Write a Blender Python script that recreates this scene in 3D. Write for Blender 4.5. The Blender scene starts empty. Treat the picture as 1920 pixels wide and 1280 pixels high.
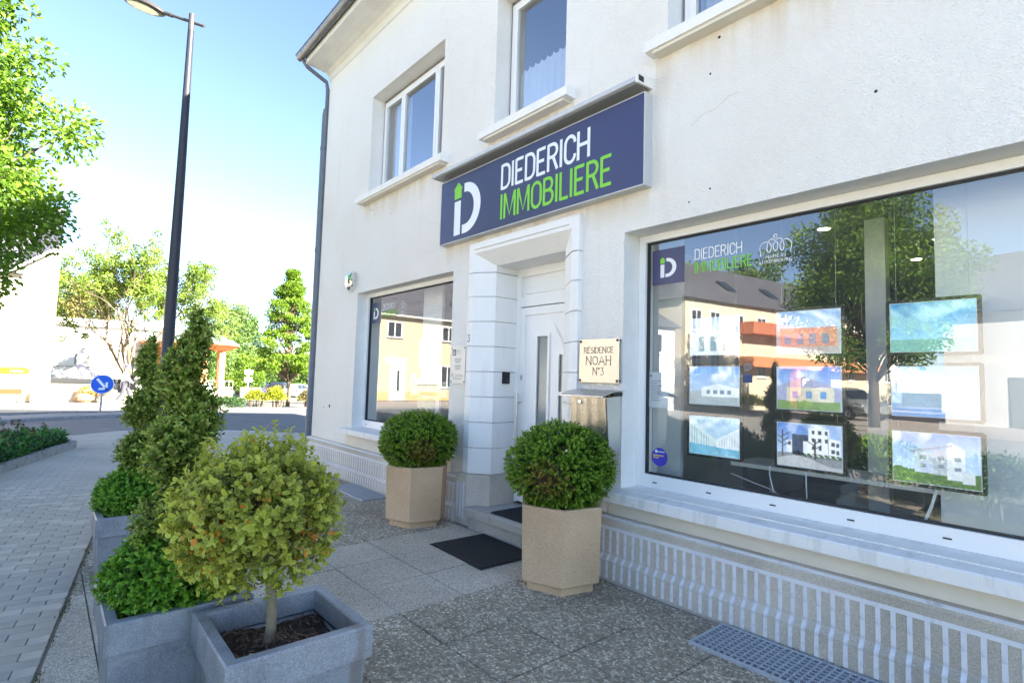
import bpy, math, random
import numpy as np
from mathutils import Vector, Matrix

random.seed(7)
RNG = np.random.default_rng(11)
scene = bpy.context.scene
COL = scene.collection
R = math.radians

# ------------------------------------------------------------------ camera
cam_data = bpy.data.cameras.new('camera')
cam = bpy.data.objects.new('camera', cam_data)
COL.objects.link(cam)
scene.camera = cam
cam_data.sensor_width = 36.0
cam_data.sensor_fit = 'HORIZONTAL'
cam_data.lens = 36.0 * 1018.0 / 1920.0
cam_data.clip_start = 0.05
cam_data.clip_end = 2000.0
CR = ((0.65273416, 0.03419792, 0.75681478),
      (0.75704881, -0.06709336, -0.64990428),
      (0.02855187, 0.99716046, -0.06968362))
mw = Matrix(CR).to_4x4()
mw.translation = (0.0, 0.0, 1.55)
cam.matrix_world = mw

# ------------------------------------------------------------------ sky, sun, exposure
SUN_EL = R(27.0)
SUN_AZ = R(29.0)          # measured from +X towards +Y: the sun stands behind the shop
world = bpy.data.worlds.new('World')
scene.world = world
world.use_nodes = True
wn = world.node_tree.nodes
wl = world.node_tree.links
wn.clear()
sky = wn.new('ShaderNodeTexSky')
sky.sky_type = 'NISHITA'
sky.sun_disc = False
sky.sun_elevation = SUN_EL
sky.sun_rotation = R(90.0) - SUN_AZ
sky.altitude = 4000.0
sky.air_density = 1.0
sky.dust_density = 0.0
sky.ozone_density = 0.6
bg = wn.new('ShaderNodeBackground')
bg.inputs['Strength'].default_value = 0.066
wo = wn.new('ShaderNodeOutputWorld')
wl.new(sky.outputs[0], bg.inputs['Color'])
wl.new(bg.outputs[0], wo.inputs['Surface'])

sun_data = bpy.data.lights.new('sun', 'SUN')
sun_data.energy = 4.6
sun_data.angle = R(0.53)
sun_data.color = (1.0, 0.92, 0.80)
sun = bpy.data.objects.new('sun', sun_data)
COL.objects.link(sun)
sd = Vector((math.cos(SUN_AZ) * math.cos(SUN_EL), math.sin(SUN_AZ) * math.cos(SUN_EL), math.sin(SUN_EL)))
sun.rotation_euler = sd.to_track_quat('Z', 'Y').to_euler()
sun.location = (20, 20, 30)

vs = scene.view_settings
vs.view_transform = 'Standard'
vs.look = 'None'
vs.gamma = 1.0
vs.use_curve_mapping = False
vs.exposure = 3.24
scene.cycles.max_bounces = 8
scene.cycles.diffuse_bounces = 4
scene.cycles.glossy_bounces = 4
scene.cycles.transmission_bounces = 4
scene.cycles.transparent_max_bounces = 12
scene.cycles.caustics_reflective = False
scene.cycles.caustics_refractive = False
scene.cycles.use_denoising = True

# ------------------------------------------------------------------ materials
MATS = {}

def mat(name, color, rough=0.7, metal=0.0, var=0.0, vscale=3.0, bump=0.0, bscale=40.0,
        spec=0.4, color2=None, c2lo=0.45, c2hi=0.65, bdetail=4.0, dist=0.02, vmap=None):
    m = bpy.data.materials.new(name)
    m.use_nodes = True
    nt = m.node_tree
    b = nt.nodes['Principled BSDF']
    b.inputs['Roughness'].default_value = rough
    b.inputs['Metallic'].default_value = metal
    b.inputs['Specular IOR Level'].default_value = spec
    b.inputs['Base Color'].default_value = (*color, 1)
    tc = None
    if var or bump or color2:
        tc = nt.nodes.new('ShaderNodeTexCoord')
    if var or color2:
        nz = nt.nodes.new('ShaderNodeTexNoise')
        nz.inputs['Scale'].default_value = vscale
        nz.inputs['Detail'].default_value = 6.0
        nz.inputs['Roughness'].default_value = 0.65
        if vmap:
            mpn = nt.nodes.new('ShaderNodeMapping')
            mpn.inputs['Scale'].default_value = vmap
            nt.links.new(tc.outputs['Object'], mpn.inputs['Vector'])
            nt.links.new(mpn.outputs[0], nz.inputs['Vector'])
        else:
            nt.links.new(tc.outputs['Object'], nz.inputs['Vector'])
        rp = nt.nodes.new('ShaderNodeValToRGB')
        e = rp.color_ramp.elements
        if color2:
            e[0].position, e[1].position = c2lo, c2hi
            e[0].color = (*color, 1)
            e[1].color = (*color2, 1)
        else:
            e[0].position, e[1].position = 0.3, 0.7
            e[0].color = (*[c * (1 - var) for c in color], 1)
            e[1].color = (*[min(1, c * (1 + var)) for c in color], 1)
        nt.links.new(nz.outputs['Fac'], rp.inputs['Fac'])
        nt.links.new(rp.outputs['Color'], b.inputs['Base Color'])
    if bump:
        nb = nt.nodes.new('ShaderNodeTexNoise')
        nb.inputs['Scale'].default_value = bscale
        nb.inputs['Detail'].default_value = bdetail
        nt.links.new(tc.outputs['Object'], nb.inputs['Vector'])
        bp = nt.nodes.new('ShaderNodeBump')
        bp.inputs['Strength'].default_value = bump
        bp.inputs['Distance'].default_value = dist
        nt.links.new(nb.outputs['Fac'], bp.inputs['Height'])
        nt.links.new(bp.outputs['Normal'], b.inputs['Normal'])
    MATS[name] = m
    return m

def node(nt, kind, **kw):
    n = nt.nodes.new(kind)
    for k, v in kw.items():
        if k in n.inputs:
            n.inputs[k].default_value = v
        else:
            setattr(n, k, v)
    return n

def ramp(nt, stops):
    r = nt.nodes.new('ShaderNodeValToRGB')
    e = r.color_ramp.elements
    while len(e) < len(stops):
        e.new(0.5)
    for el, (p, c) in zip(e, stops):
        el.position = p
        el.color = (*c, 1) if len(c) == 3 else c
    return r

def glass_mat(name, tint=(1, 1, 1), ior=1.9, rough=0.0, wav=0.0, veil=0.0):
    m = bpy.data.materials.new(name)
    m.use_nodes = True
    nt = m.node_tree
    nt.nodes.clear()
    out = nt.nodes.new('ShaderNodeOutputMaterial')
    fr = node(nt, 'ShaderNodeFresnel', IOR=ior)
    geo = nt.nodes.new('ShaderNodeNewGeometry')          # a thin pane reflects alike from both sides
    ma = node(nt, 'ShaderNodeMath', operation='MULTIPLY_ADD')
    ma.inputs[1].default_value = 1.0 / ior - ior
    ma.inputs[2].default_value = ior
    nt.links.new(geo.outputs['Backfacing'], ma.inputs[0])
    nt.links.new(ma.outputs[0], fr.inputs['IOR'])
    tr = node(nt, 'ShaderNodeBsdfTransparent', Color=(*tint, 1))
    gl = node(nt, 'ShaderNodeBsdfGlossy', Color=(1, 1, 1, 1), Roughness=rough)
    if wav:
        tc = nt.nodes.new('ShaderNodeTexCoord')
        nz = node(nt, 'ShaderNodeTexNoise', Scale=2.2, Detail=1.0)
        bp = node(nt, 'ShaderNodeBump', Strength=wav, Distance=0.002)
        nt.links.new(tc.outputs['Object'], nz.inputs['Vector'])
        nt.links.new(nz.outputs['Fac'], bp.inputs['Height'])
        nt.links.new(bp.outputs['Normal'], gl.inputs['Normal'])
    mx = nt.nodes.new('ShaderNodeMixShader')
    nt.links.new(fr.outputs[0], mx.inputs[0])
    nt.links.new(tr.outputs[0], mx.inputs[1])
    nt.links.new(gl.outputs[0], mx.inputs[2])
    df = node(nt, 'ShaderNodeBsdfDiffuse', Color=(0.8, 0.8, 0.78, 1))     # pale diffuse share, imitates the haze of light veiling the pane
    md = nt.nodes.new('ShaderNodeMixShader')
    md.inputs[0].default_value = veil
    nt.links.new(mx.outputs[0], md.inputs[1])
    nt.links.new(df.outputs[0], md.inputs[2])
    nt.links.new(md.outputs[0], out.inputs['Surface'])
    MATS[name] = m
    return m

def leaf_mat(name, dark, mid, light, dead=(0.35, 0.12, 0.02), rim=None, trans=0.35, rough=0.45):
    """colour attribute 'col': r = tint of the leaf, g = rim, b = share of dead leaves"""
    m = bpy.data.materials.new(name)
    m.use_nodes = True
    nt = m.node_tree
    nt.nodes.clear()
    out = nt.nodes.new('ShaderNodeOutputMaterial')
    at = nt.nodes.new('ShaderNodeAttribute')
    at.attribute_name = 'col'
    sp = nt.nodes.new('ShaderNodeSeparateColor')
    nt.links.new(at.outputs['Color'], sp.inputs[0])
    rp = ramp(nt, [(0.0, dark), (0.5, mid), (1.0, light)])
    nt.links.new(sp.outputs[0], rp.inputs['Fac'])
    c = rp.outputs['Color']
    if rim:
        mr = node(nt, 'ShaderNodeMix', data_type='RGBA')
        mm = node(nt, 'ShaderNodeMath', operation='MULTIPLY')
        mm.inputs[1].default_value = 0.60
        nt.links.new(sp.outputs[1], mm.inputs[0])
        nt.links.new(mm.outputs[0], mr.inputs[0])
        nt.links.new(c, mr.inputs[6])
        mr.inputs[7].default_value = (*rim, 1)
        c = mr.outputs[2]
    md = node(nt, 'ShaderNodeMix', data_type='RGBA')
    nt.links.new(sp.outputs[2], md.inputs[0])
    nt.links.new(c, md.inputs[6])
    md.inputs[7].default_value = (*dead, 1)
    c = md.outputs[2]
    pb = node(nt, 'ShaderNodeBsdfPrincipled', Roughness=rough)
    pb.inputs['Specular IOR Level'].default_value = 0.35
    tl = nt.nodes.new('ShaderNodeBsdfTranslucent')
    nt.links.new(c, pb.inputs['Base Color'])
    nt.links.new(c, tl.inputs['Color'])
    mx = nt.nodes.new('ShaderNodeMixShader')
    mx.inputs[0].default_value = trans
    nt.links.new(pb.outputs[0], mx.inputs[1])
    nt.links.new(tl.outputs[0], mx.inputs[2])
    nt.links.new(mx.outputs[0], out.inputs['Surface'])
    MATS[name] = m
    return m

# ------------------------------------------------------------------ mesh helpers
class MB:
    def __init__(self):
        self.v, self.f, self.m = [], [], []

    def add(self, verts, faces, mi=0):
        o = len(self.v)
        self.v += [tuple(p) for p in verts]
        self.f += [tuple(i + o for i in f) for f in faces]
        self.m += [mi] * len(faces)
        return self

    def quad(self, a, b, c, d, mi=0):
        return self.add([a, b, c, d], [(0, 1, 2, 3)], mi)

    def box(self, x0, x1, y0, y1, z0, z1, mi=0, taper=0.0):
        t = taper
        return self.add([(x0 + t, y0 + t, z0), (x1 - t, y0 + t, z0), (x1 - t, y1 - t, z0), (x0 + t, y1 - t, z0),
                         (x0, y0, z1), (x1, y0, z1), (x1, y1, z1), (x0, y1, z1)],
                        [(3, 2, 1, 0), (4, 5, 6, 7), (0, 1, 5, 4), (1, 2, 6, 5), (2, 3, 7, 6), (3, 0, 4, 7)], mi)

    def bbox(self, x0, x1, y0, y1, z0, z1, b=0.005, mi=0):
        """box whose upper and side edges are chamfered"""
        pts, fs = [], []
        for z, i in ((z0, 0), (z1 - b, 0), (z1, b)):
            pts += [(x0 + i, y0 + i, z), (x1 - i, y0 + i, z), (x1 - i, y1 - i, z), (x0 + i, y1 - i, z)]
        for k in (0, 4):
            for i in range(4):
                j = (i + 1) % 4
                fs.append((k + i, k + j, k + 4 + j, k + 4 + i))
        fs.append((8, 9, 10, 11))
        return self.add(pts, fs, mi)

    def prism(self, poly, a0, a1, axis='y', mi=0, caps=True):
        """2-D polygon extruded along an axis; poly is (x,z) for y, (y,z) for x, (x,y) for z"""
        n = len(poly)
        def p3(p, a):
            return {'y': (p[0], a, p[1]), 'x': (a, p[0], p[1]), 'z': (p[0], p[1], a)}[axis]
        vs_ = [p3(p, a0) for p in poly] + [p3(p, a1) for p in poly]
        fs = [(i, (i + 1) % n, n + (i + 1) % n, n + i) for i in range(n)]
        if caps:
            fs += [tuple(range(n - 1, -1, -1)), tuple(range(n, 2 * n))]
        return self.add(vs_, fs, mi)

    def tube(self, path, rad, n=8, mi=0, caps=True):
        path = [Vector(p) for p in path]
        if not hasattr(rad, '__len__'):
            rad = [rad] * len(path)
        o = len(self.v)
        prev = None
        for i, p in enumerate(path):
            d = (path[min(i + 1, len(path) - 1)] - path[max(i - 1, 0)])
            if d.length < 1e-9:
                d = Vector((0, 0, 1))
            d.normalize()
            if prev is None:
                a = d.orthogonal().normalized()
            else:
                a = prev - d * prev.dot(d)
                a = a.normalized() if a.length > 1e-6 else d.orthogonal().normalized()
            prev = a
            b = d.cross(a)
            for k in range(n):
                t = 2 * math.pi * k / n
                q = p + (a * math.cos(t) + b * math.sin(t)) * rad[i]
                self.v.append(tuple(q))
        for i in range(len(path) - 1):
            for k in range(n):
                k2 = (k + 1) % n
                self.f.append((o + i * n + k, o + i * n + k2, o + (i + 1) * n + k2, o + (i + 1) * n + k))
                self.m.append(mi)
        if caps:
            self.f.append(tuple(o + k for k in range(n - 1, -1, -1)))
            self.f.append(tuple(o + (len(path) - 1) * n + k for k in range(n)))
            self.m += [mi, mi]
        return self

    def lathe(self, prof, n=24, c=(0, 0, 0), mi=0, axis='z', a0=0.0, capped=True):
        o = len(self.v)
        for (r, h) in prof:
            for k in range(n):
                t = 2 * math.pi * k / n + a0
                x, y = r * math.cos(t), r * math.sin(t)
                p = {'z': (x, y, h), 'y': (x, h, y), 'x': (h, x, y)}[axis]
                self.v.append((c[0] + p[0], c[1] + p[1], c[2] + p[2]))
        for i in range(len(prof) - 1):
            for k in range(n):
                k2 = (k + 1) % n
                self.f.append((o + i * n + k, o + i * n + k2, o + (i + 1) * n + k2, o + (i + 1) * n + k))
                self.m.append(mi)
        if capped:
            self.f.append(tuple(o + k for k in range(n - 1, -1, -1)))
            self.f.append(tuple(o + (len(prof) - 1) * n + k for k in range(n)))
            self.m += [mi, mi]
        return self

    def ribbon(self, pts, w, closed=False, mi=0, y=0.0):
        """flat stroke in the x-z plane at depth y facing -Y; pts are 2-D"""
        n = len(pts)
        L, Rr = [], []
        for i in range(n):
            p = pts[i]
            a = pts[i - 1] if (i > 0 or closed) else pts[i]
            b = pts[(i + 1) % n] if (i < n - 1 or closed) else pts[i]
            d1 = (p[0] - a[0], p[1] - a[1])
            d2 = (b[0] - p[0], b[1] - p[1])
            l1 = math.hypot(*d1) or 1e-9
            l2 = math.hypot(*d2) or 1e-9
            if l1 < 1e-8: d1, l1 = d2, l2
            if l2 < 1e-8: d2, l2 = d1, l1
            n1 = (-d1[1] / l1, d1[0] / l1)
            n2 = (-d2[1] / l2, d2[0] / l2)
            nx, nz = n1[0] + n2[0], n1[1] + n2[1]
            q = nx * nx + nz * nz
            s = 2.0 / q if q > 0.6 else 1.0
            s = min(s, 1.6) * w / 2
            L.append((p[0] + nx * s, y, p[1] + nz * s))
            Rr.append((p[0] - nx * s, y, p[1] - nz * s))
        vs_ = L + Rr
        m = n if closed else n - 1
        fs = [(i, (i + 1) % n, n + (i + 1) % n, n + i) for i in range(m)]
        return self.add(vs_, fs, mi)

    def mesh(self, name, mats, smooth=False):
        me = bpy.data.meshes.new(name)
        me.from_pydata(self.v, [], self.f)
        for m in (mats if isinstance(mats, (list, tuple)) else [mats]):
            me.materials.append(MATS[m] if isinstance(m, str) else m)
        if len(me.materials) > 1:
            me.polygons.foreach_set('material_index', self.m)
        if smooth:
            me.polygons.foreach_set('use_smooth', [True] * len(me.polygons))
            if smooth != 'all':
                me.set_sharp_from_angle(angle=R(38))
        me.update()
        return me

    def build(self, name, mats, parent=None, loc=None, smooth=False, world=False):
        return link(name, self.mesh(name, mats, smooth), parent, loc, world)

def fix_normals(me):
    import bmesh
    bm = bmesh.new()
    bm.from_mesh(me)
    bmesh.ops.recalc_face_normals(bm, faces=bm.faces)
    bm.to_mesh(me)
    bm.free()

def link(name, data, parent=None, loc=None, world=False):
    o = bpy.data.objects.new(name, data)
    COL.objects.link(o)
    if loc is not None:
        o.location = loc
    if parent is not None:
        o.parent = parent
        if world and parent.parent is None:
            o.matrix_parent_inverse = Matrix.Translation(parent.location).inverted()
    return o

def tag(o, label=None, cat=None, group=None, kind=None):
    if label: o['label'] = label
    if cat: o['category'] = cat
    if group: o['group'] = group
    if kind: o['kind'] = kind
    return o

def thing(name, label, cat, loc=(0, 0, 0), group=None, rz=0.0):
    o = bpy.data.objects.new(name, None)
    o.empty_display_size = 0.2
    COL.objects.link(o)
    o.location = loc
    o.rotation_euler = (0, 0, rz)
    return tag(o, label, cat, group)

def copy_tree(o, parent=None, loc=None, rz=None, label=None, scale=None):
    c = o.copy()
    COL.objects.link(c)
    c.parent = parent
    if loc is not None: c.location = loc
    if rz is not None: c.rotation_euler = (0, 0, rz)
    if scale is not None: c.scale = scale
    if label: c['label'] = label
    for ch in list(o.children):
        copy_tree(ch, c)
    return c

def text_mesh(s, size=1.0, font_scale_x=1.0, align='LEFT', bold=0.0):
    cu = bpy.data.curves.new('text', 'FONT')
    cu.body = s
    cu.size = size
    cu.align_x = align
    cu.resolution_u = 3
    cu.offset = bold
    ob = bpy.data.objects.new('text', cu)
    COL.objects.link(ob)
    dg = bpy.context.evaluated_depsgraph_get()
    me = bpy.data.meshes.new_from_object(ob.evaluated_get(dg))
    bpy.data.objects.remove(ob)
    bpy.data.curves.remove(cu)
    vs_ = [(v.co.x * font_scale_x, v.co.y) for v in me.vertices]
    fs = [tuple(p.vertices) for p in me.polygons]
    bpy.data.meshes.remove(me)
    return vs_, fs

def add_text(mb, s, x, z, size, y, mi=0, sx=1.0, align='LEFT', width=None, bold=0.0):
    """flat lettering on the plane y, facing -Y"""
    v, f = text_mesh(s, size, sx, align, bold)
    if not v:
        return
    if width:
        x0 = min(p[0] for p in v); x1 = max(p[0] for p in v)
        k = width / (x1 - x0)
        v = [((p[0] - x0) * k, p[1]) for p in v]
    mb.add([(x + p[0], y, z + p[1]) for p in v], f, mi)

# ------------------------------------------------------------------ a condensed stroke alphabet for the shop lettering
def arc(cx, cz, rx, rz, a0, a1, n=10):
    return [(cx + rx * math.cos(R(a0 + (a1 - a0) * i / n)), cz + rz * math.sin(R(a0 + (a1 - a0) * i / n))) for i in range(n + 1)]

GLYPH = {   # name: (advance, strokes) in a cap height of 1
    'D': (0.50, [[(0.06, 0.0), (0.06, 1.0)], [(0.06, 0.96)] + arc(0.22, 0.68, 0.20, 0.28, 90, 0) + arc(0.22, 0.32, 0.20, 0.28, 0, -90) + [(0.06, 0.04)]]),
    'I': (0.17, [[(0.07, 0.0), (0.07, 1.0)]]),
    'E': (0.44, [[(0.06, 0.0), (0.06, 1.0)], [(0.06, 0.96), (0.38, 0.96)], [(0.06, 0.52), (0.33, 0.52)], [(0.06, 0.04), (0.38, 0.04)]]),
    'R': (0.49, [[(0.06, 0.0), (0.06, 1.0)], [(0.06, 0.96)] + arc(0.23, 0.73, 0.17, 0.23, 90, -90) + [(0.06, 0.50)], [(0.25, 0.50), (0.42, 0.0)]]),
    'C': (0.48, [arc(0.24, 0.70, 0.18, 0.26, 0, 180) + arc(0.24, 0.30, 0.18, 0.26, 180, 360)]),
    'H': (0.52, [[(0.06, 0.0), (0.06, 1.0)], [(0.43, 0.0), (0.43, 1.0)], [(0.06, 0.51), (0.43, 0.51)]]),
    'M': (0.64, [[(0.06, 0.0), (0.06, 1.0)], [(0.08, 0.97), (0.305, 0.10), (0.53, 0.97)], [(0.55, 0.0), (0.55, 1.0)]]),
    'O': (0.52, [arc(0.25, 0.69, 0.19, 0.27, 0, 180) + arc(0.25, 0.31, 0.19, 0.27, 180, 360) + [(0.44, 0.69)]]),
    'B': (0.50, [[(0.06, 0.0), (0.06, 1.0)], [(0.06, 0.96)] + arc(0.23, 0.745, 0.16, 0.215, 90, -90) + [(0.06, 0.53)], [(0.06, 0.53)] + arc(0.24, 0.285, 0.18, 0.245, 90, -90) + [(0.06, 0.04)]]),
    'L': (0.40, [[(0.06, 1.0), (0.06, 0.0)], [(0.06, 0.04), (0.36, 0.04)]]),
    'S': (0.46, [arc(0.22, 0.76, 0.15, 0.20, 20, 200) + arc(0.22, 0.76, 0.15, 0.22, 200, 270) + arc(0.22, 0.28, 0.17, 0.26, 90, -20) + arc(0.22, 0.28, 0.17, 0.26, -20, -160)]),
    'N': (0.60, [[(0.08, 0.0), (0.08, 1.0)], [(0.08, 1.0), (0.50, 0.0)], [(0.50, 0.0), (0.50, 1.0)]]),
    'A': (0.58, [[(0.03, 0.0), (0.28, 1.0), (0.53, 0.0)], [(0.12, 0.36), (0.44, 0.36)]]),
    '3': (0.44, [[(0.05, 0.97), (0.35, 0.97), (0.20, 0.60)] + arc(0.18, 0.30, 0.19, 0.30, 80, -140)]),
    '\u00b0': (0.26, [arc(0.12, 0.86, 0.09, 0.11, 0, 360)]),
    ' ': (0.25, []),
}
GLYPH['\u00c9'] = (GLYPH['E'][0], GLYPH['E'][1] + [[(0.18, 1.08), (0.28, 1.24)]])

def stroke_text(mb, s, x0, x1, z0, h, y, stroke, mi=0, serif=0.0):
    total = sum(GLYPH[c][0] for c in s)
    k = (x1 - x0) / total
    x = x0
    for c in s:
        adv, strokes = GLYPH[c]
        for q, st in enumerate(strokes):
            pts = [(x + p[0] * k, z0 + p[1] * h) for p in st]
            mb.ribbon(pts, stroke, mi=mi, y=y - 0.0002 * q)
            if serif and len(st) <= 3:
                for e in (pts[0], pts[-1]):
                    if abs(e[1] - z0) < h * 0.03 or abs(e[1] - z0 - h) < h * 0.03:
                        mb.ribbon([(e[0] - serif, e[1]), (e[0] + serif, e[1])], stroke * 0.6, mi=mi, y=y - 0.0009)
        x += adv * k

def house_logo(mb, x0, x1, z0, z1, y, mi_white, mi_green):
    """a letter i whose dot is a little house, inside an open letter D"""
    w, h = x1 - x0, z1 - z0
    X = lambda t: x0 + t * w
    Z = lambda t: z0 + t * h
    s = 0.25 * w
    mb.add([(X(0), y, Z(0)), (X(0.25), y, Z(0)), (X(0.25), y, Z(0.66)), (X(0), y, Z(0.66))], [(0, 1, 2, 3)], mi_white)
    mb.add([(X(-0.01), y, Z(0.71)), (X(0.27), y, Z(0.71)), (X(0.27), y, Z(0.89)), (X(-0.01), y, Z(0.89))], [(0, 1, 2, 3)], mi_green)
    mb.add([(X(-0.05), y, Z(0.89)), (X(0.31), y, Z(0.89)), (X(0.13), y, Z(1.03))], [(0, 1, 2)], mi_green)
    cx, cz = X(0.42), Z(0.48)
    outer = arc(cx, cz, 0.58 * w, 0.48 * h, 90, -90, 18)
    inner = arc(cx, cz, 0.33 * w, 0.31 * h, 90, -90, 18)
    outer = [(X(0.37), outer[0][1])] + outer + [(X(0.32), outer[-1][1])]
    inner = [(X(0.37), inner[0][1])] + inner + [(X(0.32), inner[-1][1])]
    n = len(outer)
    mb.add([(p[0], y, p[1]) for p in outer] + [(p[0], y, p[1]) for p in inner],
           [(i, i + 1, n + i + 1, n + i) for i in range(n - 1)], mi_white)

# ------------------------------------------------------------------ foliage helpers
def unit(a):
    return a / np.maximum(np.linalg.norm(a, axis=1, keepdims=True), 1e-9)

def rand_dirs(n):
    return unit(RNG.normal(size=(n, 3)))

def leaf_data(name, P, D, L, W, tint, dead, material, rim=False, up=None):
    """one mesh of many small leaves; P centres, D axes"""
    n = len(P)
    P = np.asarray(P, float)
    D = unit(np.asarray(D, float))
    ref = rand_dirs(n) if up is None else unit(np.asarray(up) + 0.35 * rand_dirs(n))
    S = unit(np.cross(D, ref))
    Nn = np.cross(S, D)
    L = np.broadcast_to(L, (n,))[:, None]
    W = np.broadcast_to(W, (n,))[:, None]
    base = P - D * L * 0.5
    tip = P + D * L * 0.5 - Nn * L * 0.08
    ml = P + S * W * 0.5 + Nn * W * 0.16 - D * L * 0.02
    mr = P - S * W * 0.5 + Nn * W * 0.16 - D * L * 0.02
    tint = np.clip(np.broadcast_to(tint, (n,)), 0, 1)
    dead = np.clip(np.broadcast_to(dead, (n,)), 0, 1)
    if rim:
        k = 7
        ml2 = P + S * W * 0.40 + Nn * W * 0.12 + D * L * 0.27
        mr2 = P - S * W * 0.40 + Nn * W * 0.12 + D * L * 0.27
        ml = P + S * W * 0.46 + Nn * W * 0.14 - D * L * 0.20
        mr = P - S * W * 0.46 + Nn * W * 0.14 - D * L * 0.20
        V = np.stack([P, base, mr, mr2, tip, ml2, ml], 1).reshape(-1, 3)
        F = np.array([(0, 1, 2), (0, 2, 3), (0, 3, 4), (0, 4, 5), (0, 5, 6), (0, 6, 1)])
        rimv = np.array([0, .6, 1, 1, 1, 1, 1.0])
    else:
        k = 4
        V = np.stack([base, mr, tip, ml], 1).reshape(-1, 3)
        F = np.array([(0, 1, 2), (0, 2, 3)])
        rimv = np.array([0, 0, 0, 0.0])
    faces = (F[None] + (np.arange(n) * k)[:, None, None]).reshape(-1, 3)
    me = bpy.data.meshes.new(name)
    nv, nf = len(V), len(faces)
    me.vertices.add(nv)
    me.vertices.foreach_set('co', V.astype(np.float32).ravel())
    me.loops.add(nf * 3)
    me.loops.foreach_set('vertex_index', faces.astype(np.int32).ravel())
    me.polygons.add(nf)
    me.polygons.foreach_set('loop_start', np.arange(0, nf * 3, 3, dtype=np.int32))
    me.polygons.foreach_set('use_smooth', np.ones(nf, bool))
    col = me.attributes.new('col', 'FLOAT_COLOR', 'POINT')
    C = np.zeros((n, k, 4), np.float32)
    C[:, :, 0] = tint[:, None]
    C[:, :, 1] = rimv[None]
    C[:, :, 2] = dead[:, None]
    C[:, :, 3] = 1
    col.data.foreach_set('color', C.ravel())
    me.update()
    me.validate()
    me.materials.append(MATS[material])
    return me

def lumps(dirs, seed, freq=3.0):
    r = np.random.default_rng(seed)
    out = np.zeros(len(dirs))
    for k in range(6):
        w = r.normal(size=3) * freq * (1 + 0.5 * k)
        out += np.sin(dirs @ w + r.uniform(0, 6.28)) / (1 + 0.6 * k)
    return out / 2.2

def sprigs(C, N, per, leaf, spread, length, tint0=0.5, tvar=0.25, out=0.9):
    """little shoots at C pointing along N; returns leaf centres, axes, tints"""
    n = len(C)
    N = unit(N + 0.45 * rand_dirs(n))
    t = RNG.random((n, per))
    off = rand_dirs(n * per).reshape(n, per, 3)
    P = C[:, None] + N[:, None] * (t[..., None] - 0.5) * length + off * spread
    D = N[:, None] * out + off * 0.8
    ct = tint0 + tvar * RNG.normal(size=(n, 1)) * 0.8
    T = ct + (t - 0.4) * 0.55 + RNG.normal(size=(n, per)) * 0.12
    return P.reshape(-1, 3), D.reshape(-1, 3), T.ravel()

def rosettes(C, N, per, leaf, length, tint0=0.5, tvar=0.25, lean=0.75, jit=0.35):
    """shoots whose leaves stand round the stem in turning pairs; returns centres, axes, tints, facing"""
    n = len(C)
    N = unit(N + jit * rand_dirs(n))
    A = unit(np.cross(N, rand_dirs(n)))
    B = np.cross(N, A)
    k = np.arange(per)
    ang = (k * 2.4)[None] + RNG.uniform(0, 6.28, (n, 1)) + 0.35 * RNG.normal(size=(n, per))
    rad = A[:, None] * np.cos(ang)[..., None] + B[:, None] * np.sin(ang)[..., None]
    t = (k / max(per - 1, 1))[None] + 0.08 * RNG.normal(size=(n, per))
    le = length * (0.6 + 0.8 * RNG.random((n, 1, 1)))
    P = C[:, None] + N[:, None] * (t[..., None] - 0.6) * le + rad * leaf * (0.62 - 0.30 * t[..., None])
    D = rad + N[:, None] * (lean * (0.25 + 1.1 * t[..., None])) + 0.22 * RNG.normal(size=(n, per, 3))
    T = tint0 + tvar * RNG.normal(size=(n, 1)) * 0.7 + (t - 0.45) * 0.60 + RNG.normal(size=(n, per)) * 0.10
    up = np.repeat(N, per, axis=0)
    return P.reshape(-1, 3), D.reshape(-1, 3), T.ravel(), up

def ball_shrub(rx, rz, n_sprig, leaf, seed, per=9, depth=0.25, tint0=0.45, lump=0.035):
    d = rand_dirs(n_sprig)
    d = d[d[:, 2] > -0.86]
    q = 1 - depth * RNG.random(len(d)) ** 1.6 + lump * lumps(d, seed, 3.5) + 0.03 * (RNG.random(len(d)) < 0.06)
    C = d * q[:, None] * np.array([rx, rx, rz])
    P, D, T, up = rosettes(C, d, per, leaf, leaf * 3.0, tint0, 0.28)
    return P, D, T, np.repeat(q, per), np.repeat(d, per, axis=0), up

def clump_crown(clumps, leaf, per_m3, tint0=0.5, flat=1.0, droop=0.0, gap=0.0):
    """clumps: rows (x, y, z, r); leaves fill each clump, denser to its outside"""
    Ps, Ds, Ts = [], [], []
    for (x, y, z, r) in clumps:
        n = max(12, int(per_m3 * r ** 2.2))
        d = rand_dirs(n)
        q = RNG.random(n) ** 0.45
        off = d * q[:, None] * r
        off[:, 2] *= flat
        Ps.append(np.array([x, y, z]) + off)
        dd = d + 0.8 * rand_dirs(n)
        dd[:, 2] -= droop
        Ds.append(dd)
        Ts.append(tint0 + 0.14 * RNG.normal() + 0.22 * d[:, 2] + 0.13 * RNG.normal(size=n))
    return np.concatenate(Ps), np.concatenate(Ds), np.concatenate(Ts)

def limb(mb, a, b, r0, r1, n=6, wig=0.06, segs=5):
    a, b = Vector(a), Vector(b)
    L = (b - a).length
    pts, rads = [], []
    for i in range(segs + 1):
        t = i / segs
        p = a.lerp(b, t)
        if 0 < i < segs:
            p += Vector([random.uniform(-1, 1) * wig * L for _ in range(3)])
        p.z += 0.10 * L * math.sin(t * math.pi) * 0.5
        pts.append(p)
        rads.append(r0 + (r1 - r0) * t)
    mb.tube(pts, rads, n)
    return pts

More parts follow.
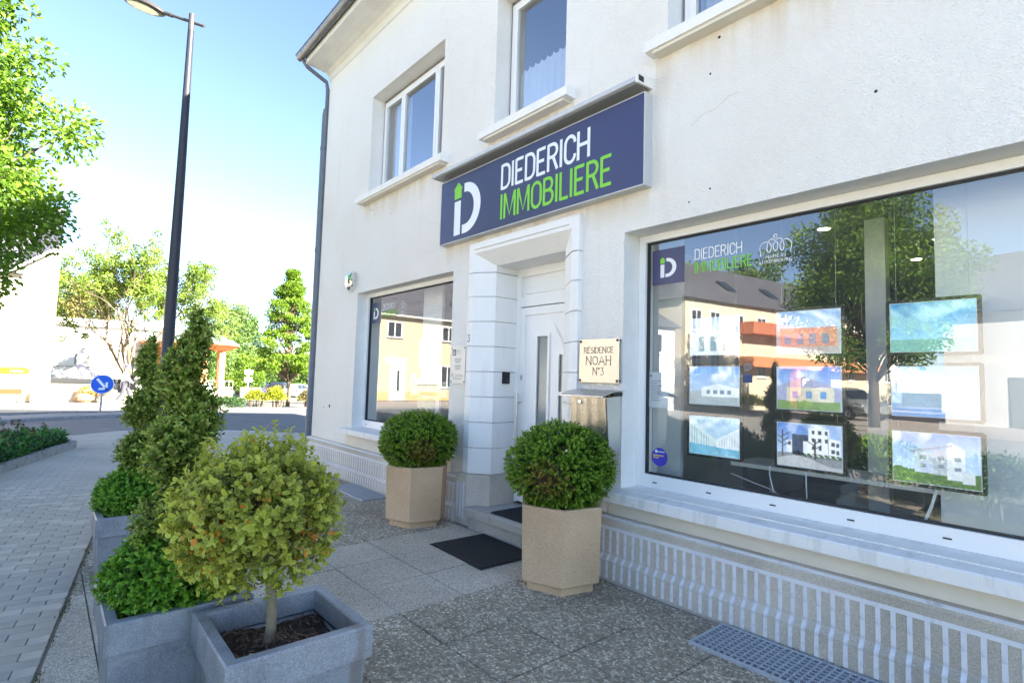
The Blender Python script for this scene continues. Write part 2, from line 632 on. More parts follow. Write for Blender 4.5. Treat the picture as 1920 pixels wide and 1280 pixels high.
# ------------------------------------------------------------------ palette
def stucco():
    m = mat('render_white', (0.78, 0.76, 0.72), rough=0.9, spec=0.2)
    nt = m.node_tree
    b = nt.nodes['Principled BSDF']
    tc = nt.nodes.new('ShaderNodeTexCoord')
    vo = node(nt, 'ShaderNodeTexVoronoi', Scale=95.0)
    nz = node(nt, 'ShaderNodeTexNoise', Scale=60.0, Detail=5.0)
    big = node(nt, 'ShaderNodeTexNoise', Scale=0.9, Detail=5.0)
    for n in (vo, nz, big):
        nt.links.new(tc.outputs['Object'], n.inputs['Vector'])
    ad = node(nt, 'ShaderNodeMath', operation='ADD')
    nt.links.new(vo.outputs['Distance'], ad.inputs[0])
    nt.links.new(nz.outputs['Fac'], ad.inputs[1])
    bp = node(nt, 'ShaderNodeBump', Strength=0.75, Distance=0.012)
    nt.links.new(ad.outputs[0], bp.inputs['Height'])
    nt.links.new(bp.outputs['Normal'], b.inputs['Normal'])
    rp = ramp(nt, [(0.3, (0.845, 0.795, 0.72)), (0.5, (0.87, 0.83, 0.77)), (0.75, (0.875, 0.85, 0.81))])
    nt.links.new(big.outputs['Fac'], rp.inputs['Fac'])
    # rust-coloured run-off marks under sills: vertical streaks that gather in a few places
    mp = node(nt, 'ShaderNodeMapping')
    mp.inputs['Scale'].default_value = (7.0, 7.0, 0.5)
    st = node(nt, 'ShaderNodeTexNoise', Scale=1.0, Detail=4.0)
    nt.links.new(tc.outputs['Object'], mp.inputs['Vector'])
    nt.links.new(mp.outputs[0], st.inputs['Vector'])
    sr = ramp(nt, [(0.60, (0, 0, 0)), (0.80, (0.22, 0.22, 0.22))])
    nt.links.new(st.outputs['Fac'], sr.inputs['Fac'])
    mx = node(nt, 'ShaderNodeMix', data_type='RGBA')
    nt.links.new(sr.outputs['Color'], mx.inputs[0])
    nt.links.new(rp.outputs['Color'], mx.inputs[6])
    mx.inputs[7].default_value = (0.66, 0.58, 0.45, 1)
    # yellow-brown run-off stains just below the upper sills and the sign
    xyz = nt.nodes.new('ShaderNodeSeparateXYZ')
    nt.links.new(tc.outputs['Object'], xyz.inputs[0])
    total = None
    for (cx, hw, z0, z1) in ((-1.65, 0.85, 3.70, 4.17), (-4.05, 0.65, 3.98, 4.17), (-6.67, 1.15, 3.80, 4.17), (-4.0, 1.45, 2.86, 3.12)):
        cm = node(nt, 'ShaderNodeMath', operation='COMPARE')
        cm.inputs[1].default_value = cx
        cm.inputs[2].default_value = hw
        nt.links.new(xyz.outputs[0], cm.inputs[0])
        gr = node(nt, 'ShaderNodeMapRange')
        for k, v in enumerate((z0, z1, 0.0, 1.0)):
            gr.inputs[k + 1].default_value = v
        nt.links.new(xyz.outputs[2], gr.inputs[0])
        ab = node(nt, 'ShaderNodeMath', operation='LESS_THAN')
        ab.inputs[1].default_value = z1
        nt.links.new(xyz.outputs[2], ab.inputs[0])
        m1 = node(nt, 'ShaderNodeMath', operation='MULTIPLY')
        nt.links.new(cm.outputs[0], m1.inputs[0])
        nt.links.new(gr.outputs[0], m1.inputs[1])
        m2 = node(nt, 'ShaderNodeMath', operation='MULTIPLY')
        nt.links.new(m1.outputs[0], m2.inputs[0])
        nt.links.new(ab.outputs[0], m2.inputs[1])
        if total is None:
            total = m2
        else:
            ad2 = node(nt, 'ShaderNodeMath', operation='ADD')
            nt.links.new(total.outputs[0], ad2.inputs[0])
            nt.links.new(m2.outputs[0], ad2.inputs[1])
            total = ad2
    s2 = ramp(nt, [(0.38, (0.12, 0.12, 0.12)), (0.68, (0.85, 0.85, 0.85))])
    nt.links.new(st.outputs['Fac'], s2.inputs['Fac'])
    m3 = node(nt, 'ShaderNodeMath', operation='MULTIPLY')
    nt.links.new(total.outputs[0], m3.inputs[0])
    nt.links.new(s2.outputs['Color'], m3.inputs[1])
    mx2 = node(nt, 'ShaderNodeMix', data_type='RGBA')
    nt.links.new(m3.outputs[0], mx2.inputs[0])
    nt.links.new(mx.outputs[2], mx2.inputs[6])
    mx2.inputs[7].default_value = (0.68, 0.55, 0.37, 1)
    nt.links.new(mx2.outputs[2], b.inputs['Base Color'])
stucco()

def aggregate(name, scale, stops, bump, dist, joint):
    """exposed pebbles set in cement"""
    m = mat(name, (0.3, 0.3, 0.28), rough=0.85, spec=0.25)
    nt = m.node_tree
    b = nt.nodes['Principled BSDF']
    tc = nt.nodes.new('ShaderNodeTexCoord')
    wob = node(nt, 'ShaderNodeTexNoise', Scale=scale * 0.6, Detail=2.0)
    nt.links.new(tc.outputs['Object'], wob.inputs['Vector'])
    wm = node(nt, 'ShaderNodeMix', data_type='RGBA')
    wm.inputs[0].default_value = 0.012
    nt.links.new(tc.outputs['Object'], wm.inputs[6])
    nt.links.new(wob.outputs['Color'], wm.inputs[7])
    vo = node(nt, 'ShaderNodeTexVoronoi', Scale=scale)
    ve = node(nt, 'ShaderNodeTexVoronoi', Scale=scale, feature='DISTANCE_TO_EDGE')
    for n in (vo, ve):
        nt.links.new(wm.outputs[2], n.inputs['Vector'])
    sp = nt.nodes.new('ShaderNodeSeparateColor')
    nt.links.new(vo.outputs['Color'], sp.inputs[0])
    rp = ramp(nt, stops)
    nt.links.new(sp.outputs[0], rp.inputs['Fac'])
    eg = ramp(nt, [(0.02, (1, 1, 1)), (0.12, (0, 0, 0))])
    nt.links.new(ve.outputs['Distance'], eg.inputs['Fac'])
    mx = node(nt, 'ShaderNodeMix', data_type='RGBA')
    nt.links.new(eg.outputs['Color'], mx.inputs[0])
    nt.links.new(rp.outputs['Color'], mx.inputs[6])
    mx.inputs[7].default_value = (*joint, 1)
    big = node(nt, 'ShaderNodeTexNoise', Scale=1.3, Detail=6.0)
    nt.links.new(tc.outputs['Object'], big.inputs['Vector'])
    br = ramp(nt, [(0.3, (0.72, 0.71, 0.68)), (0.7, (1.1, 1.1, 1.1))])
    nt.links.new(big.outputs['Fac'], br.inputs['Fac'])
    mu = node(nt, 'ShaderNodeMix', data_type='RGBA', blend_type='MULTIPLY')
    mu.inputs[0].default_value = 1.0
    nt.links.new(mx.outputs[2], mu.inputs[6])
    nt.links.new(br.outputs['Color'], mu.inputs[7])
    nt.links.new(mu.outputs[2], b.inputs['Base Color'])
    bp = node(nt, 'ShaderNodeBump', Strength=bump, Distance=dist)
    cl = ramp(nt, [(0.0, (0, 0, 0)), (0.3, (1, 1, 1))])
    nt.links.new(ve.outputs['Distance'], cl.inputs['Fac'])
    nt.links.new(cl.outputs['Color'], bp.inputs['Height'])
    nt.links.new(bp.outputs['Normal'], b.inputs['Normal'])
aggregate('slab_coarse', 62.0, [(0.0, (0.25, 0.22, 0.17)), (0.45, (0.42, 0.365, 0.28)), (0.75, (0.60, 0.525, 0.41)), (1.0, (0.88, 0.81, 0.68))], 0.85, 0.005, (0.30, 0.26, 0.195))
aggregate('slab_fine', 130.0, [(0.0, (0.35, 0.305, 0.245)), (0.5, (0.59, 0.53, 0.435)), (1.0, (0.82, 0.77, 0.67))], 0.7, 0.003, (0.43, 0.38, 0.305))
aggregate('plinth_roughcast', 230.0, [(0.0, (0.52, 0.465, 0.39)), (0.5, (0.69, 0.63, 0.545)), (1.0, (0.82, 0.78, 0.70))], 0.5, 0.002, (0.55, 0.49, 0.415))
aggregate('beige_aggregate', 240.0, [(0.0, (0.56, 0.37, 0.22)), (0.5, (0.70, 0.485, 0.305)), (1.0, (0.82, 0.61, 0.41))], 0.5, 0.0015, (0.60, 0.41, 0.25))

mat('smooth_white', (0.83, 0.80, 0.75), 0.75, var=0.05, vscale=4, bump=0.08, bscale=30)
mat('soffit_paint', (0.72, 0.69, 0.63), 0.8, color2=(0.80, 0.78, 0.74), vscale=2.0, c2lo=0.35, c2hi=0.6)
mat('portal_paint', (0.83, 0.81, 0.78), 0.65, color2=(0.74, 0.715, 0.67), vscale=1.0, c2lo=0.55, c2hi=0.78, bump=0.14, bscale=22, dist=0.008, vmap=(9, 9, 1.6))
mat('portal_joint', (0.50, 0.49, 0.46), 0.9)
mat('sill_paint', (0.82, 0.80, 0.77), 0.7, color2=(0.72, 0.70, 0.67), vscale=1.0, c2lo=0.52, c2hi=0.60, bump=0.2, bscale=35, vmap=(11.0, 3.0, 2.2))
mat('band_paint', (0.73, 0.735, 0.76), 0.6, color2=(0.55, 0.55, 0.57), vscale=9.0, c2lo=0.58, c2hi=0.70)
mat('under_sill', (0.72, 0.67, 0.58), 0.85, var=0.05, vscale=3, bump=0.1, bscale=60)
mat('pvc_white', (0.85, 0.84, 0.82), 0.35, spec=0.5)
mat('gasket', (0.03, 0.03, 0.032), 0.6)
mat('zinc_gutter', (0.20, 0.20, 0.20), 0.45, metal=0.7, var=0.2, vscale=5)
mat('zinc_pipe', (0.15, 0.17, 0.20), 0.5, metal=0.3, var=0.12, vscale=4)
mat('slate', (0.10, 0.10, 0.115), 0.6, var=0.3, vscale=2.0, bump=0.5, bscale=7)
mat('sign_navy', (0.042, 0.046, 0.120), 0.35, spec=0.5)
mat('sign_white', (0.80, 0.81, 0.84), 0.5)
mat('sign_green', (0.22, 0.60, 0.05), 0.5)
mat('aluminium', (0.58, 0.58, 0.58), 0.55, metal=0.3, var=0.06, vscale=6)
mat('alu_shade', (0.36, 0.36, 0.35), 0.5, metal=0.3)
mat('plaque_metal', (0.58, 0.51, 0.42), 0.38, metal=0.6, var=0.04, vscale=1.5)
mat('engraving', (0.10, 0.09, 0.085), 0.7)
mat('dark_metal', (0.03, 0.032, 0.035), 0.4, metal=0.3)
mat('black_plastic', (0.012, 0.012, 0.014), 0.35)
mat('steel_brushed', (0.62, 0.56, 0.46), 0.34, metal=0.9, var=0.10, vscale=3)
mat('steel_side', (0.60, 0.59, 0.57), 0.38, metal=0.85, var=0.08, vscale=3)
mat('rubber_black', (0.010, 0.011, 0.014), 0.75, var=0.5, vscale=60, bump=0.3, bscale=180)
mat('mat_ridged', (0.025, 0.027, 0.032), 0.8, bump=0.5, bscale=120)
mat('concrete_step', (0.40, 0.39, 0.36), 0.85, color2=(0.20, 0.20, 0.18), vscale=7.0, c2lo=0.55, c2hi=0.75, bump=0.35, bscale=90)
mat('kerb_stone', (0.24, 0.235, 0.225), 0.9, color2=(0.11, 0.11, 0.10), vscale=8, c2lo=0.5, c2hi=0.7, bump=0.4, bscale=60)
mat('galvanised', (0.42, 0.46, 0.51), 0.5, metal=0.35, var=0.15, vscale=20)
mat('pit_shade', (0.018, 0.018, 0.018), 0.9)
def zinc():
    m = mat('zinc_planter', (0.31, 0.325, 0.355), rough=0.55, metal=0.3, bump=0.25, bscale=40, dist=0.006)
    nt = m.node_tree
    b = nt.nodes['Principled BSDF']
    tc = nt.nodes.new('ShaderNodeTexCoord')
    geo = nt.nodes.new('ShaderNodeNewGeometry')
    big = node(nt, 'ShaderNodeTexNoise', Scale=3.5, Detail=7.0, Roughness=0.7)
    fine = node(nt, 'ShaderNodeTexNoise', Scale=160.0, Detail=2.0)
    mp = node(nt, 'ShaderNodeMapping')
    mp.inputs['Scale'].default_value = (9.0, 9.0, 1.2)
    run = node(nt, 'ShaderNodeTexNoise', Scale=1.0, Detail=5.0)
    nt.links.new(geo.outputs['Position'], big.inputs['Vector'])
    nt.links.new(geo.outputs['Position'], fine.inputs['Vector'])
    nt.links.new(geo.outputs['Position'], mp.inputs['Vector'])
    nt.links.new(mp.outputs[0], run.inputs['Vector'])
    r1 = ramp(nt, [(0.30, (0.20, 0.215, 0.245)), (0.50, (0.31, 0.325, 0.355)), (0.72, (0.40, 0.415, 0.44))])
    nt.links.new(big.outputs['Fac'], r1.inputs['Fac'])
    r2 = ramp(nt, [(0.35, (0.80, 0.80, 0.80)), (0.65, (1.15, 1.15, 1.15))])
    nt.links.new(fine.outputs['Fac'], r2.inputs['Fac'])
    mu = node(nt, 'ShaderNodeMix', data_type='RGBA', blend_type='MULTIPLY')
    mu.inputs[0].default_value = 1.0
    nt.links.new(r1.outputs['Color'], mu.inputs[6])
    nt.links.new(r2.outputs['Color'], mu.inputs[7])
    r3 = ramp(nt, [(0.58, (0, 0, 0)), (0.74, (0.65, 0.65, 0.65))])
    nt.links.new(run.outputs['Fac'], r3.inputs['Fac'])
    mx = node(nt, 'ShaderNodeMix', data_type='RGBA')
    nt.links.new(r3.outputs['Color'], mx.inputs[0])
    nt.links.new(mu.outputs[2], mx.inputs[6])
    mx.inputs[7].default_value = (0.20, 0.165, 0.14, 1)
    nt.links.new(mx.outputs[2], b.inputs['Base Color'])
zinc()
mat('soil', (0.035, 0.022, 0.016), 0.95, color2=(0.075, 0.05, 0.036), vscale=45, c2lo=0.45, c2hi=0.65, bump=1.0, bscale=60)
mat('mulch_chip', (0.16, 0.10, 0.065), 0.9, var=0.5, vscale=25)
mat('bark', (0.16, 0.125, 0.085), 0.9, var=0.3, vscale=14, bump=0.8, bscale=28)
mat('bark_dark', (0.085, 0.065, 0.05), 0.9, var=0.3, vscale=10, bump=0.6, bscale=20)
mat('stem_bark', (0.26, 0.20, 0.13), 0.85, color2=(0.17, 0.17, 0.11), vscale=18, bump=0.5, bscale=40)
mat('asphalt', (0.15, 0.15, 0.153), 0.9, var=0.16, vscale=1.2, bump=0.3, bscale=150)
mat('asphalt_pale', (0.30, 0.285, 0.26), 0.9, var=0.14, vscale=1.0, bump=0.3, bscale=150)
mat('road_paint', (0.62, 0.62, 0.62), 0.7, var=0.1, vscale=9)
mat('pavement_far', (0.38, 0.34, 0.30), 0.9, var=0.12, vscale=1.5)
mat('terrain', (0.20, 0.18, 0.145), 0.95, color2=(0.07, 0.10, 0.035), vscale=0.25, c2lo=0.45, c2hi=0.6)
mat('cobble', (0.23, 0.23, 0.235), 0.9, var=0.3, vscale=16)
mat('paver', (0.48, 0.43, 0.355), 0.92, color2=(0.39, 0.35, 0.29), vscale=1.1, c2lo=0.40, c2hi=0.65, bump=0.35, bscale=110)
mat('paver_pale', (0.52, 0.47, 0.39), 0.92, var=0.15, vscale=1.3, bump=0.35, bscale=110)
mat('joint_sand', (0.24, 0.21, 0.165), 0.95, color2=(0.05, 0.075, 0.03), vscale=4, c2lo=0.58, c2hi=0.72)
mat('lamp_paint', (0.026, 0.028, 0.040), 0.5, spec=0.4)
mat('lamp_grey', (0.055, 0.052, 0.055), 0.5)
mat('lamp_lens', (0.62, 0.60, 0.52), 0.25)
mat('cream_wall', (0.50, 0.435, 0.31), 0.85, var=0.03, vscale=0.8)
mat('cream_base', (0.52, 0.36, 0.17), 0.85, var=0.06, vscale=1.0)
mat('white_wall', (0.78, 0.76, 0.73), 0.85, var=0.04, vscale=0.7)
mat('grey_wall', (0.25, 0.25, 0.25), 0.85, var=0.15, vscale=1.0)
mat('orange_paint', (0.46, 0.15, 0.08), 0.7, var=0.05, vscale=1.0)
mat('pale_orange', (0.62, 0.25, 0.11), 0.7, var=0.04, vscale=1.0)
mat('yellow_wall', (0.64, 0.57, 0.43), 0.85, var=0.03, vscale=0.7)
mat('window_dark', (0.03, 0.035, 0.045), 0.08, spec=0.8)
mat('copper_green', (0.20, 0.27, 0.24), 0.5, metal=0.2, var=0.1, vscale=1.0)
mat('sandstone', (0.45, 0.37, 0.27), 0.9, var=0.2, vscale=2.0)
mat('sign_blue', (0.01, 0.11, 0.62), 0.4)
mat('sign_yellow', (0.80, 0.62, 0.0), 0.45)
mat('post_grey', (0.30, 0.30, 0.31), 0.45, metal=0.5)
mat('tent_cloth', (0.66, 0.55, 0.56), 0.8)
mat('shop_grey', (0.55, 0.57, 0.56), 0.8)
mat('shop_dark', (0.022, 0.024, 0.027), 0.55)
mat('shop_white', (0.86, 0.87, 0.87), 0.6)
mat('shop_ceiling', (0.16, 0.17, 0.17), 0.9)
mat('cable_white', (0.85, 0.85, 0.83), 0.5)
mat('wire', (0.45, 0.45, 0.45), 0.4, metal=0.6)
mat('sticker_blue', (0.06, 0.05, 0.42), 0.5)
mat('sticker_yellow', (0.75, 0.55, 0.15), 0.5)
mat('paper', (0.72, 0.75, 0.80), 0.7)
mat('print_grey', (0.20, 0.20, 0.23), 0.7)
mat('print_pale', (0.45, 0.50, 0.36), 0.7)
mat('plate_cream', (0.74, 0.70, 0.64), 0.35)
mat('chrome', (0.75, 0.75, 0.74), 0.12, metal=1.0)
mat('curtain', (0.66, 0.66, 0.68), 0.85)
mat('lace', (0.78, 0.80, 0.84), 0.85)
mat('room_beige', (0.55, 0.50, 0.43), 0.85)
mat('skin', (0.55, 0.34, 0.25), 0.6)
mat('jacket', (0.72, 0.62, 0.62), 0.8)
mat('trousers', (0.06, 0.06, 0.075), 0.8)
mat('cap_blue', (0.07, 0.07, 0.17), 0.8)
mat('shoe', (0.20, 0.20, 0.20), 0.7)
mat('tyre', (0.015, 0.015, 0.016), 0.8)
mat('rim', (0.45, 0.45, 0.46), 0.3, metal=0.8)
mat('car_glass', (0.02, 0.025, 0.03), 0.04, spec=0.9)
mat('lamp_red', (0.45, 0.02, 0.02), 0.2)
mat('lamp_clear', (0.7, 0.7, 0.72), 0.15)
mat('plate_yellow', (0.72, 0.48, 0.05), 0.5)
mat('terracotta', (0.24, 0.16, 0.10), 0.85, var=0.15, vscale=6)
for nm, c in (('car_blue', (0.02, 0.04, 0.22)), ('car_white', (0.75, 0.75, 0.76)), ('car_black', (0.02, 0.022, 0.03)),
              ('car_silver', (0.42, 0.44, 0.47)), ('car_grey', (0.17, 0.185, 0.18)), ('car_red', (0.16, 0.02, 0.02))):
    mat(nm, c, 0.22, spec=0.7)
    MATS[nm].node_tree.nodes['Principled BSDF'].inputs['Coat Weight'].default_value = 0.6
glass_mat('shop_glass', (0.90, 0.93, 0.92), 2.3, wav=0.10, veil=0.035)
glass_mat('house_glass', (0.80, 0.84, 0.86), 3.4, wav=0.05)
mat('door_glass', (0.24, 0.27, 0.27), 0.15, spec=0.7)

leaf_mat('leaf_box', (0.025, 0.065, 0.005), (0.12, 0.25, 0.014), (0.28, 0.43, 0.035), dead=(0.34, 0.17, 0.035))
leaf_mat('leaf_box_deep', (0.025, 0.075, 0.007), (0.10, 0.27, 0.018), (0.25, 0.45, 0.04), dead=(0.15, 0.09, 0.02))
leaf_mat('leaf_spiral', (0.038, 0.080, 0.010), (0.165, 0.255, 0.030), (0.40, 0.47, 0.10), dead=(0.26, 0.13, 0.05))
leaf_mat('leaf_variegated', (0.055, 0.085, 0.006), (0.21, 0.27, 0.016), (0.45, 0.50, 0.05), dead=(0.65, 0.19, 0.015), rim=(0.60, 0.58, 0.13))
leaf_mat('leaf_street', (0.045, 0.10, 0.010), (0.125, 0.235, 0.020), (0.26, 0.40, 0.05), trans=0.45)
leaf_mat('leaf_fresh', (0.06, 0.12, 0.012), (0.15, 0.26, 0.02), (0.28, 0.42, 0.04), trans=0.45)
leaf_mat('leaf_sparse', (0.07, 0.12, 0.015), (0.16, 0.25, 0.03), (0.28, 0.38, 0.06), trans=0.4)
leaf_mat('leaf_far', (0.05, 0.10, 0.02), (0.11, 0.19, 0.04), (0.19, 0.29, 0.07), trans=0.3)
leaf_mat('leaf_conifer', (0.015, 0.04, 0.025), (0.035, 0.075, 0.05), (0.07, 0.12, 0.075), trans=0.15)
leaf_mat('leaf_hedge', (0.010, 0.035, 0.008), (0.028, 0.085, 0.018), (0.07, 0.15, 0.03), trans=0.2)
leaf_mat('leaf_yellow', (0.12, 0.15, 0.01), (0.30, 0.34, 0.02), (0.45, 0.48, 0.05), trans=0.4)
leaf_mat('leaf_brownish', (0.12, 0.09, 0.035), (0.20, 0.18, 0.05), (0.30, 0.28, 0.09), trans=0.3)
leaf_mat('leaf_bed', (0.012, 0.05, 0.012), (0.045, 0.16, 0.03), (0.12, 0.30, 0.06), dead=(0.13, 0.05, 0.04), trans=0.3)
leaf_mat('leaf_orange', (0.35, 0.16, 0.04), (0.55, 0.30, 0.08), (0.68, 0.42, 0.14), trans=0.3)

# ================================================================== SETTING
def sheet(name, polys, z, m, kind='structure', parent=None):
    mb = MB()
    for poly in polys:
        mb.add([(x, y, z) for x, y in poly], [tuple(range(len(poly)))])
    o = mb.build(name, m, parent)
    fix_normals(o.data)
    if o.data.polygons[0].normal.z < 0:
        o.data.flip_normals()
    return tag(o, kind=kind) if kind else o

def terrain_z(x, y):
    t = min(max((-33 - x) / 37.0, 0), 1)
    return -0.07 - 1.35 * t * t * (3 - 2 * t)

xs = [-900, -400, -200, -120, -90] + list(range(-72, -30, 3)) + [-25, -10, 0, 20, 60, 200, 900]
ys = [-900, -300, -120, -60, -30, -10, 0, 10, 30, 60, 120, 300, 900]
mb = MB()
mb.add([(x, y, terrain_z(x, y)) for x in xs for y in ys],
       [(i * len(ys) + j, (i + 1) * len(ys) + j, (i + 1) * len(ys) + j + 1, i * len(ys) + j + 1)
        for i in range(len(xs) - 1) for j in range(len(ys) - 1)])
tag(mb.build('ground', 'terrain'), kind='structure')

ROAD = [(-12.5, -9), (-13.3, -3.0), (-14.9, -0.56), (-16.6, 1.5), (-16.6, 2.6), (-15.0, 4.6), (-13.2, 7.0), (-12.6, 12), (-12.6, 60),
        (-24.6, 60), (-24.6, 10), (-24.4, 5), (-24.0, 1.5), (-23.6, -1.5), (-24.5, -9)]
road = sheet('road', [ROAD], -0.045, 'asphalt')
sheet('main_street', [[(-12.5, -9), (-24.5, -9), (-26, -60), (-9, -60), (-9, -17), (60, -17), (60, -6.0), (-12.0, -6.0)]], -0.047, 'asphalt_pale')
sheet('opposite_pavement', [[(-9, -60), (60, -60), (60, -17), (-9, -17)]], -0.036, 'pavement_far')
sheet('far_pavement', [[(-24.4, 60), (-24.4, 5), (-23.8, 1.5), (-23.4, -1.5), (-24.3, -9), (-25.8, -60), (-33.5, -60), (-33.5, 4.5), (-30, 6.2), (-27.5, 7.6), (-27.0, 60)]], -0.035, 'pavement_far')
sheet('parking_lot', [[(-27.0, 12.5), (-31.5, 9.5), (-33.0, 8), (-33.0, 60), (-27.0, 60)]], -0.03, 'asphalt_pale')
# kerb of the far pavement, and painted edge line of the road
pts = [(-24.6, 40), (-24.55, 10), (-24.4, 5), (-23.8, 1.5), (-23.4, -1.5), (-24.3, -9)]
mb = MB()
for (ax, ay), (bx, by) in zip(pts, pts[1:]):
    mb.add([(ax, ay, -0.06), (bx, by, -0.06), (bx - 0.15, by, -0.06), (ax - 0.15, ay, -0.06),
            (ax, ay, 0.04), (bx, by, 0.04), (bx - 0.15, by, 0.04), (ax - 0.15, ay, 0.04)],
           [(4, 5, 6, 7), (0, 4, 5, 1), (2, 6, 7, 3)])
tag(mb.build('far_kerb', 'kerb_stone'), kind='structure')
def paint_line(name, pts, w, z=-0.041):
    mb = MB()
    for (a, b) in zip(pts, pts[1:]):
        d = Vector((b[0] - a[0], b[1] - a[1])).normalized()
        n = Vector((-d.y, d.x)) * w / 2
        mb.quad((a[0] + n.x, a[1] + n.y, z), (b[0] + n.x, b[1] + n.y, z), (b[0] - n.x, b[1] - n.y, z), (a[0] - n.x, a[1] - n.y, z))
    o = mb.build(name, 'road_paint')
    if o.data.polygons[0].normal.z < 0:
        o.data.flip_normals()
    return tag(o, kind='structure')
paint_line('road_edge_line', [(-13.7, -3.0), (-15.3, -0.5), (-17.0, 1.55), (-17.05, 2.7), (-15.4, 4.8)], 0.14)
for k, (p, q) in enumerate([((-13.4, -13.8), (-6.2, -10.2)), ((-3.9, -8.6), (-1.2, -6.9)), ((-16, -12), (-16.6, -15)), ((-17, -17), (-17.6, -20))]):
    paint_line('road_marking', [p, q], 0.15)
# cobbled traffic island
isl = [(-20.6, -0.9), (-21.2, -0.2), (-21.7, 1.0), (-22.2, 2.8), (-22.9, 4.6), (-23.4, 4.7), (-23.5, 3.0), (-23.0, 0.4), (-22.2, -1.1), (-21.3, -1.4)]
mb = MB()
mb.prism(isl, -0.06, 0.035, 'z')
tag(mb.build('traffic_island', 'cobble'), kind='structure')

# ------------------------------------------------------------------ paved footway
def edge_y(x):
    return 0.06 + 0.139 * (-3.6 - x)

FOOT = [(-2.0, -1.6), (-2.0, edge_y(-2.0)), (-9.9, edge_y(-9.9)), (-9.9, 3.3), (-12.5, 6.8), (-13.2, 7.0), (-15.0, 4.6), (-16.6, 2.6), (-16.6, 1.5),
        (-14.9, -0.56), (-13.3, -3.0), (-12.5, -6.0), (-2.0, -6.0)]
foot = sheet('footway', [FOOT], -0.016, 'joint_sand')
BED = [(-8.2, -1.30), (-10.85, -0.40), (-13.55, 0.50), (-14.15, 0.30), (-13.9, -0.7), (-12.6, -2.6), (-8.2, -3.2)]

def inside(poly, x, y):
    c = False
    n = len(poly)
    for i in range(n):
        x1, y1 = poly[i]
        x2, y2 = poly[(i + 1) % n]
        if (y1 > y) != (y2 > y) and x < (x2 - x1) * (y - y1) / (y2 - y1) + x1:
            c = not c
    return c

CRm = np.array(CR)
def proj(p):
    c = CRm.T @ (np.array(p, float) - [0, 0, 1.55])
    if c[2] > -0.05:
        return (-9999, 0, 0)
    return (960 + 1018 * c[0] / -c[2], 640 - 1018 * c[1] / -c[2], -c[2])

U = np.array([-0.9905, 0.1376])
V = np.array([0.1376, 0.9905])
O = np.array([-3.6, 0.06])
spots = []
for i in range(-16, 150):
    for j in range(-30, 40):
        u = i * 0.1015 + 0.05
        v = -0.105 - j * 0.203 - (0.1015 if i % 2 else 0.0)
        c = O + U * u + V * v
        if not inside(FOOT, c[0], c[1]) or inside(BED, c[0], c[1]) or (c[0] > -9.8 and v > -0.09):
            continue
        px = proj((c[0], c[1], 0))
        if px[0] < -120 or px[0] > 700 or px[1] > 1420:
            continue
        spots.append((px[2], u, v, 1.0))
    if i % 2:
        u = i * 0.1015 + 0.05
        c = O + U * u + V * -0.055
        if c[0] > -9.7 and proj((c[0], c[1], 0))[1] < 1420:
            spots.append((proj((c[0], c[1], 0))[2], u, -0.055, 0.48))
spots.sort()
ang = math.atan2(U[1], U[0])
def paver_mb(mb, c, z, rot, du=0.0492, dv=0.0998, b=0.003, tilt=(0, 0)):
    cu, su = math.cos(rot), math.sin(rot)
    pts = []
    for (a, e, zz) in ((du, dv, -0.05), (du, dv, -b), (du - b, dv - b, 0.0)):
        for sx, sy in ((-1, -1), (1, -1), (1, 1), (-1, 1)):
            lx, ly = sx * a, sy * e
            pts.append((c[0] + lx * cu - ly * su, c[1] + lx * su + ly * cu, z + zz + tilt[0] * lx + tilt[1] * ly))
    fs = [(k + i, k + (i + 1) % 4, k + 4 + (i + 1) % 4, k + 4 + i) for k in (0, 4) for i in range(4)] + [(8, 9, 10, 11)]
    mb.add(pts, fs)
one = MB()
paver_mb(one, (0, 0), 0, 0)
pm = [one.mesh('paver', 'paver'), one.mesh('paver', 'paver_pale')]
rest = MB()
for k, (d, u, v, half) in enumerate(spots):
    c = O + U * u + V * v
    z = random.uniform(-0.002, 0.002)
    if k < 300:
        p = link('paver', pm[0] if random.random() < 0.75 else pm[1], foot)
        p.location = (c[0], c[1], z)
        p.scale = (1, half, 1)
        p.rotation_euler = (random.uniform(-.008, .008), random.uniform(-.008, .008), ang + random.uniform(-.01, .01))
    else:
        paver_mb(rest, c, z, ang + random.uniform(-.008, .008), tilt=(random.uniform(-.01, .01), random.uniform(-.01, .01)), dv=0.0998 * half)
rest.build('paver_field', 'paver', foot)['kind'] = 'stuff'

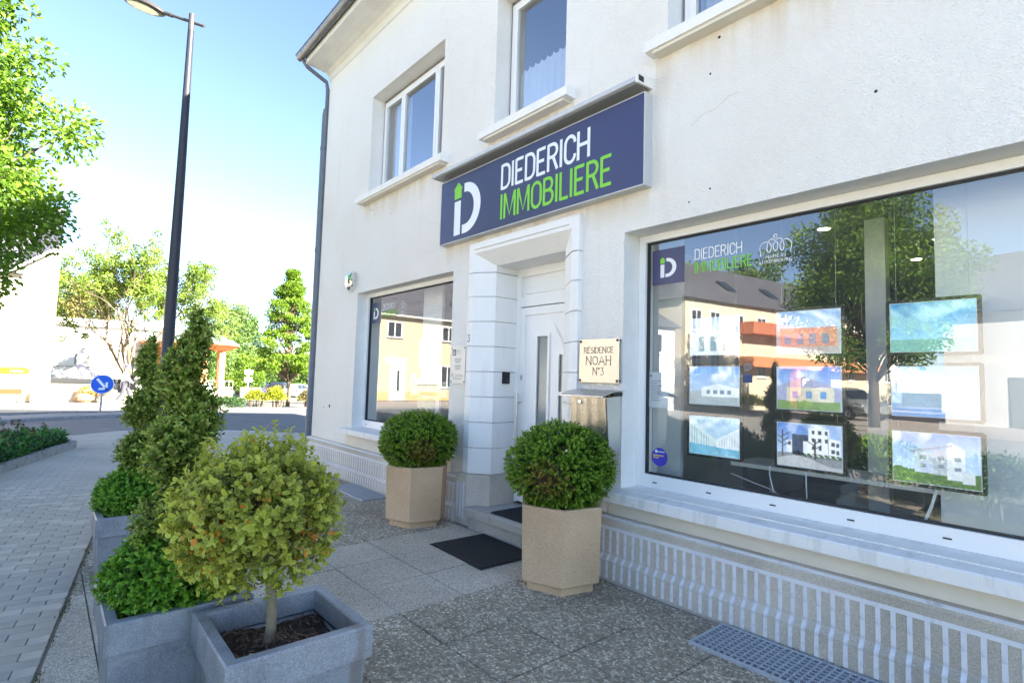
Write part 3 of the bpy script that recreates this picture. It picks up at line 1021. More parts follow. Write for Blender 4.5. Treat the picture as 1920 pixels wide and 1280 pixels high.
# ------------------------------------------------------------------ slab terrace in front of the shop
TER = [(2.2, edge_y(2.2)), (2.2, 3.6), (-9.6, 3.6), (-9.9, edge_y(-9.9))]
terrace = sheet('slab_terrace', [TER], -0.014, 'joint_sand')
def clip(poly, f):
    out = []
    for i in range(len(poly)):
        a, b = poly[i], poly[(i + 1) % len(poly)]
        fa, fb = f(a), f(b)
        if fa >= 0:
            out.append(a)
        if (fa >= 0) != (fb >= 0):
            t = fa / (fa - fb)
            out.append((a[0] + (b[0] - a[0]) * t, a[1] + (b[1] - a[1]) * t))
    return out
for i in range(-10, 14):
    for j in range(-6, 3):
        x0 = -4.8 + 0.52 * i
        y0 = 1.88 + 0.52 * j
        if x0 < -9.7 or y0 > 3.4:
            continue
        g = 0.004
        q = [(x0 + g, y0 + g), (x0 + 0.52 - g, y0 + g), (x0 + 0.52 - g, min(y0 + 0.52 - g, 3.56)), (x0 + g, min(y0 + 0.52 - g, 3.56))]
        q = clip(q, lambda p: p[1] - edge_y(p[0]) - 0.014)
        if len(q) < 3:
            continue
        cx = sum(p[0] for p in q) / len(q)
        cy = sum(p[1] for p in q) / len(q)
        if proj((cx, cy, 0))[2] < 0.3:
            continue
        fine = -4.9 < x0 < -3.3
        dz = random.uniform(-0.003, 0.003)
        tx, ty = random.uniform(-.006, .006), random.uniform(-.006, .006)
        n = len(q)
        zz = lambda p: dz + tx * (p[0] - cx) + ty * (p[1] - cy)
        s = lambda p: (cx + (p[0] - cx) * 0.988, cy + (p[1] - cy) * 0.988)
        mb = MB()
        vs3 = [(p[0], p[1], -0.05) for p in q] + [(p[0], p[1], zz(p) - 0.003) for p in q] + [(*s(p), zz(p)) for p in q]
        fs = [(k * n + a, k * n + (a + 1) % n, (k + 1) * n + (a + 1) % n, (k + 1) * n + a) for k in (0, 1) for a in range(n)] + [tuple(range(2 * n, 3 * n))]
        mb.add(vs3, fs)
        mb.build('paving_slab', 'slab_fine' if fine else 'slab_coarse', terrace)

# moss and small weeds in the joint between slabs and pavers, and at the foot of the wall
n = 2600
xx = RNG.uniform(-9.5, -1.2, n)
yy = np.array([edge_y(x) for x in xx]) + RNG.normal(size=n) * 0.012 + 0.015
keep = (np.sin(xx * 5.1) + np.sin(xx * 13.7 + 1) + RNG.normal(size=n) * 0.6) > 0.3
P = np.stack([xx, yy, 0.004 + 0.012 * RNG.random(n)], 1)[keep]
x2 = RNG.uniform(-6.5, 0.8, 700)
P2 = np.stack([x2, 3.455 + 0.012 * RNG.normal(size=700), 0.006 + 0.01 * RNG.random(700)], 1)
P2 = P2[(np.sin(x2 * 3.3) + RNG.normal(size=700) * 0.5) > 0.9]
P = np.concatenate([P, P2])
D = rand_dirs(len(P)) + np.array([0, 0, 0.8])
tag(link('moss', leaf_data('moss', P, D, 0.014 * (0.6 + RNG.random(len(P))), 0.006, 0.35 + 0.2 * RNG.normal(size=len(P)), (RNG.random(len(P)) < 0.4) * 0.7, 'leaf_hedge')), 'thin moss and weeds along the pavement joints', 'moss', kind='stuff')

# ------------------------------------------------------------------ planted bed with kerb stones
bed = thing('flower_bed', 'low green planted bed with stone edging beside the paved footway', 'flower bed', (-11.5, -0.8, 0))
mb = MB()
mb.prism(BED, -0.05, 0.07, 'z')
o = mb.build('soil', 'soil', bed, world=True)
fix_normals(o.data)
for (a, b) in ((BED[0], BED[1]), (BED[1], BED[2]), (BED[2], BED[3]), (BED[3], BED[4])):
    A, B = Vector(a), Vector(b)
    L = (B - A).length
    n = max(1, round(L / 0.95))
    d = (B - A).normalized()
    nn = Vector((-d.y, d.x)) * 0.09
    for k in range(n):
        p = A + d * (L * k / n + 0.006)
        q = A + d * (L * (k + 1) / n - 0.006)
        mb = MB()
        h = 0.13 + random.uniform(-.006, .006)
        mb.add([(p.x, p.y, -0.03), (q.x, q.y, -0.03), (q.x - nn.x, q.y - nn.y, -0.03), (p.x - nn.x, p.y - nn.y, -0.03),
                (p.x, p.y, h), (q.x, q.y, h), (q.x - nn.x, q.y - nn.y, h), (p.x - nn.x, p.y - nn.y, h)],
               [(4, 5, 6, 7), (0, 1, 5, 4), (1, 2, 6, 5), (2, 3, 7, 6), (3, 0, 4, 7)])
        o = mb.build('kerb_stone', 'kerb_stone', bed, world=True)
        fix_normals(o.data)
Cc = []
while len(Cc) < 2600:
    x, y = random.uniform(-14.2, -8.2), random.uniform(-2.6, 0.5)
    if inside(BED, x, y):
        Cc.append((x, y, 0.12 + 0.20 * random.random() ** 1.3 + 0.05 * math.sin(x * 5) * math.cos(y * 6)))
Cc = np.array(Cc)
P, D, T = sprigs(Cc, np.tile([0, 0, 1.0], (len(Cc), 1)), 9, 0.05, 0.06, 0.10, 0.45, 0.3, 0.3)
me = leaf_data('ground_cover', P, D, 0.065 * (0.7 + 0.6 * RNG.random(len(P))), 0.045, T, (RNG.random(len(P)) < 0.05) * 0.8, 'leaf_bed', up=np.tile([0, 0, 1.0], (len(P), 1)))
link('ground_cover', me, bed, None, True)['kind'] = 'stuff'
for (x, y, h) in ((-13.0, -0.25, 0.55), (-12.7, -0.3, 0.62), (-12.9, 0.05, 0.5), (-12.4, -0.1, 0.48), (-13.3, -0.5, 0.58), (-12.0, -0.45, 0.5)):
    mb = MB()
    mb.tube([(x, y, 0.05), (x + 0.03, y + 0.02, h * 0.6), (x + 0.01, y + 0.05, h)], [0.006, 0.005, 0.003], 5)
    mb.build('rose_stem', 'bark_dark', bed, world=True)
Cc = np.array([(x + random.uniform(-.06, .06), y + random.uniform(-.06, .06), h + random.uniform(-.12, .03)) for (x, y, h) in ((-13.0, -0.25, 0.55), (-12.7, -0.3, 0.62), (-12.9, 0.05, 0.5), (-12.4, -0.1, 0.48), (-13.3, -0.5, 0.58), (-12.0, -0.45, 0.5)) for _ in range(12)])
me = leaf_data('rose_leaves', Cc, rand_dirs(len(Cc)), 0.06, 0.04, 0.2, (RNG.random(len(Cc)) < 0.6) * 0.9, 'leaf_bed')
link('rose_leaves', me, bed, None, True)

# ================================================================== THE SHOP BUILDING
FY = 3.60
XL, XR = -9.47, 6.5
ZT = 6.88
shop = thing('shop_building', 'white rendered shop building with navy sign, white door and large display window', 'building', (-2.0, 3.6, 0))
HOLES = [(-7.88, -5.29, 0.74, 2.81), (-2.79, 1.60, 0.70, 2.80), (-7.67, -5.66, 4.27, 5.86), (-4.60, -3.52, 4.30, 5.86), (-2.39, -0.90, 4.30, 5.86),
         (2.6, 3.7, 4.30, 5.86), (-4.84, -3.32, -0.05, 2.97)]

def grid_wall(mb, x0, x1, z0, z1, y, holes, mi=0):
    X = sorted({x0, x1} | {h[0] for h in holes} | {h[1] for h in holes})
    Z = sorted({z0, z1} | {h[2] for h in holes} | {h[3] for h in holes})
    X = [x for x in X if x0 <= x <= x1]
    Z = [z for z in Z if z0 <= z <= z1]
    for i in range(len(X) - 1):
        for j in range(len(Z) - 1):
            cx, cz = (X[i] + X[i + 1]) / 2, (Z[j] + Z[j + 1]) / 2
            if any(h[0] < cx < h[1] and h[2] < cz < h[3] for h in holes):
                continue
            mb.quad((X[i], y, Z[j]), (X[i + 1], y, Z[j]), (X[i + 1], y, Z[j + 1]), (X[i], y, Z[j + 1]), mi)

wall = MB()
grid_wall(wall, XL, XR, 0.0, ZT, FY, HOLES)
BY = 4.02
for (x0, x1, z0, z1) in HOLES:
    z0c = max(z0, 0.0)
    wall.quad((x0, FY, z0c), (x0, FY, z1), (x0, BY, z1), (x0, BY, z0c), 1)
    wall.quad((x1, FY, z0c), (x1, BY, z0c), (x1, BY, z1), (x1, FY, z1), 1)
    wall.quad((x0, FY, z1), (x1, FY, z1), (x1, BY, z1), (x0, BY, z1), 1)
    if z0 > 0:
        wall.quad((x0, FY, z0), (x0, BY, z0), (x1, BY, z0), (x1, FY, z0), 1)
# inner leaf, gable ends, back wall
grid_wall(wall, XL, XR, 0.0, ZT, BY, HOLES, 1)
wall.quad((XL, FY, 0), (XL, FY, ZT), (XL, 14.0, ZT), (XL, 14.0, 0))
wall.quad((XR, FY, 0), (XR, 14.0, 0), (XR, 14.0, ZT), (XR, FY, ZT))
wall.quad((XL, 14.0, 0), (XL, 14.0, ZT), (XR, 14.0, ZT), (XR, 14.0, 0))
wall.build('wall', ['render_white', 'smooth_white'], shop, world=True)

# drilled holes and hairline cracks in the render
for (x, z, r) in ((-1.95, 4.10, 0.012), (-2.02, 3.85, 0.009), (-2.02, 2.98, 0.008), (-0.97, 3.30, 0.010), (-2.19, 2.92, 0.007), (-8.75, 1.03, 0.030), (-8.98, 1.00, 0.012),
                  (-7.57, 4.05, 0.010), (-7.50, 4.04, 0.008), (-7.35, 4.03, 0.006), (-6.9, 3.85, 0.006)):
    hol = MB()
    hol.lathe([(r, FY - 0.0015), (r * 0.8, FY - 0.003)], 8, (x, 0, z), axis='y')
    hol.build('drill_hole', 'gasket', shop, world=True)
for pts in ([(-2.18, 3.50), (-2.08, 3.56), (-1.98, 3.565), (-1.88, 3.62), (-1.80, 3.625)], [(-0.80, 4.02), (-0.70, 4.02), (-0.62, 4.05), (-0.52, 4.07)],
            [(-0.62, 3.93), (-0.52, 3.905), (-0.44, 3.90), (-0.38, 3.92)], [(-0.34, 3.98), (-0.22, 3.99), (-0.12, 3.96)]):
    crk = MB()
    crk.ribbon(pts, 0.0022, y=FY - 0.004)
    crk.build('hairline_crack', 'cream_base', shop, world=True)

# soffit line, cove cornice, gutter, roof
mb = MB()
mb.box(XL, XR, FY - 0.006, FY + 0.01, 6.853, 6.862)
mb.build('cornice_line', 'portal_joint', shop, world=True)
prof = [(3.60, 6.86), (3.595, 6.90), (3.57, 6.945), (3.51, 6.985), (3.42, 7.00), (3.30, 7.008), (3.17, 7.01), (3.155, 7.018), (3.155, 7.13), (3.60, 7.13)]
mb = MB()
mb.prism(prof, XL - 0.03, XR, 'x')
o = mb.build('cornice', 'soffit_paint', shop, world=True)
fix_normals(o.data)
gut = MB()
gp = [(3.085 + 0.072 * math.cos(R(a)), 7.16 + 0.085 * math.sin(R(a))) for a in range(180, 361, 15)]
gi = [(3.085 + 0.064 * math.cos(R(a)), 7.16 + 0.077 * math.sin(R(a))) for a in range(360, 179, -15)]
gut.prism(gp + gi, XL - 0.14, XR, 'x')
gut.tube([(XL - 0.14, 3.013, 7.166), (XR, 3.013, 7.166)], 0.012, 8)
cap = [(3.085 + 0.068 * math.cos(R(a)), 7.16 + 0.081 * math.sin(R(a))) for a in range(180, 361, 15)]
gut.prism(cap, XL - 0.142, XL - 0.135, 'x')
gut = gut.build('gutter', 'zinc_gutter', shop, smooth=True, world=True)
fix_normals(gut.data)
x = XL + 0.1
while x < XR:
    sm = MB()
    gs = [(3.085 + 0.0745 * math.cos(R(a)), 7.16 + 0.0875 * math.sin(R(a))) for a in range(180, 361, 15)]
    g2 = [(3.085 + 0.060 * math.cos(R(a)), 7.16 + 0.073 * math.sin(R(a))) for a in range(360, 179, -15)]
    sm.prism(gs + g2, x, x + 0.022, 'x')
    sm.build('gutter_bracket', 'zinc_gutter', gut)
    x += 0.48
rf = MB()
e0, e1, zb, zr = 3.02, 14.5, 7.18, 12.0
rf.add([(XL - 0.15, e0, zb), (XR + 0.2, e0, zb), (XR + 0.2, e1, zb), (XL - 0.15, e1, zb), (XL + 2.4, 8.8, zr), (XR - 2.4, 8.8, zr)],
       [(0, 1, 5, 4), (1, 2, 5), (2, 3, 4, 5), (3, 0, 4), (3, 2, 1, 0)])
rf.build('roof', 'slate', shop, world=True)

# downpipe on the corner
dp = MB()
px_, py_ = XL - 0.100, 3.585
dp.tube([(XL - 0.06, 3.12, 7.08), (XL - 0.05, 3.2, 6.98), (XL - 0.055, 3.55, 6.84), (XL - 0.055, 3.585, 6.7), (XL - 0.055, 3.585, 6.30)], 0.036, 10)
dp.tube([(px_ + 0.05, py_, 6.34), (px_, py_, 6.24), (px_, py_, 0.0)], 0.058, 12)
dpo = dp.build('downpipe', 'zinc_pipe', shop, smooth=True, world=True)
for z in (5.62, 3.75, 2.62, 2.32, 0.75):
    cl = MB()
    cl.lathe([(0.058, z - 0.03), (0.066, z - 0.028), (0.066, z + 0.028), (0.058, z + 0.03)], 12, (px_, py_, 0))
    cl.box(px_, XL, py_ - 0.012, py_ + 0.012, z - 0.008, z + 0.008)
    cl.build('pipe_clip', 'zinc_pipe', dpo)

# ------------------------------------------------------------------ plinth with painted bands
PLP = [(3.60, 0.470), (3.545, 0.460), (3.522, 0.440), (3.520, 0.185), (3.482, 0.145), (3.476, -0.03), (3.70, -0.03), (3.70, 0.475)]
def plinth(x0, x1):
    mb = MB()
    mb.prism(PLP, x0, x1, 'x')
    o = mb.build('plinth', 'plinth_roughcast', shop, world=True)
    fix_normals(o.data)
    cp = MB()
    cp.prism([(3.60, 0.482), (3.545, 0.474), (3.526, 0.462), (3.518, 0.448), (3.518, 0.438), (3.60, 0.438)], x0 - 0.002, x1 + 0.002, 'x')
    c = cp.build('plinth_cap', 'plinth_roughcast', o)
    fix_normals(c.data)
    edge = MB()
    edge.prism([(3.5435, 0.4755), (3.5255, 0.4645), (3.5255, 0.455), (3.56, 0.455)], x0, x1, 'x')
    fix_normals(edge.build('plinth_edge', 'band_paint', o).data)
    rail = MB()
    rail.box(x0, x1, 3.518, 3.54, 0.374, 0.398)
    rail.build('plinth_rail', 'band_paint', o)
    return o
pl_a = plinth(XL - 0.02, -4.98)
pl_b = plinth(-3.20, XR)
bandm = MB()
w = 0.0118
prof = [(3.5185, 0.373), (3.5185, 0.1855), (3.4805, 0.1455), (3.4745, 0.012)]
for a, b in zip(prof, prof[1:]):
    bandm.quad((-w, a[0], a[1]), (-w, b[0], b[1]), (w, b[0], b[1]), (w, a[0], a[1]))
    for s in (-w, w):
        bandm.quad((s, a[0], a[1]), (s, b[0], b[1]), (s, b[0] + 0.012, b[1]), (s, a[0] + 0.012, a[1]))
bme = bandm.mesh('plinth_band', 'band_paint')
SP = 0.0735
x = XL + 0.03
while x < 1.0:
    if x < -5.02 or x > -3.16:
        o = link('plinth_band', bme, shop, (x + random.uniform(-.002, .002), 0, 0), True)
    x += SP
# splayed plinth under the door surround
for s in (-1, 1):
    cx = -4.08
    mb = MB()
    e = [(cx + s * 0.90, 3.60), (cx + s * 0.90, 3.515), (cx + s * 0.70, 3.515), (cx + s * 0.485, 3.665), (cx + s * 0.485, 4.02), (cx + s * 0.90, 4.02)]
    mb.prism(e, -0.03, 0.52, 'z')
    o = mb.build('portal_base', 'plinth_roughcast', shop, world=True)
    fix_normals(o.data)
    bd = MB()
    for k in range(3):
        t = cx + s * (0.86 - 0.058 * k)
        bd.box(t - 0.012, t + 0.012, 3.511, 3.53, 0.05, 0.43)
    for k in range(3):
        t = 0.18 + 0.32 * k
        xx, yy = cx + s * (0.70 - 0.215 * t), 3.515 + 0.15 * t
        bd.add([(xx - 0.011, yy - 0.004 - 0.008 * s * 0, 0.20), (xx + 0.011, yy - 0.004 + (-s) * 0.0077 * 2, 0.20),
                (xx + 0.011, yy - 0.004 + (-s) * 0.0077 * 2, 0.43), (xx - 0.011, yy - 0.004, 0.43)], [(0, 1, 2, 3)])
    bd.build('portal_base_bands', 'band_paint', o)

# ------------------------------------------------------------------ door surround of splayed blocks
def block_poly(s, cx=-4.08, j=0.0):
    return [(cx + s * (0.83 - j), 3.60 + 2 * j), (cx + s * (0.83 - j), 3.55 + j), (cx + s * 0.735, 3.55 + j), (cx + s * (0.52 + j), 3.70 + j), (cx + s * (0.52 + j), 4.02), (cx + s * 0.83, 4.02)]
zs = [0.523, 0.80, 1.075, 1.35, 1.625, 1.90, 2.175, 2.45, 2.72]
for s in (-1, 1):
    for a, b in zip(zs, zs[1:]):
        mb = MB()
        q = block_poly(s)
        qi = block_poly(s, j=0.006)
        n = len(q)
        pts = [(p[0], p[1], z) for z, pp in ((a + 0.002, qi), (a + 0.009, q), (b - 0.009, q), (b - 0.002, qi)) for p in pp]
        fs = [(k * n + i, k * n + (i + 1) % n, (k + 1) * n + (i + 1) % n, (k + 1) * n + i) for k in range(3) for i in range(n)]
        fs += [tuple(range(n - 1, -1, -1)), tuple(range(3 * n, 4 * n))]
        mb.add(pts, fs)
        o = mb.build('portal_block', 'portal_paint', shop, world=True)
        fix_normals(o.data)
mb = MB()
c = -4.08
oz = 3.05
A = [(c - 0.83, 2.722), (c - 0.83, oz), (c + 0.83, oz), (c + 0.83, 2.722), (c + 0.735, 2.722), (c + 0.735, 2.935), (c - 0.735, 2.935), (c - 0.735, 2.722)]
mb.add([(p[0], 3.55, p[1]) for p in A], [(0, 1, 6, 7), (1, 2, 5, 6), (2, 3, 4, 5)])
mb.add([(c - 0.83, 3.60, 2.722), (c - 0.83, 3.60, oz), (c + 0.83, 3.60, oz), (c + 0.83, 3.60, 2.722), (c - 0.83, 3.55, 2.722), (c - 0.83, 3.55, oz), (c + 0.83, 3.55, oz), (c + 0.83, 3.55, 2.722)],
       [(0, 1, 5, 4), (1, 2, 6, 5), (2, 3, 7, 6)])
# splay of the lintel and its two cheeks, then the flat ceiling of the recess
mb.quad((c - 0.735, 3.55, 2.935), (c + 0.735, 3.55, 2.935), (c + 0.52, 3.70, 2.79), (c - 0.52, 3.70, 2.79))
for s in (-1, 1):
    mb.add([(c + s * 0.735, 3.55, 2.935), (c + s * 0.735, 3.55, 2.722), (c + s * 0.52, 3.70, 2.722), (c + s * 0.52, 3.70, 2.79)], [(0, 1, 2, 3)])
    mb.quad((c + s * 0.52, 3.70, 2.722), (c + s * 0.52, 3.70, 2.79), (c + s * 0.52, 4.02, 2.79), (c + s * 0.52, 4.02, 2.722))
mb.quad((c - 0.52, 3.70, 2.79), (c + 0.52, 3.70, 2.79), (c + 0.52, 4.10, 2.79), (c - 0.52, 4.10, 2.79))
lint = mb.build('portal_lintel', 'portal_paint', shop, world=True)
mb = MB()
mb.box(c - 0.735, c + 0.70, 3.542, 3.56, 2.972, 2.978)
mb.build('lintel_groove', 'portal_joint', lint)

# ------------------------------------------------------------------ entrance door
DY = 4.03
fr = MB()
x0, x1 = c - 0.52, c + 0.52
fr.box(x0, x0 + 0.07, DY - 0.02, DY + 0.06, 0.22, 2.79)
fr.box(x1 - 0.07, x1, DY - 0.02, DY + 0.06, 0.22, 2.79)
fr.box(x0 + 0.07, x1 - 0.07, DY - 0.02, DY + 0.06, 2.70, 2.79)
fr.box(x0 + 0.07, x1 - 0.07, DY - 0.02, DY + 0.06, 2.36, 2.47)
fr.box(x0 + 0.07, x1 - 0.07, DY + 0.015, DY + 0.06, 2.47, 2.70)
fr.box(x0 + 0.115, x1 - 0.115, DY + 0.004, DY + 0.02, 2.505, 2.665)
door = fr.build('entrance_door', 'pvc_white', shop, world=True)
lf = MB()
l0, l1 = x0 + 0.085, x1 - 0.085
G = [(l0 + 0.27, l0 + 0.43, 0.52, 0.98), (l0 + 0.27, l0 + 0.43, 1.02, 2.02)]
G2 = [(l0 + 0.60, l0 + 0.70, 0.52, 0.98), (l0 + 0.60, l0 + 0.70, 1.02, 1.40), (l0 + 0.60, l0 + 0.70, 1.44, 1.82)]
grid_wall(lf, l0, l1, 0.24, 2.345, DY - 0.01, G + G2)
lf.box(l0, l0 + 0.07, DY - 0.03, DY - 0.011, 0.24, 2.345)
lf.box(l1 - 0.05, l1, DY - 0.03, DY - 0.011, 0.24, 2.345)
lf.box(l0 + 0.07, l1 - 0.05, DY - 0.03, DY - 0.011, 2.26, 2.345)
lf.box(l0 + 0.07, l1 - 0.05, DY - 0.03, DY - 0.011, 0.24, 0.36)
for (a, b, z0, z1) in [(G[0][0], G[0][1], 0.52, 2.02), (G2[0][0], G2[0][1], 0.52, 1.82)]:
    for q in ((a - 0.028, a, z0 - 0.028, z1 + 0.028), (b, b + 0.028, z0 - 0.028, z1 + 0.028), (a, b, z1, z1 + 0.028), (a, b, z0 - 0.028, z0), (a, b, 0.98, 1.02)):
        lf.box(q[0], q[1], DY - 0.028, DY - 0.012, q[2], q[3])
lf.box(G2[0][0], G2[0][1], DY - 0.026, DY - 0.012, 1.40, 1.44)
# slanted moulding over the right light
lf.add([(G2[0][0] - 0.10, DY - 0.028, 2.12), (G2[0][0] - 0.075, DY - 0.028, 2.12), (G2[0][1], DY - 0.028, 1.88), (G2[0][1], DY - 0.028, 1.84)], [(0, 1, 2, 3)])
leaf = lf.build('door_leaf', 'pvc_white', door)
gp_ = MB()
for (a, b, z0, z1) in G + G2:
    gp_.quad((a, DY - 0.004, z0), (b, DY - 0.004, z0), (b, DY - 0.004, z1), (a, DY - 0.004, z1))
gp_.build('door_light', 'door_glass', door)
bk = MB()
bk.quad((x0, DY + 0.07, 0.2), (x1, DY + 0.07, 0.2), (x1, DY + 0.07, 2.8), (x0, DY + 0.07, 2.8))
bk.build('door_backing', 'shop_grey', door)
gap = MB()
for q in ((x0 + 0.07, l0, 0.24, 2.36), (l1, x1 - 0.07, 0.24, 2.36), (x0 + 0.07, x1 - 0.07, 2.345, 2.36)):
    gap.quad((q[0], DY + 0.002, q[2]), (q[1], DY + 0.002, q[2]), (q[1], DY + 0.002, q[3]), (q[0], DY + 0.002, q[3]))
gap.build('door_gap', 'print_grey', door)
hd = MB()
hx = l0 + 0.035
hd.tube([(hx, DY - 0.09, 0.78), (hx, DY - 0.09, 1.40)], 0.015, 10)
for z in (0.87, 1.30):
    hd.tube([(hx, DY - 0.03, z), (hx, DY - 0.09, z)], 0.009, 8)
hd.build('door_handle', 'steel_side', door, smooth=True)
lk = MB()
lk.box(hx - 0.012, hx + 0.012, DY - 0.036, DY - 0.03, 1.55, 1.60)
lk.build('door_lock', 'steel_side', door)

# ------------------------------------------------------------------ doorstep
st = MB()
st.bbox(-4.70, -3.40, 3.43, 3.72, 0.125, 0.205, 0.012)
st.bbox(-4.56, -3.60, 3.70, 4.06, 0.10, 0.2035, 0.002)
sto = st.build('doorstep', 'concrete_step', shop, world=True)
rs = MB()
rs.box(-4.66, -3.44, 3.465, 3.72, -0.02, 0.125)
rs.build('step_riser', 'concrete_step', sto)

# ------------------------------------------------------------------ sills
def sill(x0, x1, zt, th, yf, m='sill_paint', yb=3.84, name='window_sill', slope=0.02):
    mb = MB()
    mb.prism([(yb, zt), (yf + 0.012, zt - slope), (yf, zt - slope - 0.010), (yf, zt - slope - th), (yf + 0.03, zt - slope - th - 0.004), (3.62, zt - slope - th), (yb, zt - slope - th)], x0, x1, 'x')
    o = mb.build(name, m, shop, world=True)
    fix_normals(o.data)
    return o
sill(-8.06, -5.12, 0.765, 0.075, 3.47)
sill(-2.95, 1.80, 0.705, 0.078, 3.455)
for q in ((-2.90, 1.75, 0.482, 0.607), (-8.0, -5.18, 0.482, 0.67)):
    us = MB()
    us.box(q[0], q[1], 3.585, 3.60, q[2], q[3])
    us.build('sill_apron', 'under_sill', shop, world=True)
for (a, b) in ((-7.86, -5.48), (-4.72, -3.38), (-2.52, -0.75)):
    sill(a, b, 4.30, 0.095, 3.475, 'smooth_white')
for (a, b) in ((-7.80, -5.54), (-4.66, -3.44), (-2.46, -0.81)):
    us = MB()
    us.box(a, b, 3.497, 3.60, 4.160, 4.183)
    us.build('sill_drip', 'under_sill', shop, world=True)

# ------------------------------------------------------------------ shop windows
def ring(mb, x0, x1, z0, z1, wl, wr, wb, wt, y0, y1, mi=0):
    mb.box(x0, x0 + wl, y0, y1, z0, z1, mi)
    mb.box(x1 - wr, x1, y0, y1, z0, z1, mi)
    mb.box(x0 + wl, x1 - wr, y0, y1, z0, z0 + wb, mi)
    mb.box(x0 + wl, x1 - wr, y0, y1, z1 - wt, z1, mi)

def glazing(mb, x0, x1, z0, z1, y):
    mb.quad((x0, y, z0), (x1, y, z0), (x1, y, z1), (x0, y, z1))

SW = []
for (x0, x1, z0, z1, gy, name) in ((-7.88, -5.29, 0.765, 2.81, 3.80, 'shop_window'), (-2.79, 1.60, 0.705, 2.80, 3.85, 'shop_window')):
    fr = MB()
    ring(fr, x0 + 0.003, x1 - 0.003, z0, z1 - 0.003, 0.065, 0.065, 0.105, 0.06, gy - 0.045, gy + 0.04)
    win = fr.build(name, 'pvc_white', shop, world=True)
    gk = MB()
    ring(gk, x0 + 0.068, x1 - 0.068, z0 + 0.105, z1 - 0.063, 0.010, 0.010, 0.012, 0.010, gy - 0.020, gy + 0.02)
    gk.build('gasket', 'gasket', win)
    gl = MB()
    glazing(gl, x0 + 0.07, x1 - 0.07, z0 + 0.108, z1 - 0.066, gy)
    gl.build('pane', 'shop_glass', win)
    sl = MB()
    x = x0 + 0.16
    while x < x1 - 0.2:
        sl.box(x, x + 0.04, gy - 0.0475, gy - 0.044, z0 + 0.042, z0 + 0.051)
        x += 0.47
    sl.build('drain_slot', 'gasket', win)
    SW.append(win)

def crown_logo(mb, x0, x1, z0, z1, y, wd, mi):
    w, h = x1 - x0, z1 - z0
    q = lambda t, s: (x0 + t * w, z0 + s * h)
    mb.ribbon([q(0.05, 0.0)] + [q(*p) for p in arc(0.20, 0.35, 0.19, 0.33, 170, 40, 8)] + [q(*p) for p in arc(0.30, 0.40, 0.07, 0.25, 20, -160, 8)]
              + [q(*p) for p in arc(0.385, 0.45, 0.14, 0.33, 190, 40, 8)] + [q(*p) for p in arc(0.50, 0.45, 0.07, 0.27, 20, -200, 8)]
              + [q(*p) for p in arc(0.60, 0.45, 0.14, 0.33, 160, 20, 8)] + [q(*p) for p in arc(0.69, 0.40, 0.06, 0.25, 10, -190, 8)]
              + [q(*p) for p in arc(0.80, 0.35, 0.18, 0.33, 150, 10, 8)] + [q(0.93, 0.02)], wd, mi=mi, y=y)
    mb.ribbon([q(*p) for p in arc(0.5, 0.91, 0.055, 0.085, 0, 360, 12)], wd, mi=mi, y=y)

def decal(win, gy, lx0, lx1, lz0, lz1, wx0, wx1, dz, iz, hh, cx0, cx1, cz0, cz1):
    y = gy - 0.003
    sq = MB()
    sq.quad((lx0, y, lz0), (lx1, y, lz0), (lx1, y, lz1), (lx0, y, lz1), 0)
    w, h = lx1 - lx0, lz1 - lz0
    house_logo(sq, lx0 + 0.26 * w, lx0 + 0.76 * w, lz0 + 0.20 * h, lz0 + 0.76 * h, y - 0.001, 1, 2)
    sq.build('logo_sticker', ['sign_navy', 'sign_white', 'sign_green'], win)
    tx = MB()
    stroke_text(tx, 'DIEDERICH', wx0, wx0 + (wx1 - wx0) * 0.84, dz, hh, y, 0.009, 0)
    stroke_text(tx, 'IMMOBILIERE', wx0, wx1, iz, hh, y, 0.0085, 1)
    tx.build('lettering', ['sign_white', 'sign_green'], win)
    cr = MB()
    crown_logo(cr, cx0, cx1, cz0 + 0.055, cz1, y, 0.006, 0)
    add_text(cr, 'MADE IN', cx0 + 0.045, cz0 + 0.033, 0.032, y, width=(cx1 - cx0) * 0.6)
    add_text(cr, 'LUXEMBOURG', cx0 + 0.004, cz0, 0.032, y, width=(cx1 - cx0) * 0.97)
    cr.build('crown_sticker', 'sign_white', win)
decal(SW[1], 3.85, -2.68, -2.38, 2.37, 2.665, -2.29, -1.82, 2.53, 2.425, 0.088, -1.775, -1.545, 2.425, 2.625)
decal(SW[0], 3.80, -7.79, -7.47, 2.345, 2.665, -7.42, -6.96, 2.53, 2.425, 0.085, -6.92, -6.70, 2.425, 2.62)
rd = MB()
rd.lathe([(0.075, 3.8465), (0.074, 3.8455)], 24, (-2.595, 0, 0.955), axis='y', mi=0)
rd.box(-2.655, -2.555, 3.844, 3.8453, 0.962, 0.972, 1)
rd.box(-2.655, -2.60, 3.844, 3.8453, 0.945, 0.954, 1)
rd.box(-2.62, -2.545, 3.844, 3.8453, 0.995, 1.002, 2)
rd.lathe([(0.014, 3.8453), (0.013, 3.844)], 10, (-2.625, 0, 1.000), axis='y', mi=2)
rd.build('round_sticker', ['sticker_blue', 'sticker_yellow', 'sign_white'], SW[1])
dc = MB()
dc.quad((-2.725, 3.862, 1.355), (-2.52, 3.862, 1.355), (-2.52, 3.862, 1.645), (-2.725, 3.862, 1.645), 0)
dc.box(-2.705, -2.685, 3.859, 3.861, 1.605, 1.625, 1)
for k in range(9):
    dc.box(-2.69, -2.69 + random.uniform(0.05, 0.13), 3.859, 3.861, 1.57 - 0.02 * k, 1.575 - 0.02 * k, 1)
dc.build('paper_notice', ['paper', 'print_grey'], SW[1])

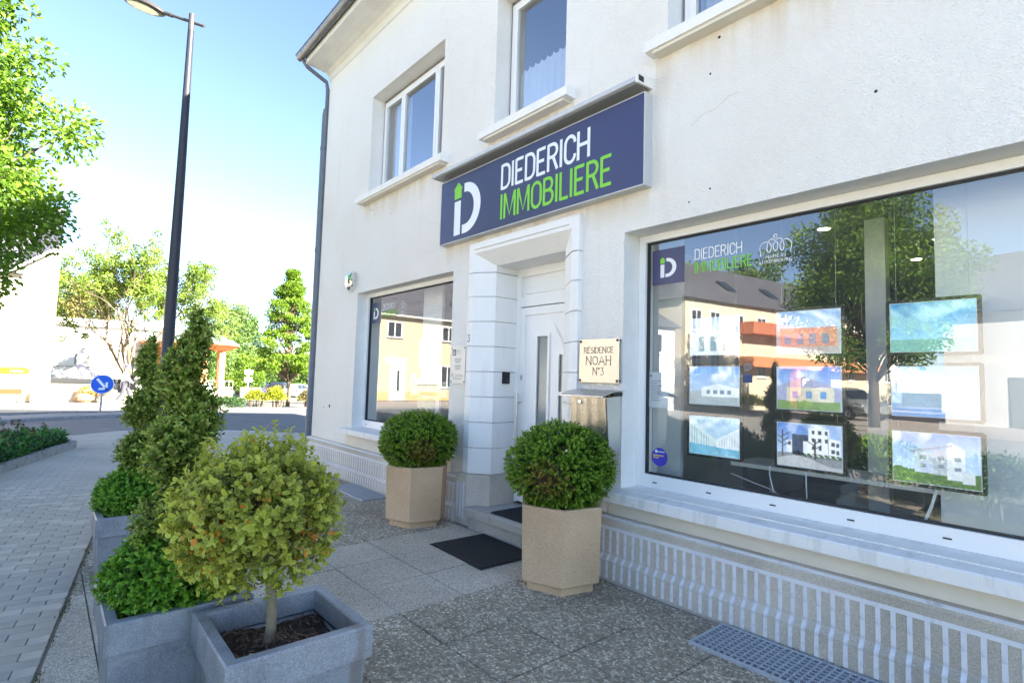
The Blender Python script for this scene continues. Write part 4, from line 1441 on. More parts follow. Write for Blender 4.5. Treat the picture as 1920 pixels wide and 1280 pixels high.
# ------------------------------------------------------------------ the rooms behind the glass
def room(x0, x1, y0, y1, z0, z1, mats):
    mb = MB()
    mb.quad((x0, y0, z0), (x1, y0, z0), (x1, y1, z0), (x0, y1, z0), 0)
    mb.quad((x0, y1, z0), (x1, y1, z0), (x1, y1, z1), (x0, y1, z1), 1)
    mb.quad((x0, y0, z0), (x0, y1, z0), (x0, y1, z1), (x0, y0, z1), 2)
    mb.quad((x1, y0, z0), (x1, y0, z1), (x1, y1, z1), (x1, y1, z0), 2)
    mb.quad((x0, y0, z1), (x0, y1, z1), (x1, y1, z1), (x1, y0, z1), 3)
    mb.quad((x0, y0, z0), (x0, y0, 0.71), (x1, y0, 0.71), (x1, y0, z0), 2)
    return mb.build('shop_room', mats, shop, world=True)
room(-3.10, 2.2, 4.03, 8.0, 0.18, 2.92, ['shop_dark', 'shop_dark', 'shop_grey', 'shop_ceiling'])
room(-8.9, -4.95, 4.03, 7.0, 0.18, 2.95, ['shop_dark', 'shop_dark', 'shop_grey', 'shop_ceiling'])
pn = MB()
pn.box(-2.95, -2.66, 4.26, 4.30, 0.18, 2.90)
pn.box(-0.86, 1.9, 4.34, 4.40, 0.18, 2.90)
pn.build('blind_panel', 'shop_white', shop, world=True)
pn = MB()
pn.box(-8.75, -8.28, 4.10, 4.13, 0.18, 2.90)
pn.build('blind_panel', 'shop_white', shop, world=True)
pn = MB()
pn.box(-6.92, -6.42, 4.2, 4.24, 0.18, 2.90)
pn.build('blind_panel', 'shop_white', shop, world=True)
pt = MB()
pt.box(-1.42, -1.28, 4.9, 5.0, 0.18, 2.9)
pt.build('shop_column', 'shop_white', shop, world=True)
sp = thing('display_shelf', 'long pale shelf behind the large shop window', 'shelf', (-1.6, 4.6, 0.18))
mb = MB()
mb.box(-2.30, -0.88, 4.45, 4.95, 0.885, 0.915)
mb.build('shelf_board', 'shop_white', sp, world=True)
for x in (-2.2, -1.0):
    mb = MB()
    mb.box(x - 0.02, x + 0.02, 4.5, 4.9, 0.18, 0.884)
    mb.build('shelf_support', 'shop_dark', sp, world=True)
cb = thing('storage_cabinet', 'low dark cabinet on the shop floor under the shelf', 'cabinet', (-1.4, 5.4, 0.18))
mb = MB()
mb.bbox(-1.75, -1.05, 5.2, 5.6, 0.19, 0.62, 0.01)
mb.build('cabinet_body', 'shop_grey', cb, world=True)
for k in range(2):
    mb = MB()
    mb.box(-1.735 + 0.345 * k, -1.41 + 0.345 * k, 5.185, 5.198, 0.22, 0.60)
    mb.build('cabinet_door', 'shop_grey', cb, world=True)
mb = MB()
def cablept(pts, r=0.0045):
    return MB().tube(pts, r, 6)
for i, pts in enumerate(([(-1.83, 4.13, 0.97), (-1.835, 4.13, 0.90), (-1.80, 4.11, 0.80), (-1.795, 4.1, 0.72)], [(-1.58, 4.13, 0.97), (-1.575, 4.12, 0.85), (-1.56, 4.1, 0.70)],
                         [(-0.84, 4.13, 0.97), (-0.86, 4.12, 0.88), (-0.905, 4.1, 0.74)], [(-0.83, 4.13, 0.97), (-0.86, 4.115, 0.85), (-0.90, 4.11, 0.74)],
                         [(-2.22, 4.3, 0.84), (-2.0, 4.25, 0.80), (-1.84, 4.2, 0.78), (-1.78, 4.18, 0.74), (-1.765, 4.17, 0.70)])):
    lab = ['white cable hanging below the apartment-block display, left of two', 'white cable hanging below the apartment-block display, right of two',
           'white cable below the bottom right display, front strand of two', 'white cable below the bottom right display, rear strand of two', 'loose curved white cable low behind the large window'][i]
    o = cablept([p if not k else p for k, p in enumerate(pts)]).build('power_cable', 'cable_white', None, smooth=True)
    tag(o, lab, 'cable', 'display cables')

# ------------------------------------------------------------------ backlit property displays hung on wires
def picture(kind, nx=96, ny=68):
    """a flat print, as a grid of colours (row 0 at the bottom)"""
    r = np.random.default_rng(kind * 17 + 3)
    x = np.linspace(0, 1, nx)[None, :].repeat(ny, 0)
    y = np.linspace(0, 1, ny)[:, None].repeat(nx, 1)
    def nz(f, s):
        q = np.random.default_rng(s)
        o = np.zeros_like(x)
        for k in range(5):
            a, b, p = q.normal(size=3)
            o += np.sin((x * a + y * b * 0.7) * f * (1 + k * 0.8) + p * 6) / (1 + k)
        return np.clip(o / 3 + 0.5, 0, 1)
    def lay(img, m, c):
        c = np.array(c)
        m = np.clip(m, 0, 1)[..., None]
        return img * (1 - m) + c * m
    def rect(a, b, c, d):
        return ((x >= a) & (x < b) & (y >= c) & (y < d)).astype(float)
    sky_top = [(0.10, 0.35, 0.85), (0.12, 0.38, 0.80), (0.25, 0.55, 0.85), (0.30, 0.50, 0.85), (0.10, 0.30, 0.80), (0.08, 0.30, 0.80), (0.05, 0.40, 0.70), (0.15, 0.45, 0.85), (0.22, 0.36, 0.85)][kind]
    img = np.array(sky_top) * y[..., None] + np.array((0.65, 0.80, 0.95)) * (1 - y[..., None])
    cl = np.clip((nz(7, kind + 40) - 0.5) * 2.2, 0, 1) * np.clip((y - 0.45) * 3, 0, 1)
    img = lay(img, cl, (0.92, 0.94, 0.97))
    if kind == 0:
        img = lay(img, nz(5, 3) * 0.6 + 0.25, (0.85, 0.92, 0.96))
        img = lay(img, rect(0.1, 0.9, 0.0, 0.35), (0.75, 0.80, 0.78))
        for k in range(3):
            img = lay(img, rect(0.18 + 0.25 * k, 0.30 + 0.25 * k, 0.1, 0.5), (0.20, 0.38, 0.45))
    elif kind == 1:
        img = lay(img, rect(0, 1, 0, 0.35), (0.45, 0.52, 0.55))
        img = lay(img, (y < 0.55 - 0.3 * np.abs(x - 0.6)) & (y > 0.2) & (x > 0.25), (0.80, 0.85, 0.88))
        for k in range(4):
            img = lay(img, rect(0.35 + 0.14 * k, 0.43 + 0.14 * k, 0.28, 0.38), (0.2, 0.3, 0.4))
    elif kind == 2:
        img = lay(img, rect(0, 1, 0, 1) * 0.5, (0.55, 0.75, 0.85))
        img = lay(img, (y < 0.9 - 0.9 * x) & (y > 0.25), (0.70, 0.82, 0.83))
        img = lay(img, (y < 0.1 + 0.75 * x - 0.1) & (y > 0.22) & (x > 0.55), (0.83, 0.88, 0.90))
        for k in range(8):
            img = lay(img, (np.abs(x - 0.05 - 0.05 * k) < 0.008) & (y < 0.8 - 0.9 * x) & (y > 0.25), (0.35, 0.55, 0.60))
            img = lay(img, (np.abs(x - 0.62 - 0.05 * k) < 0.008) & (y < 0.75 * x - 0.05) & (y > 0.25), (0.55, 0.62, 0.68))
        img = lay(img, (y < 0.28 - 0.1 * x), (0.15, 0.55, 0.75))
    elif kind == 3:
        img = lay(img, rect(0, 1, 0.0, 0.55), (0.55, 0.45, 0.47))
        img = lay(img, rect(0.05, 0.95, 0.15, 0.60), (0.80, 0.30, 0.22))
        for k in range(4):
            img = lay(img, rect(0.12 + 0.2 * k, 0.24 + 0.2 * k, 0.22, 0.45), (0.30, 0.30, 0.45))
    elif kind == 4:
        img = lay(img, rect(0, 1, 0, 0.22), (0.25, 0.40, 0.12))
        img = lay(img, (y < 0.78 - 0.55 * np.abs(x - 0.45)) & (y > 0.2), (0.40, 0.42, 0.62))
        img = lay(img, rect(0.15, 0.9, 0.18, 0.52), (0.72, 0.66, 0.50))
        for k in range(3):
            img = lay(img, rect(0.25 + 0.22 * k, 0.34 + 0.22 * k, 0.26, 0.42), (0.10, 0.35, 0.70))
        img = lay(img, ((x - 0.45) ** 2 * 3 + (y - 0.12) ** 2 * 6 < 0.05), (0.30, 0.50, 0.10))
    elif kind == 5:
        img = lay(img, y < 0.30, (0.32, 0.33, 0.37))
        img = lay(img, y < 0.16 + 0.10 * np.sin(x * 5), (0.55, 0.55, 0.56))
        img = lay(img, rect(0.14, 0.27, 0.32, 0.60), (0.85, 0.86, 0.88))
        img = lay(img, rect(0.24, 0.52, 0.32, 0.76), (0.10, 0.13, 0.25))
        img = lay(img, rect(0.42, 0.52, 0.30, 0.60), (0.88, 0.89, 0.92))
        img = lay(img, rect(0.50, 0.82, 0.28, 0.92), (0.92, 0.93, 0.95))
        img = lay(img, (x > 0.80) & (x < 0.98) & (y > 0.27) & (y < 0.72 - 0.2 * (x - 0.8)), (0.86, 0.87, 0.90))
        for (a, b) in ((0.55, 0.78), (0.65, 0.78), (0.75, 0.78), (0.55, 0.60), (0.65, 0.60), (0.75, 0.60), (0.55, 0.42), (0.66, 0.42), (0.85, 0.55), (0.92, 0.53), (0.85, 0.38), (0.92, 0.37), (0.28, 0.60), (0.36, 0.60), (0.44, 0.60), (0.28, 0.45), (0.36, 0.45), (0.17, 0.48)):
            img = lay(img, rect(a, a + 0.045, b, b + 0.09), (0.10, 0.12, 0.18))
        img = lay(img, rect(0.42, 1.0, 0.24, 0.33) * (nz(40, 8) > 0.35), (0.12, 0.20, 0.08))
        img = lay(img, ((x - 0.33) / 0.10) ** 2 + ((y - 0.31) / 0.05) ** 2 < 1, (0.05, 0.05, 0.07))
        for (a, h) in ((0.08, 0.85), (0.60, 0.68)):
            img = lay(img, (np.abs(x - a) < 0.013) & (y < h) & (y > 0.2), (0.13, 0.11, 0.10))
            for k in range(5):
                img = lay(img, (np.abs((x - a) * (-1) ** k * 0.9 - (y - 0.45 - 0.06 * k)) < 0.014) & (np.abs(x - a) < 0.10) & (y < h) & ((x - a) * (-1) ** k > 0), (0.16, 0.13, 0.12))
        img = lay(img, (np.abs(x - 0.80) < 0.006) & (y < 0.80) & (y > 0.2), (0.3, 0.3, 0.34))
    elif kind in (6, 7):
        img = img * np.array((0.55, 0.9, 0.95)) if kind == 6 else img
        img = lay(img, rect(0, 1, 0, 0.25), (0.20, 0.50, 0.45) if kind == 6 else (0.20, 0.40, 0.75))
        if kind == 7:
            img = lay(img, (y < 0.78 - 0.6 * np.abs(x - 0.38)) & (y > 0.15) & (x < 0.68) & (x > 0.12), (0.22, 0.40, 0.60))
            img = lay(img, rect(0.60, 1.0, 0.10, 0.80), (0.90, 0.94, 0.97))
        else:
            img = lay(img, (nz(9, 21) - 0.45) * 2 * (y > 0.3), (0.30, 0.65, 0.70))
    else:
        img = lay(img, rect(0, 1, 0, 0.22), (0.35, 0.45, 0.20))
        img = lay(img, (y < 0.26 + 0.05 * nz(30, 5)), (0.16, 0.28, 0.08))
        img = lay(img, rect(0.26, 0.50, 0.22, 0.62), (0.55, 0.60, 0.78))
        img = lay(img, rect(0.48, 0.70, 0.20, 0.70), (0.52, 0.54, 0.64))
        img = lay(img, (x > 0.64) & (x < 0.84) & (y > 0.12) & (y < 0.86 - 0.9 * np.abs(x - 0.68)), (0.78, 0.80, 0.86))
        img = lay(img, (np.abs(y - 0.62 - 0.35 * (x - 0.2)) < 0.02) & (x < 0.70) & (x > 0.2), (0.35, 0.36, 0.45))
        for (a, b) in ((0.32, 0.48), (0.32, 0.32), (0.53, 0.50), (0.53, 0.33), (0.72, 0.50), (0.72, 0.30)):
            img = lay(img, rect(a, a + 0.07, b, b + 0.08), (0.30, 0.34, 0.46))
        img = lay(img, rect(0.80, 0.94, 0.08, 0.30), (0.70, 0.72, 0.78))
    # soft light and shade, grain and lens blur, as in a printed photograph
    img = img * (0.90 + 0.20 * nz(5, kind + 90))[..., None] * (0.95 + 0.10 * nz(22, kind + 60))[..., None]
    tex = r.random((ny, nx, 1))
    tex = (tex + np.roll(tex, 1, 0) + np.roll(tex, 1, 1)) / 3
    img = img * (0.86 + 0.28 * tex)
    for _ in range(1):
        img = (img * 6 + np.roll(img, 1, 0) + np.roll(img, -1, 0) + np.roll(img, 1, 1) + np.roll(img, -1, 1)) / 10
    return np.clip(img, 0, 1)

pm_ = bpy.data.materials.new('backlit_print')
pm_.use_nodes = True
nt = pm_.node_tree
nt.nodes.clear()
out = nt.nodes.new('ShaderNodeOutputMaterial')
at = nt.nodes.new('ShaderNodeAttribute')
at.attribute_name = 'print'
em = node(nt, 'ShaderNodeEmission', Strength=0.09)
gl = node(nt, 'ShaderNodeBsdfDiffuse')
adds = nt.nodes.new('ShaderNodeAddShader')
nt.links.new(at.outputs['Color'], em.inputs['Color'])
nt.links.new(at.outputs['Color'], gl.inputs['Color'])
nt.links.new(em.outputs[0], adds.inputs[0])
nt.links.new(gl.outputs[0], adds.inputs[1])
nt.links.new(adds.outputs[0], out.inputs['Surface'])
MATS['backlit_print'] = pm_

def print_mesh(kind, w, h, nx=96, ny=68):
    img = picture(kind, nx, ny)
    vx = np.linspace(0, w, nx + 1)
    vz = np.linspace(0, h, ny + 1)
    verts = [(a, 0, b) for b in vz for a in vx]
    faces = [(j * (nx + 1) + i, j * (nx + 1) + i + 1, (j + 1) * (nx + 1) + i + 1, (j + 1) * (nx + 1) + i) for j in range(ny) for i in range(nx)]
    me = bpy.data.meshes.new('picture')
    me.from_pydata(verts, [], faces)
    a = me.attributes.new('print', 'FLOAT_COLOR', 'CORNER')
    c = np.ones((ny * nx, 4, 4), np.float32)
    c[:, :, :3] = ((img.reshape(-1, 3) * 0.72 + 0.28 * img.reshape(-1, 3).mean(1, keepdims=True)) ** 1.2)[:, None]
    a.data.foreach_set('color', c.ravel())
    me.materials.append(pm_)
    return me

names = ['pale washed-out house picture, top of the left column of displays', 'backlit picture of a white house, middle of the left column of displays', 'backlit picture of a pale street with glass fronts, bottom of the left column',
         'backlit picture with a red facade, top of the middle column of displays', 'backlit picture of a yellow house under a blue sky, centre of the nine displays', 'backlit picture of a white and grey apartment block with bare trees',
         'turquoise backlit picture, top of the right column of displays', 'backlit picture of a blue gabled house, middle of the right column', 'backlit picture of a pale house with a tall gable, bottom of the right column']
for cix, xa in enumerate((-2.48, -1.765, -1.05)):
    for rix, za in enumerate((1.795, 1.395, 0.99)):
        k = cix * 3 + rix
        t = thing('property_display', names[k], 'display', (xa, 4.11, za), 'backlit property displays in the large window')
        W, Hh, b = 0.425, 0.305, 0.026
        mb = MB()
        o_ = [(-b, -b), (W + b, -b), (W + b, Hh + b), (-b, Hh + b)]
        pts = []
        for (sx, sz, a0) in ((-b, -b, 180), (W + b, -b, 270), (W + b, Hh + b, 0), (-b, Hh + b, 90)):
            rx = 0.016
            cx_, cz_ = (sx + rx if sx < 0 else sx - rx), (sz + rx if sz < 0 else sz - rx)
            pts += [(cx_ + rx * math.cos(R(a0 + q)), cz_ + rx * math.sin(R(a0 + q))) for q in (0, 30, 60, 90)]
        mb.prism(pts, 0.0, 0.012, 'y')
        mb.build('display_frame', 'black_plastic', t)
        fix_normals(t.children[0].data)
        p = link('picture', print_mesh(k, W, Hh), t, (0, -0.004, 0))
        mb = MB()
        ring(mb, -0.004, W + 0.004, -0.004, Hh + 0.004, 0.004, 0.004, 0.004, 0.004, -0.005, 0.0)
        mb.build('picture_edge', 'shop_white', t)
        if rix == 0:
            mb = MB()
            for xx in (0.03, W - 0.03):
                mb.tube([(xx, 0.006, -0.83), (xx, 0.006, 2.90 - za)], 0.0012, 4)
                mb.tube([(xx, 0.006, 2.86 - za), (xx, 0.006, 2.90 - za)], 0.006, 6)
            mb.build('hanging_wire', 'wire', t)
pp = MB()
pp.quad((-7.14, 4.28, 1.68), (-6.55, 4.28, 1.68), (-6.55, 4.28, 2.12), (-7.14, 4.28, 2.12))
tag(pp.build('hanging_poster', 'paper'), 'large pale poster hung behind the left shop window', 'poster')
for k in range(2):
    t = thing('window_leaflet_board', ['row of small pale leaflets, upper, behind the left shop window', 'row of small pale leaflets, lower, behind the left shop window'][k], 'leaflets', (-7.2 + 0.22 * k, 4.2, 1.28 - 0.24 * k), 'leaflets in the left shop window')
    for q in range(4 - 2 * k):
        mb = MB()
        mb.box(0.25 * q, 0.25 * q + 0.225, 0, 0.004, 0, 0.21, 0)
        mb.box(0.25 * q + 0.01, 0.25 * q + 0.215, -0.002, -0.0005, 0.06, 0.19, 1)
        mb.build('leaflet', ['paper', 'print_pale'], t)
sl_m = bpy.data.materials.new('lit_spot')
sl_m.use_nodes = True
b_ = sl_m.node_tree.nodes['Principled BSDF']
b_.inputs['Emission Color'].default_value = (1, 0.85, 0.6, 1)
b_.inputs['Emission Strength'].default_value = 2.5
MATS['lit_spot'] = sl_m
for i, (x, y) in enumerate(((-1.75, 5.0), (-1.15, 6.0), (-0.95, 7.0), (-1.5, 6.8))):
    t = thing('ceiling_spot', ['round ceiling spot nearest the large window', 'round ceiling spot in the middle of the shop ceiling', 'round ceiling spot at the back right of the shop', 'round ceiling spot at the back left of the shop'][i], 'ceiling lamp', (x, y, 2.92), 'shop ceiling spots')
    mb = MB()
    mb.lathe([(0.06, -0.006), (0.06, 0)], 16)
    mb.build('spot_ring', 'shop_white', t)
    mb = MB()
    mb.lathe([(0.045, -0.009), (0.045, -0.0065)], 16)
    mb.build('spot_bulb', 'lit_spot', t)

# ------------------------------------------------------------------ upper windows
def upper_window(x0, x1, z0, z1, mull, kind):
    y = 3.80
    fr = MB()
    ring(fr, x0 + 0.03, x1 - 0.003, z0 + 0.012, z1 - 0.05, 0.05, 0.05, 0.05, 0.05, y, y + 0.06)
    win = fr.build('upper_window', 'pvc_white', shop, world=True)
    rl = MB()
    rl.box(x0 + 0.01, x0 + 0.03, y + 0.005, y + 0.03, z0 + 0.01, z1)
    rl.box(x0 + 0.03, x1, y + 0.012, y + 0.04, z1 - 0.05, z1 - 0.002)
    rl.build('shutter_rail', 'print_grey', win)
    edges = [x0 + 0.08] + mull + [x1 - 0.053]
    pane = MB()
    for a, b in zip(edges, edges[1:]):
        s = MB()
        ring(s, a + 0.004, b - 0.004, z0 + 0.064, z1 - 0.102, 0.055, 0.055, 0.06, 0.055, y - 0.018, y + 0.03)
        s.build('sash', 'pvc_white', win)
        glazing(pane, a + 0.055, b - 0.055, z0 + 0.12, z1 - 0.153, y + 0.012)
    pane.build('pane', 'house_glass', win)
    rm = MB()
    X0, X1, Y0, Y1, Z0, Z1 = x0 - 0.3, x1 + 0.3, 4.03, 7.5, z0 - 0.6, z1 + 0.35
    rm.quad((X0, Y1, Z0), (X1, Y1, Z0), (X1, Y1, Z1), (X0, Y1, Z1))
    rm.quad((X0, Y0, Z0), (X0, Y1, Z0), (X0, Y1, Z1), (X0, Y0, Z1))
    rm.quad((X1, Y0, Z0), (X1, Y0, Z1), (X1, Y1, Z1), (X1, Y1, Z0))
    rm.quad((X0, Y0, Z1), (X0, Y1, Z1), (X1, Y1, Z1), (X1, Y0, Z1))
    rm.quad((X0, Y0, Z0), (X1, Y0, Z0), (X1, Y1, Z0), (X0, Y1, Z0))
    rm.build('room_behind', 'room_beige', win)
    if kind == 'curtain':
        cu = MB()
        n = 26
        pts = []
        for i in range(n + 1):
            t = i / n
            pts.append((x0 + 0.10 + t * 0.55, 3.93 + 0.025 * math.sin(t * 44)))
        cu.add([(p[0], p[1], z0 + 0.05) for p in pts] + [(p[0], p[1], z1 - 0.1) for p in pts], [(i, i + 1, n + 2 + i, n + 1 + i) for i in range(n)])
        cu.build('curtain', 'curtain', win, smooth='all')
    elif kind == 'lace':
        cu = MB()
        n = 80
        pts = []
        for i in range(n + 1):
            t = i / n
            pts.append((x0 + 0.10 + t * (x1 - x0 - 0.16), 3.885 + 0.016 * math.sin(t * 62)))
        zt = [z0 + 0.68 + 0.035 * abs(math.sin(i / n * 31)) for i in range(n + 1)]
        cu.add([(p[0], p[1], z0 + 0.05) for p in pts] + [(p[0], p[1], zt[i]) for i, p in enumerate(pts)], [(i, i + 1, n + 2 + i, n + 1 + i) for i in range(n)])
        cu.build('half_curtain', 'lace', win, smooth='all')
    return win
upper_window(-7.67, -5.66, 4.29, 5.86, [-7.03, -6.10], 'curtain')
upper_window(-4.60, -3.52, 4.32, 5.86, [], 'lace')
upper_window(-2.39, -0.90, 4.32, 5.86, [-1.65], 'curtain')
upper_window(2.6, 3.7, 4.32, 5.86, [], 'curtain')

# ------------------------------------------------------------------ shop sign with its light hood
sg = thing('shop_sign', 'long navy sign board reading DIEDERICH IMMOBILIERE above the door', 'sign', (-4.0, 3.5, 3.11))
mb = MB()
mb.box(-5.455, -2.535, 3.502, 3.60, 3.125, 3.875)
mb.build('sign_panel', 'sign_navy', sg, world=True)
mb = MB()
ring(mb, -5.462, -2.526, 3.118, 3.882, 0.008, 0.008, 0.008, 0.008, 3.498, 3.60)
mb.build('sign_edge', 'aluminium', sg, world=True)
mb = MB()
house_logo(mb, -5.17, -4.67, 3.185, 3.79, 3.4995, 0, 1)
mb.build('sign_logo', ['sign_white', 'sign_green'], sg, world=True)
mb = MB()
stroke_text(mb, 'DIEDERICH', -4.33, -3.085, 3.52, 0.265, 3.4995, 0.033)
mb.build('upper_lettering', 'sign_white', sg, world=True)
mb = MB()
stroke_text(mb, 'IMMOBILIERE', -4.33, -2.84, 3.205, 0.265, 3.4995, 0.031)
mb.build('lower_lettering', 'sign_green', sg, world=True)
hood = MB()
hood.prism([(3.60, 3.955), (3.41, 3.935), (3.40, 3.942), (3.40, 3.975), (3.41, 3.985), (3.60, 4.005)], -5.53, -2.545, 'x')
ho = hood.build('light_hood', 'aluminium', sg, world=True)
fix_normals(ho.data)
mb = MB()
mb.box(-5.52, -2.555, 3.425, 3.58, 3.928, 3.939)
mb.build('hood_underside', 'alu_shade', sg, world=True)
mb = MB()
mb.prism([(3.60, 3.935), (3.395, 3.918), (3.39, 3.985), (3.40, 4.0), (3.60, 4.02)], -2.543, -2.525, 'x')
o = mb.build('hood_end_cap', 'smooth_white', sg, world=True)
fix_normals(o.data)
mb = MB()
mb.box(-2.5245, -2.522, 3.41, 3.475, 3.94, 3.985)
o = mb.build('maker_label', 'gasket', sg, world=True)

# ================================================================== THINGS FIXED TO THE FACADE
pq = thing('brass_plaque', 'square metal plaque engraved RESIDENCE NOAH N 3 beside the door', 'plaque', (-3.02, 3.57, 1.54))
mb = MB()
mb.box(-3.24, -2.80, 3.566, 3.572, 1.545, 1.915)
mb.build('plaque_plate', 'plaque_metal', pq, world=True)
for x in (-3.222, -2.818):
    for z in (1.562, 1.898):
        mb = MB()
        mb.lathe([(0.011, 3.598), (0.011, 3.560), (0.008, 3.557)], 10, (x, 0, z), axis='y')
        mb.build('plaque_screw', 'dark_metal', pq, world=True)
mb = MB()
stroke_text(mb, 'R\u00c9SIDENCE', -3.185, -2.855, 1.795, 0.050, 3.5648, 0.0058, serif=0.006)
stroke_text(mb, 'NOAH', -3.165, -2.875, 1.695, 0.073, 3.5648, 0.0072, serif=0.008)
stroke_text(mb, 'N\u00b03', -3.085, -2.955, 1.610, 0.062, 3.5648, 0.0062, serif=0.007)
mb.build('engraved_lettering', 'engraving', pq, world=True)

# the acrylic name plate to the left of the door
np_ = thing('name_plate', 'small cream office plate with logo and phone number left of the door', 'plate', (-5.09, 3.58, 1.49))
mb = MB()
mb.box(-5.235, -4.955, 3.572, 3.577, 1.49, 1.905)
mb.build('plate_panel', 'plate_cream', np_, world=True)
for x in (-5.218, -4.972):
    for z in (1.508, 1.888):
        mb = MB()
        mb.lathe([(0.008, 3.598), (0.008, 3.568)], 8, (x, 0, z), axis='y')
        mb.build('plate_screw', 'dark_metal', np_, world=True)
mb = MB()
mb.box(-5.205, -5.138, 3.570, 3.5715, 1.805, 1.875, 0)
house_logo(mb, -5.187, -5.153, 1.817, 1.862, 3.5695, 1, 2)
add_text(mb, 'DIEDERICH', -5.125, 1.850, 0.026, 3.571, 4, width=0.075)
add_text(mb, 'IMMOBILIERE', -5.125, 1.822, 0.026, 3.571, 5, width=0.09)
for k, (z, w) in enumerate(((1.762, 0.13), (1.742, 0.13), (1.722, 0.09), (1.686, 0.12), (1.666, 0.11), (1.646, 0.09), (1.538, 0.17))):
    mb.box(-5.095 - w / 2, -5.095 + w / 2, 3.570, 3.5715, z, z + 0.007, 4)
add_text(mb, 'T\u00c9L. 26 03 46 1', -5.222, 1.560, 0.05, 3.571, 3, width=0.245)
mb.build('plate_print', ['sign_navy', 'sign_white', 'sign_green', 'print_grey', 'print_grey', 'print_pale'], np_, world=True)

hn = MB()
stroke_text(hn, '3', -4.895, -4.845, 1.955, 0.075, 3.5475, 0.012)
tag(hn.build('house_number', 'print_grey'), 'dark numeral 3 on the left door surround', 'number')

ic = thing('door_intercom', 'black intercom with round button on the left door reveal', 'intercom', (-4.60, 3.86, 1.5))
mb = MB()
mb.bbox(-4.598, -4.572, 3.82, 3.91, 1.50, 1.63, 0.003)
mb.build('intercom_case', 'black_plastic', ic, world=True)
mb = MB()
mb.lathe([(0.016, -4.572), (0.014, -4.568)], 14, (0, 3.865, 1.535), axis='x')
mb.build('intercom_button', 'lamp_grey', ic, world=True)
mb = MB()
mb.lathe([(0.008, -4.572), (0.007, -4.569)], 10, (0, 3.865, 1.60), axis='x')
mb.build('intercom_lens', 'lamp_grey', ic, world=True)

# stainless letterbox
lb = thing('letterbox', 'brushed steel letterbox with curved lid on the wall right of the door', 'letterbox', (-3.02, 3.5, 0.9))
mb = MB()
body = [(3.42, 1.425), (3.455, 0.98), (3.60, 0.98), (3.60, 1.44)]
mb.prism(body, -3.20, -2.80, 'x', 1)
o = mb.build('letterbox_body', ['steel_brushed', 'steel_side'], lb, world=True)
fix_normals(o.data)
mb = MB()
mb.add([(-3.195, 3.418, 1.42), (-2.81, 3.418, 1.42), (-2.81, 3.453, 0.985), (-3.195, 3.453, 0.985)], [(0, 3, 2, 1)])
n = 14
vsx = [(-3.195 + 0.385 * i / n) for i in range(n + 1)]
mb = MB()
mb.add([(x, 3.4165 - 0.010 * abs(math.sin((x + 3.195) * 26)), 1.418) for x in vsx] + [(x, 3.4515 - 0.010 * abs(math.sin((x + 3.195) * 26)), 0.985) for x in vsx],
       [(i, n + 1 + i, n + 2 + i, i + 1) for i in range(n)])
mb.build('letterbox_front', 'steel_brushed', lb, smooth='all', world=True)
ri = MB()
for i in range(7):
    for j in range(9):
        x = -3.17 + 0.055 * i
        z = 1.36 - 0.042 * j
        y = 3.413 + (1.418 - z) * 0.081 - 0.010 * abs(math.sin((x + 3.195) * 26))
        ri.lathe([(0.0045, y + 0.003), (0.003, y - 0.003)], 6, (x, 0, z), axis='y')
ri = ri.build('front_studs', 'steel_side', lb, world=True)
ri['kind'] = 'stuff'
mb = MB()
lid = []
for i in range(9):
    t = i / 8
    lid.append((3.60 - 0.27 * t, 1.487 - 0.050 * t ** 2.2))
lid2 = [(y, z - 0.006) for y, z in reversed(lid)]
mb.prism(lid + lid2, -3.235, -2.765, 'x')
o = mb.build('letterbox_lid', 'steel_side', lb, smooth=True, world=True)
fix_normals(o.data)
mb = MB()
mb.box(-2.795, -2.77, 3.46, 3.58, 1.44, 1.468)
mb.build('lid_hinge', 'dark_metal', lb, world=True)
mb = MB()
mb.lathe([(0.016, 3.425), (0.016, 3.402), (0.011, 3.400)], 14, (-3.075, 0, 1.385), axis='y')
mb.build('letterbox_lock', 'chrome', lb, world=True)

# chrome alarm sounder above the left window
al = thing('alarm_sounder', 'chrome alarm sounder high on the wall above the left shop window', 'alarm', (-8.08, 3.55, 2.86))
mb = MB()
sh = [(-0.10, 0.27), (0.09, 0.29), (0.13, 0.26), (0.12, 0.10), (0.06, 0.01), (0.0, -0.01), (-0.06, 0.02), (-0.10, 0.12)]
mb.add([(-8.08 + a, 3.60, 2.86 + b) for a, b in sh] + [(-8.08 + a * 0.95, 3.53, 2.86 + 0.14 + (b - 0.14) * 0.95) for a, b in sh] + [(-8.08 + a * 0.55, 3.49, 2.86 + 0.15 + (b - 0.14) * 0.6) for a, b in sh],
       [(k * 8 + i, k * 8 + (i + 1) % 8, (k + 1) * 8 + (i + 1) % 8, (k + 1) * 8 + i) for k in (0, 1) for i in range(8)] + [tuple(range(16, 24))])
o = mb.build('sounder_cover', 'chrome', al, smooth=True, world=True)
fix_normals(o.data)
mb = MB()
for k in range(3):
    mb.box(-8.175, -8.10, 3.522, 3.535, 3.06 + 0.025 * k, 3.068 + 0.025 * k)
mb.build('sounder_slots', 'gasket', al, world=True)

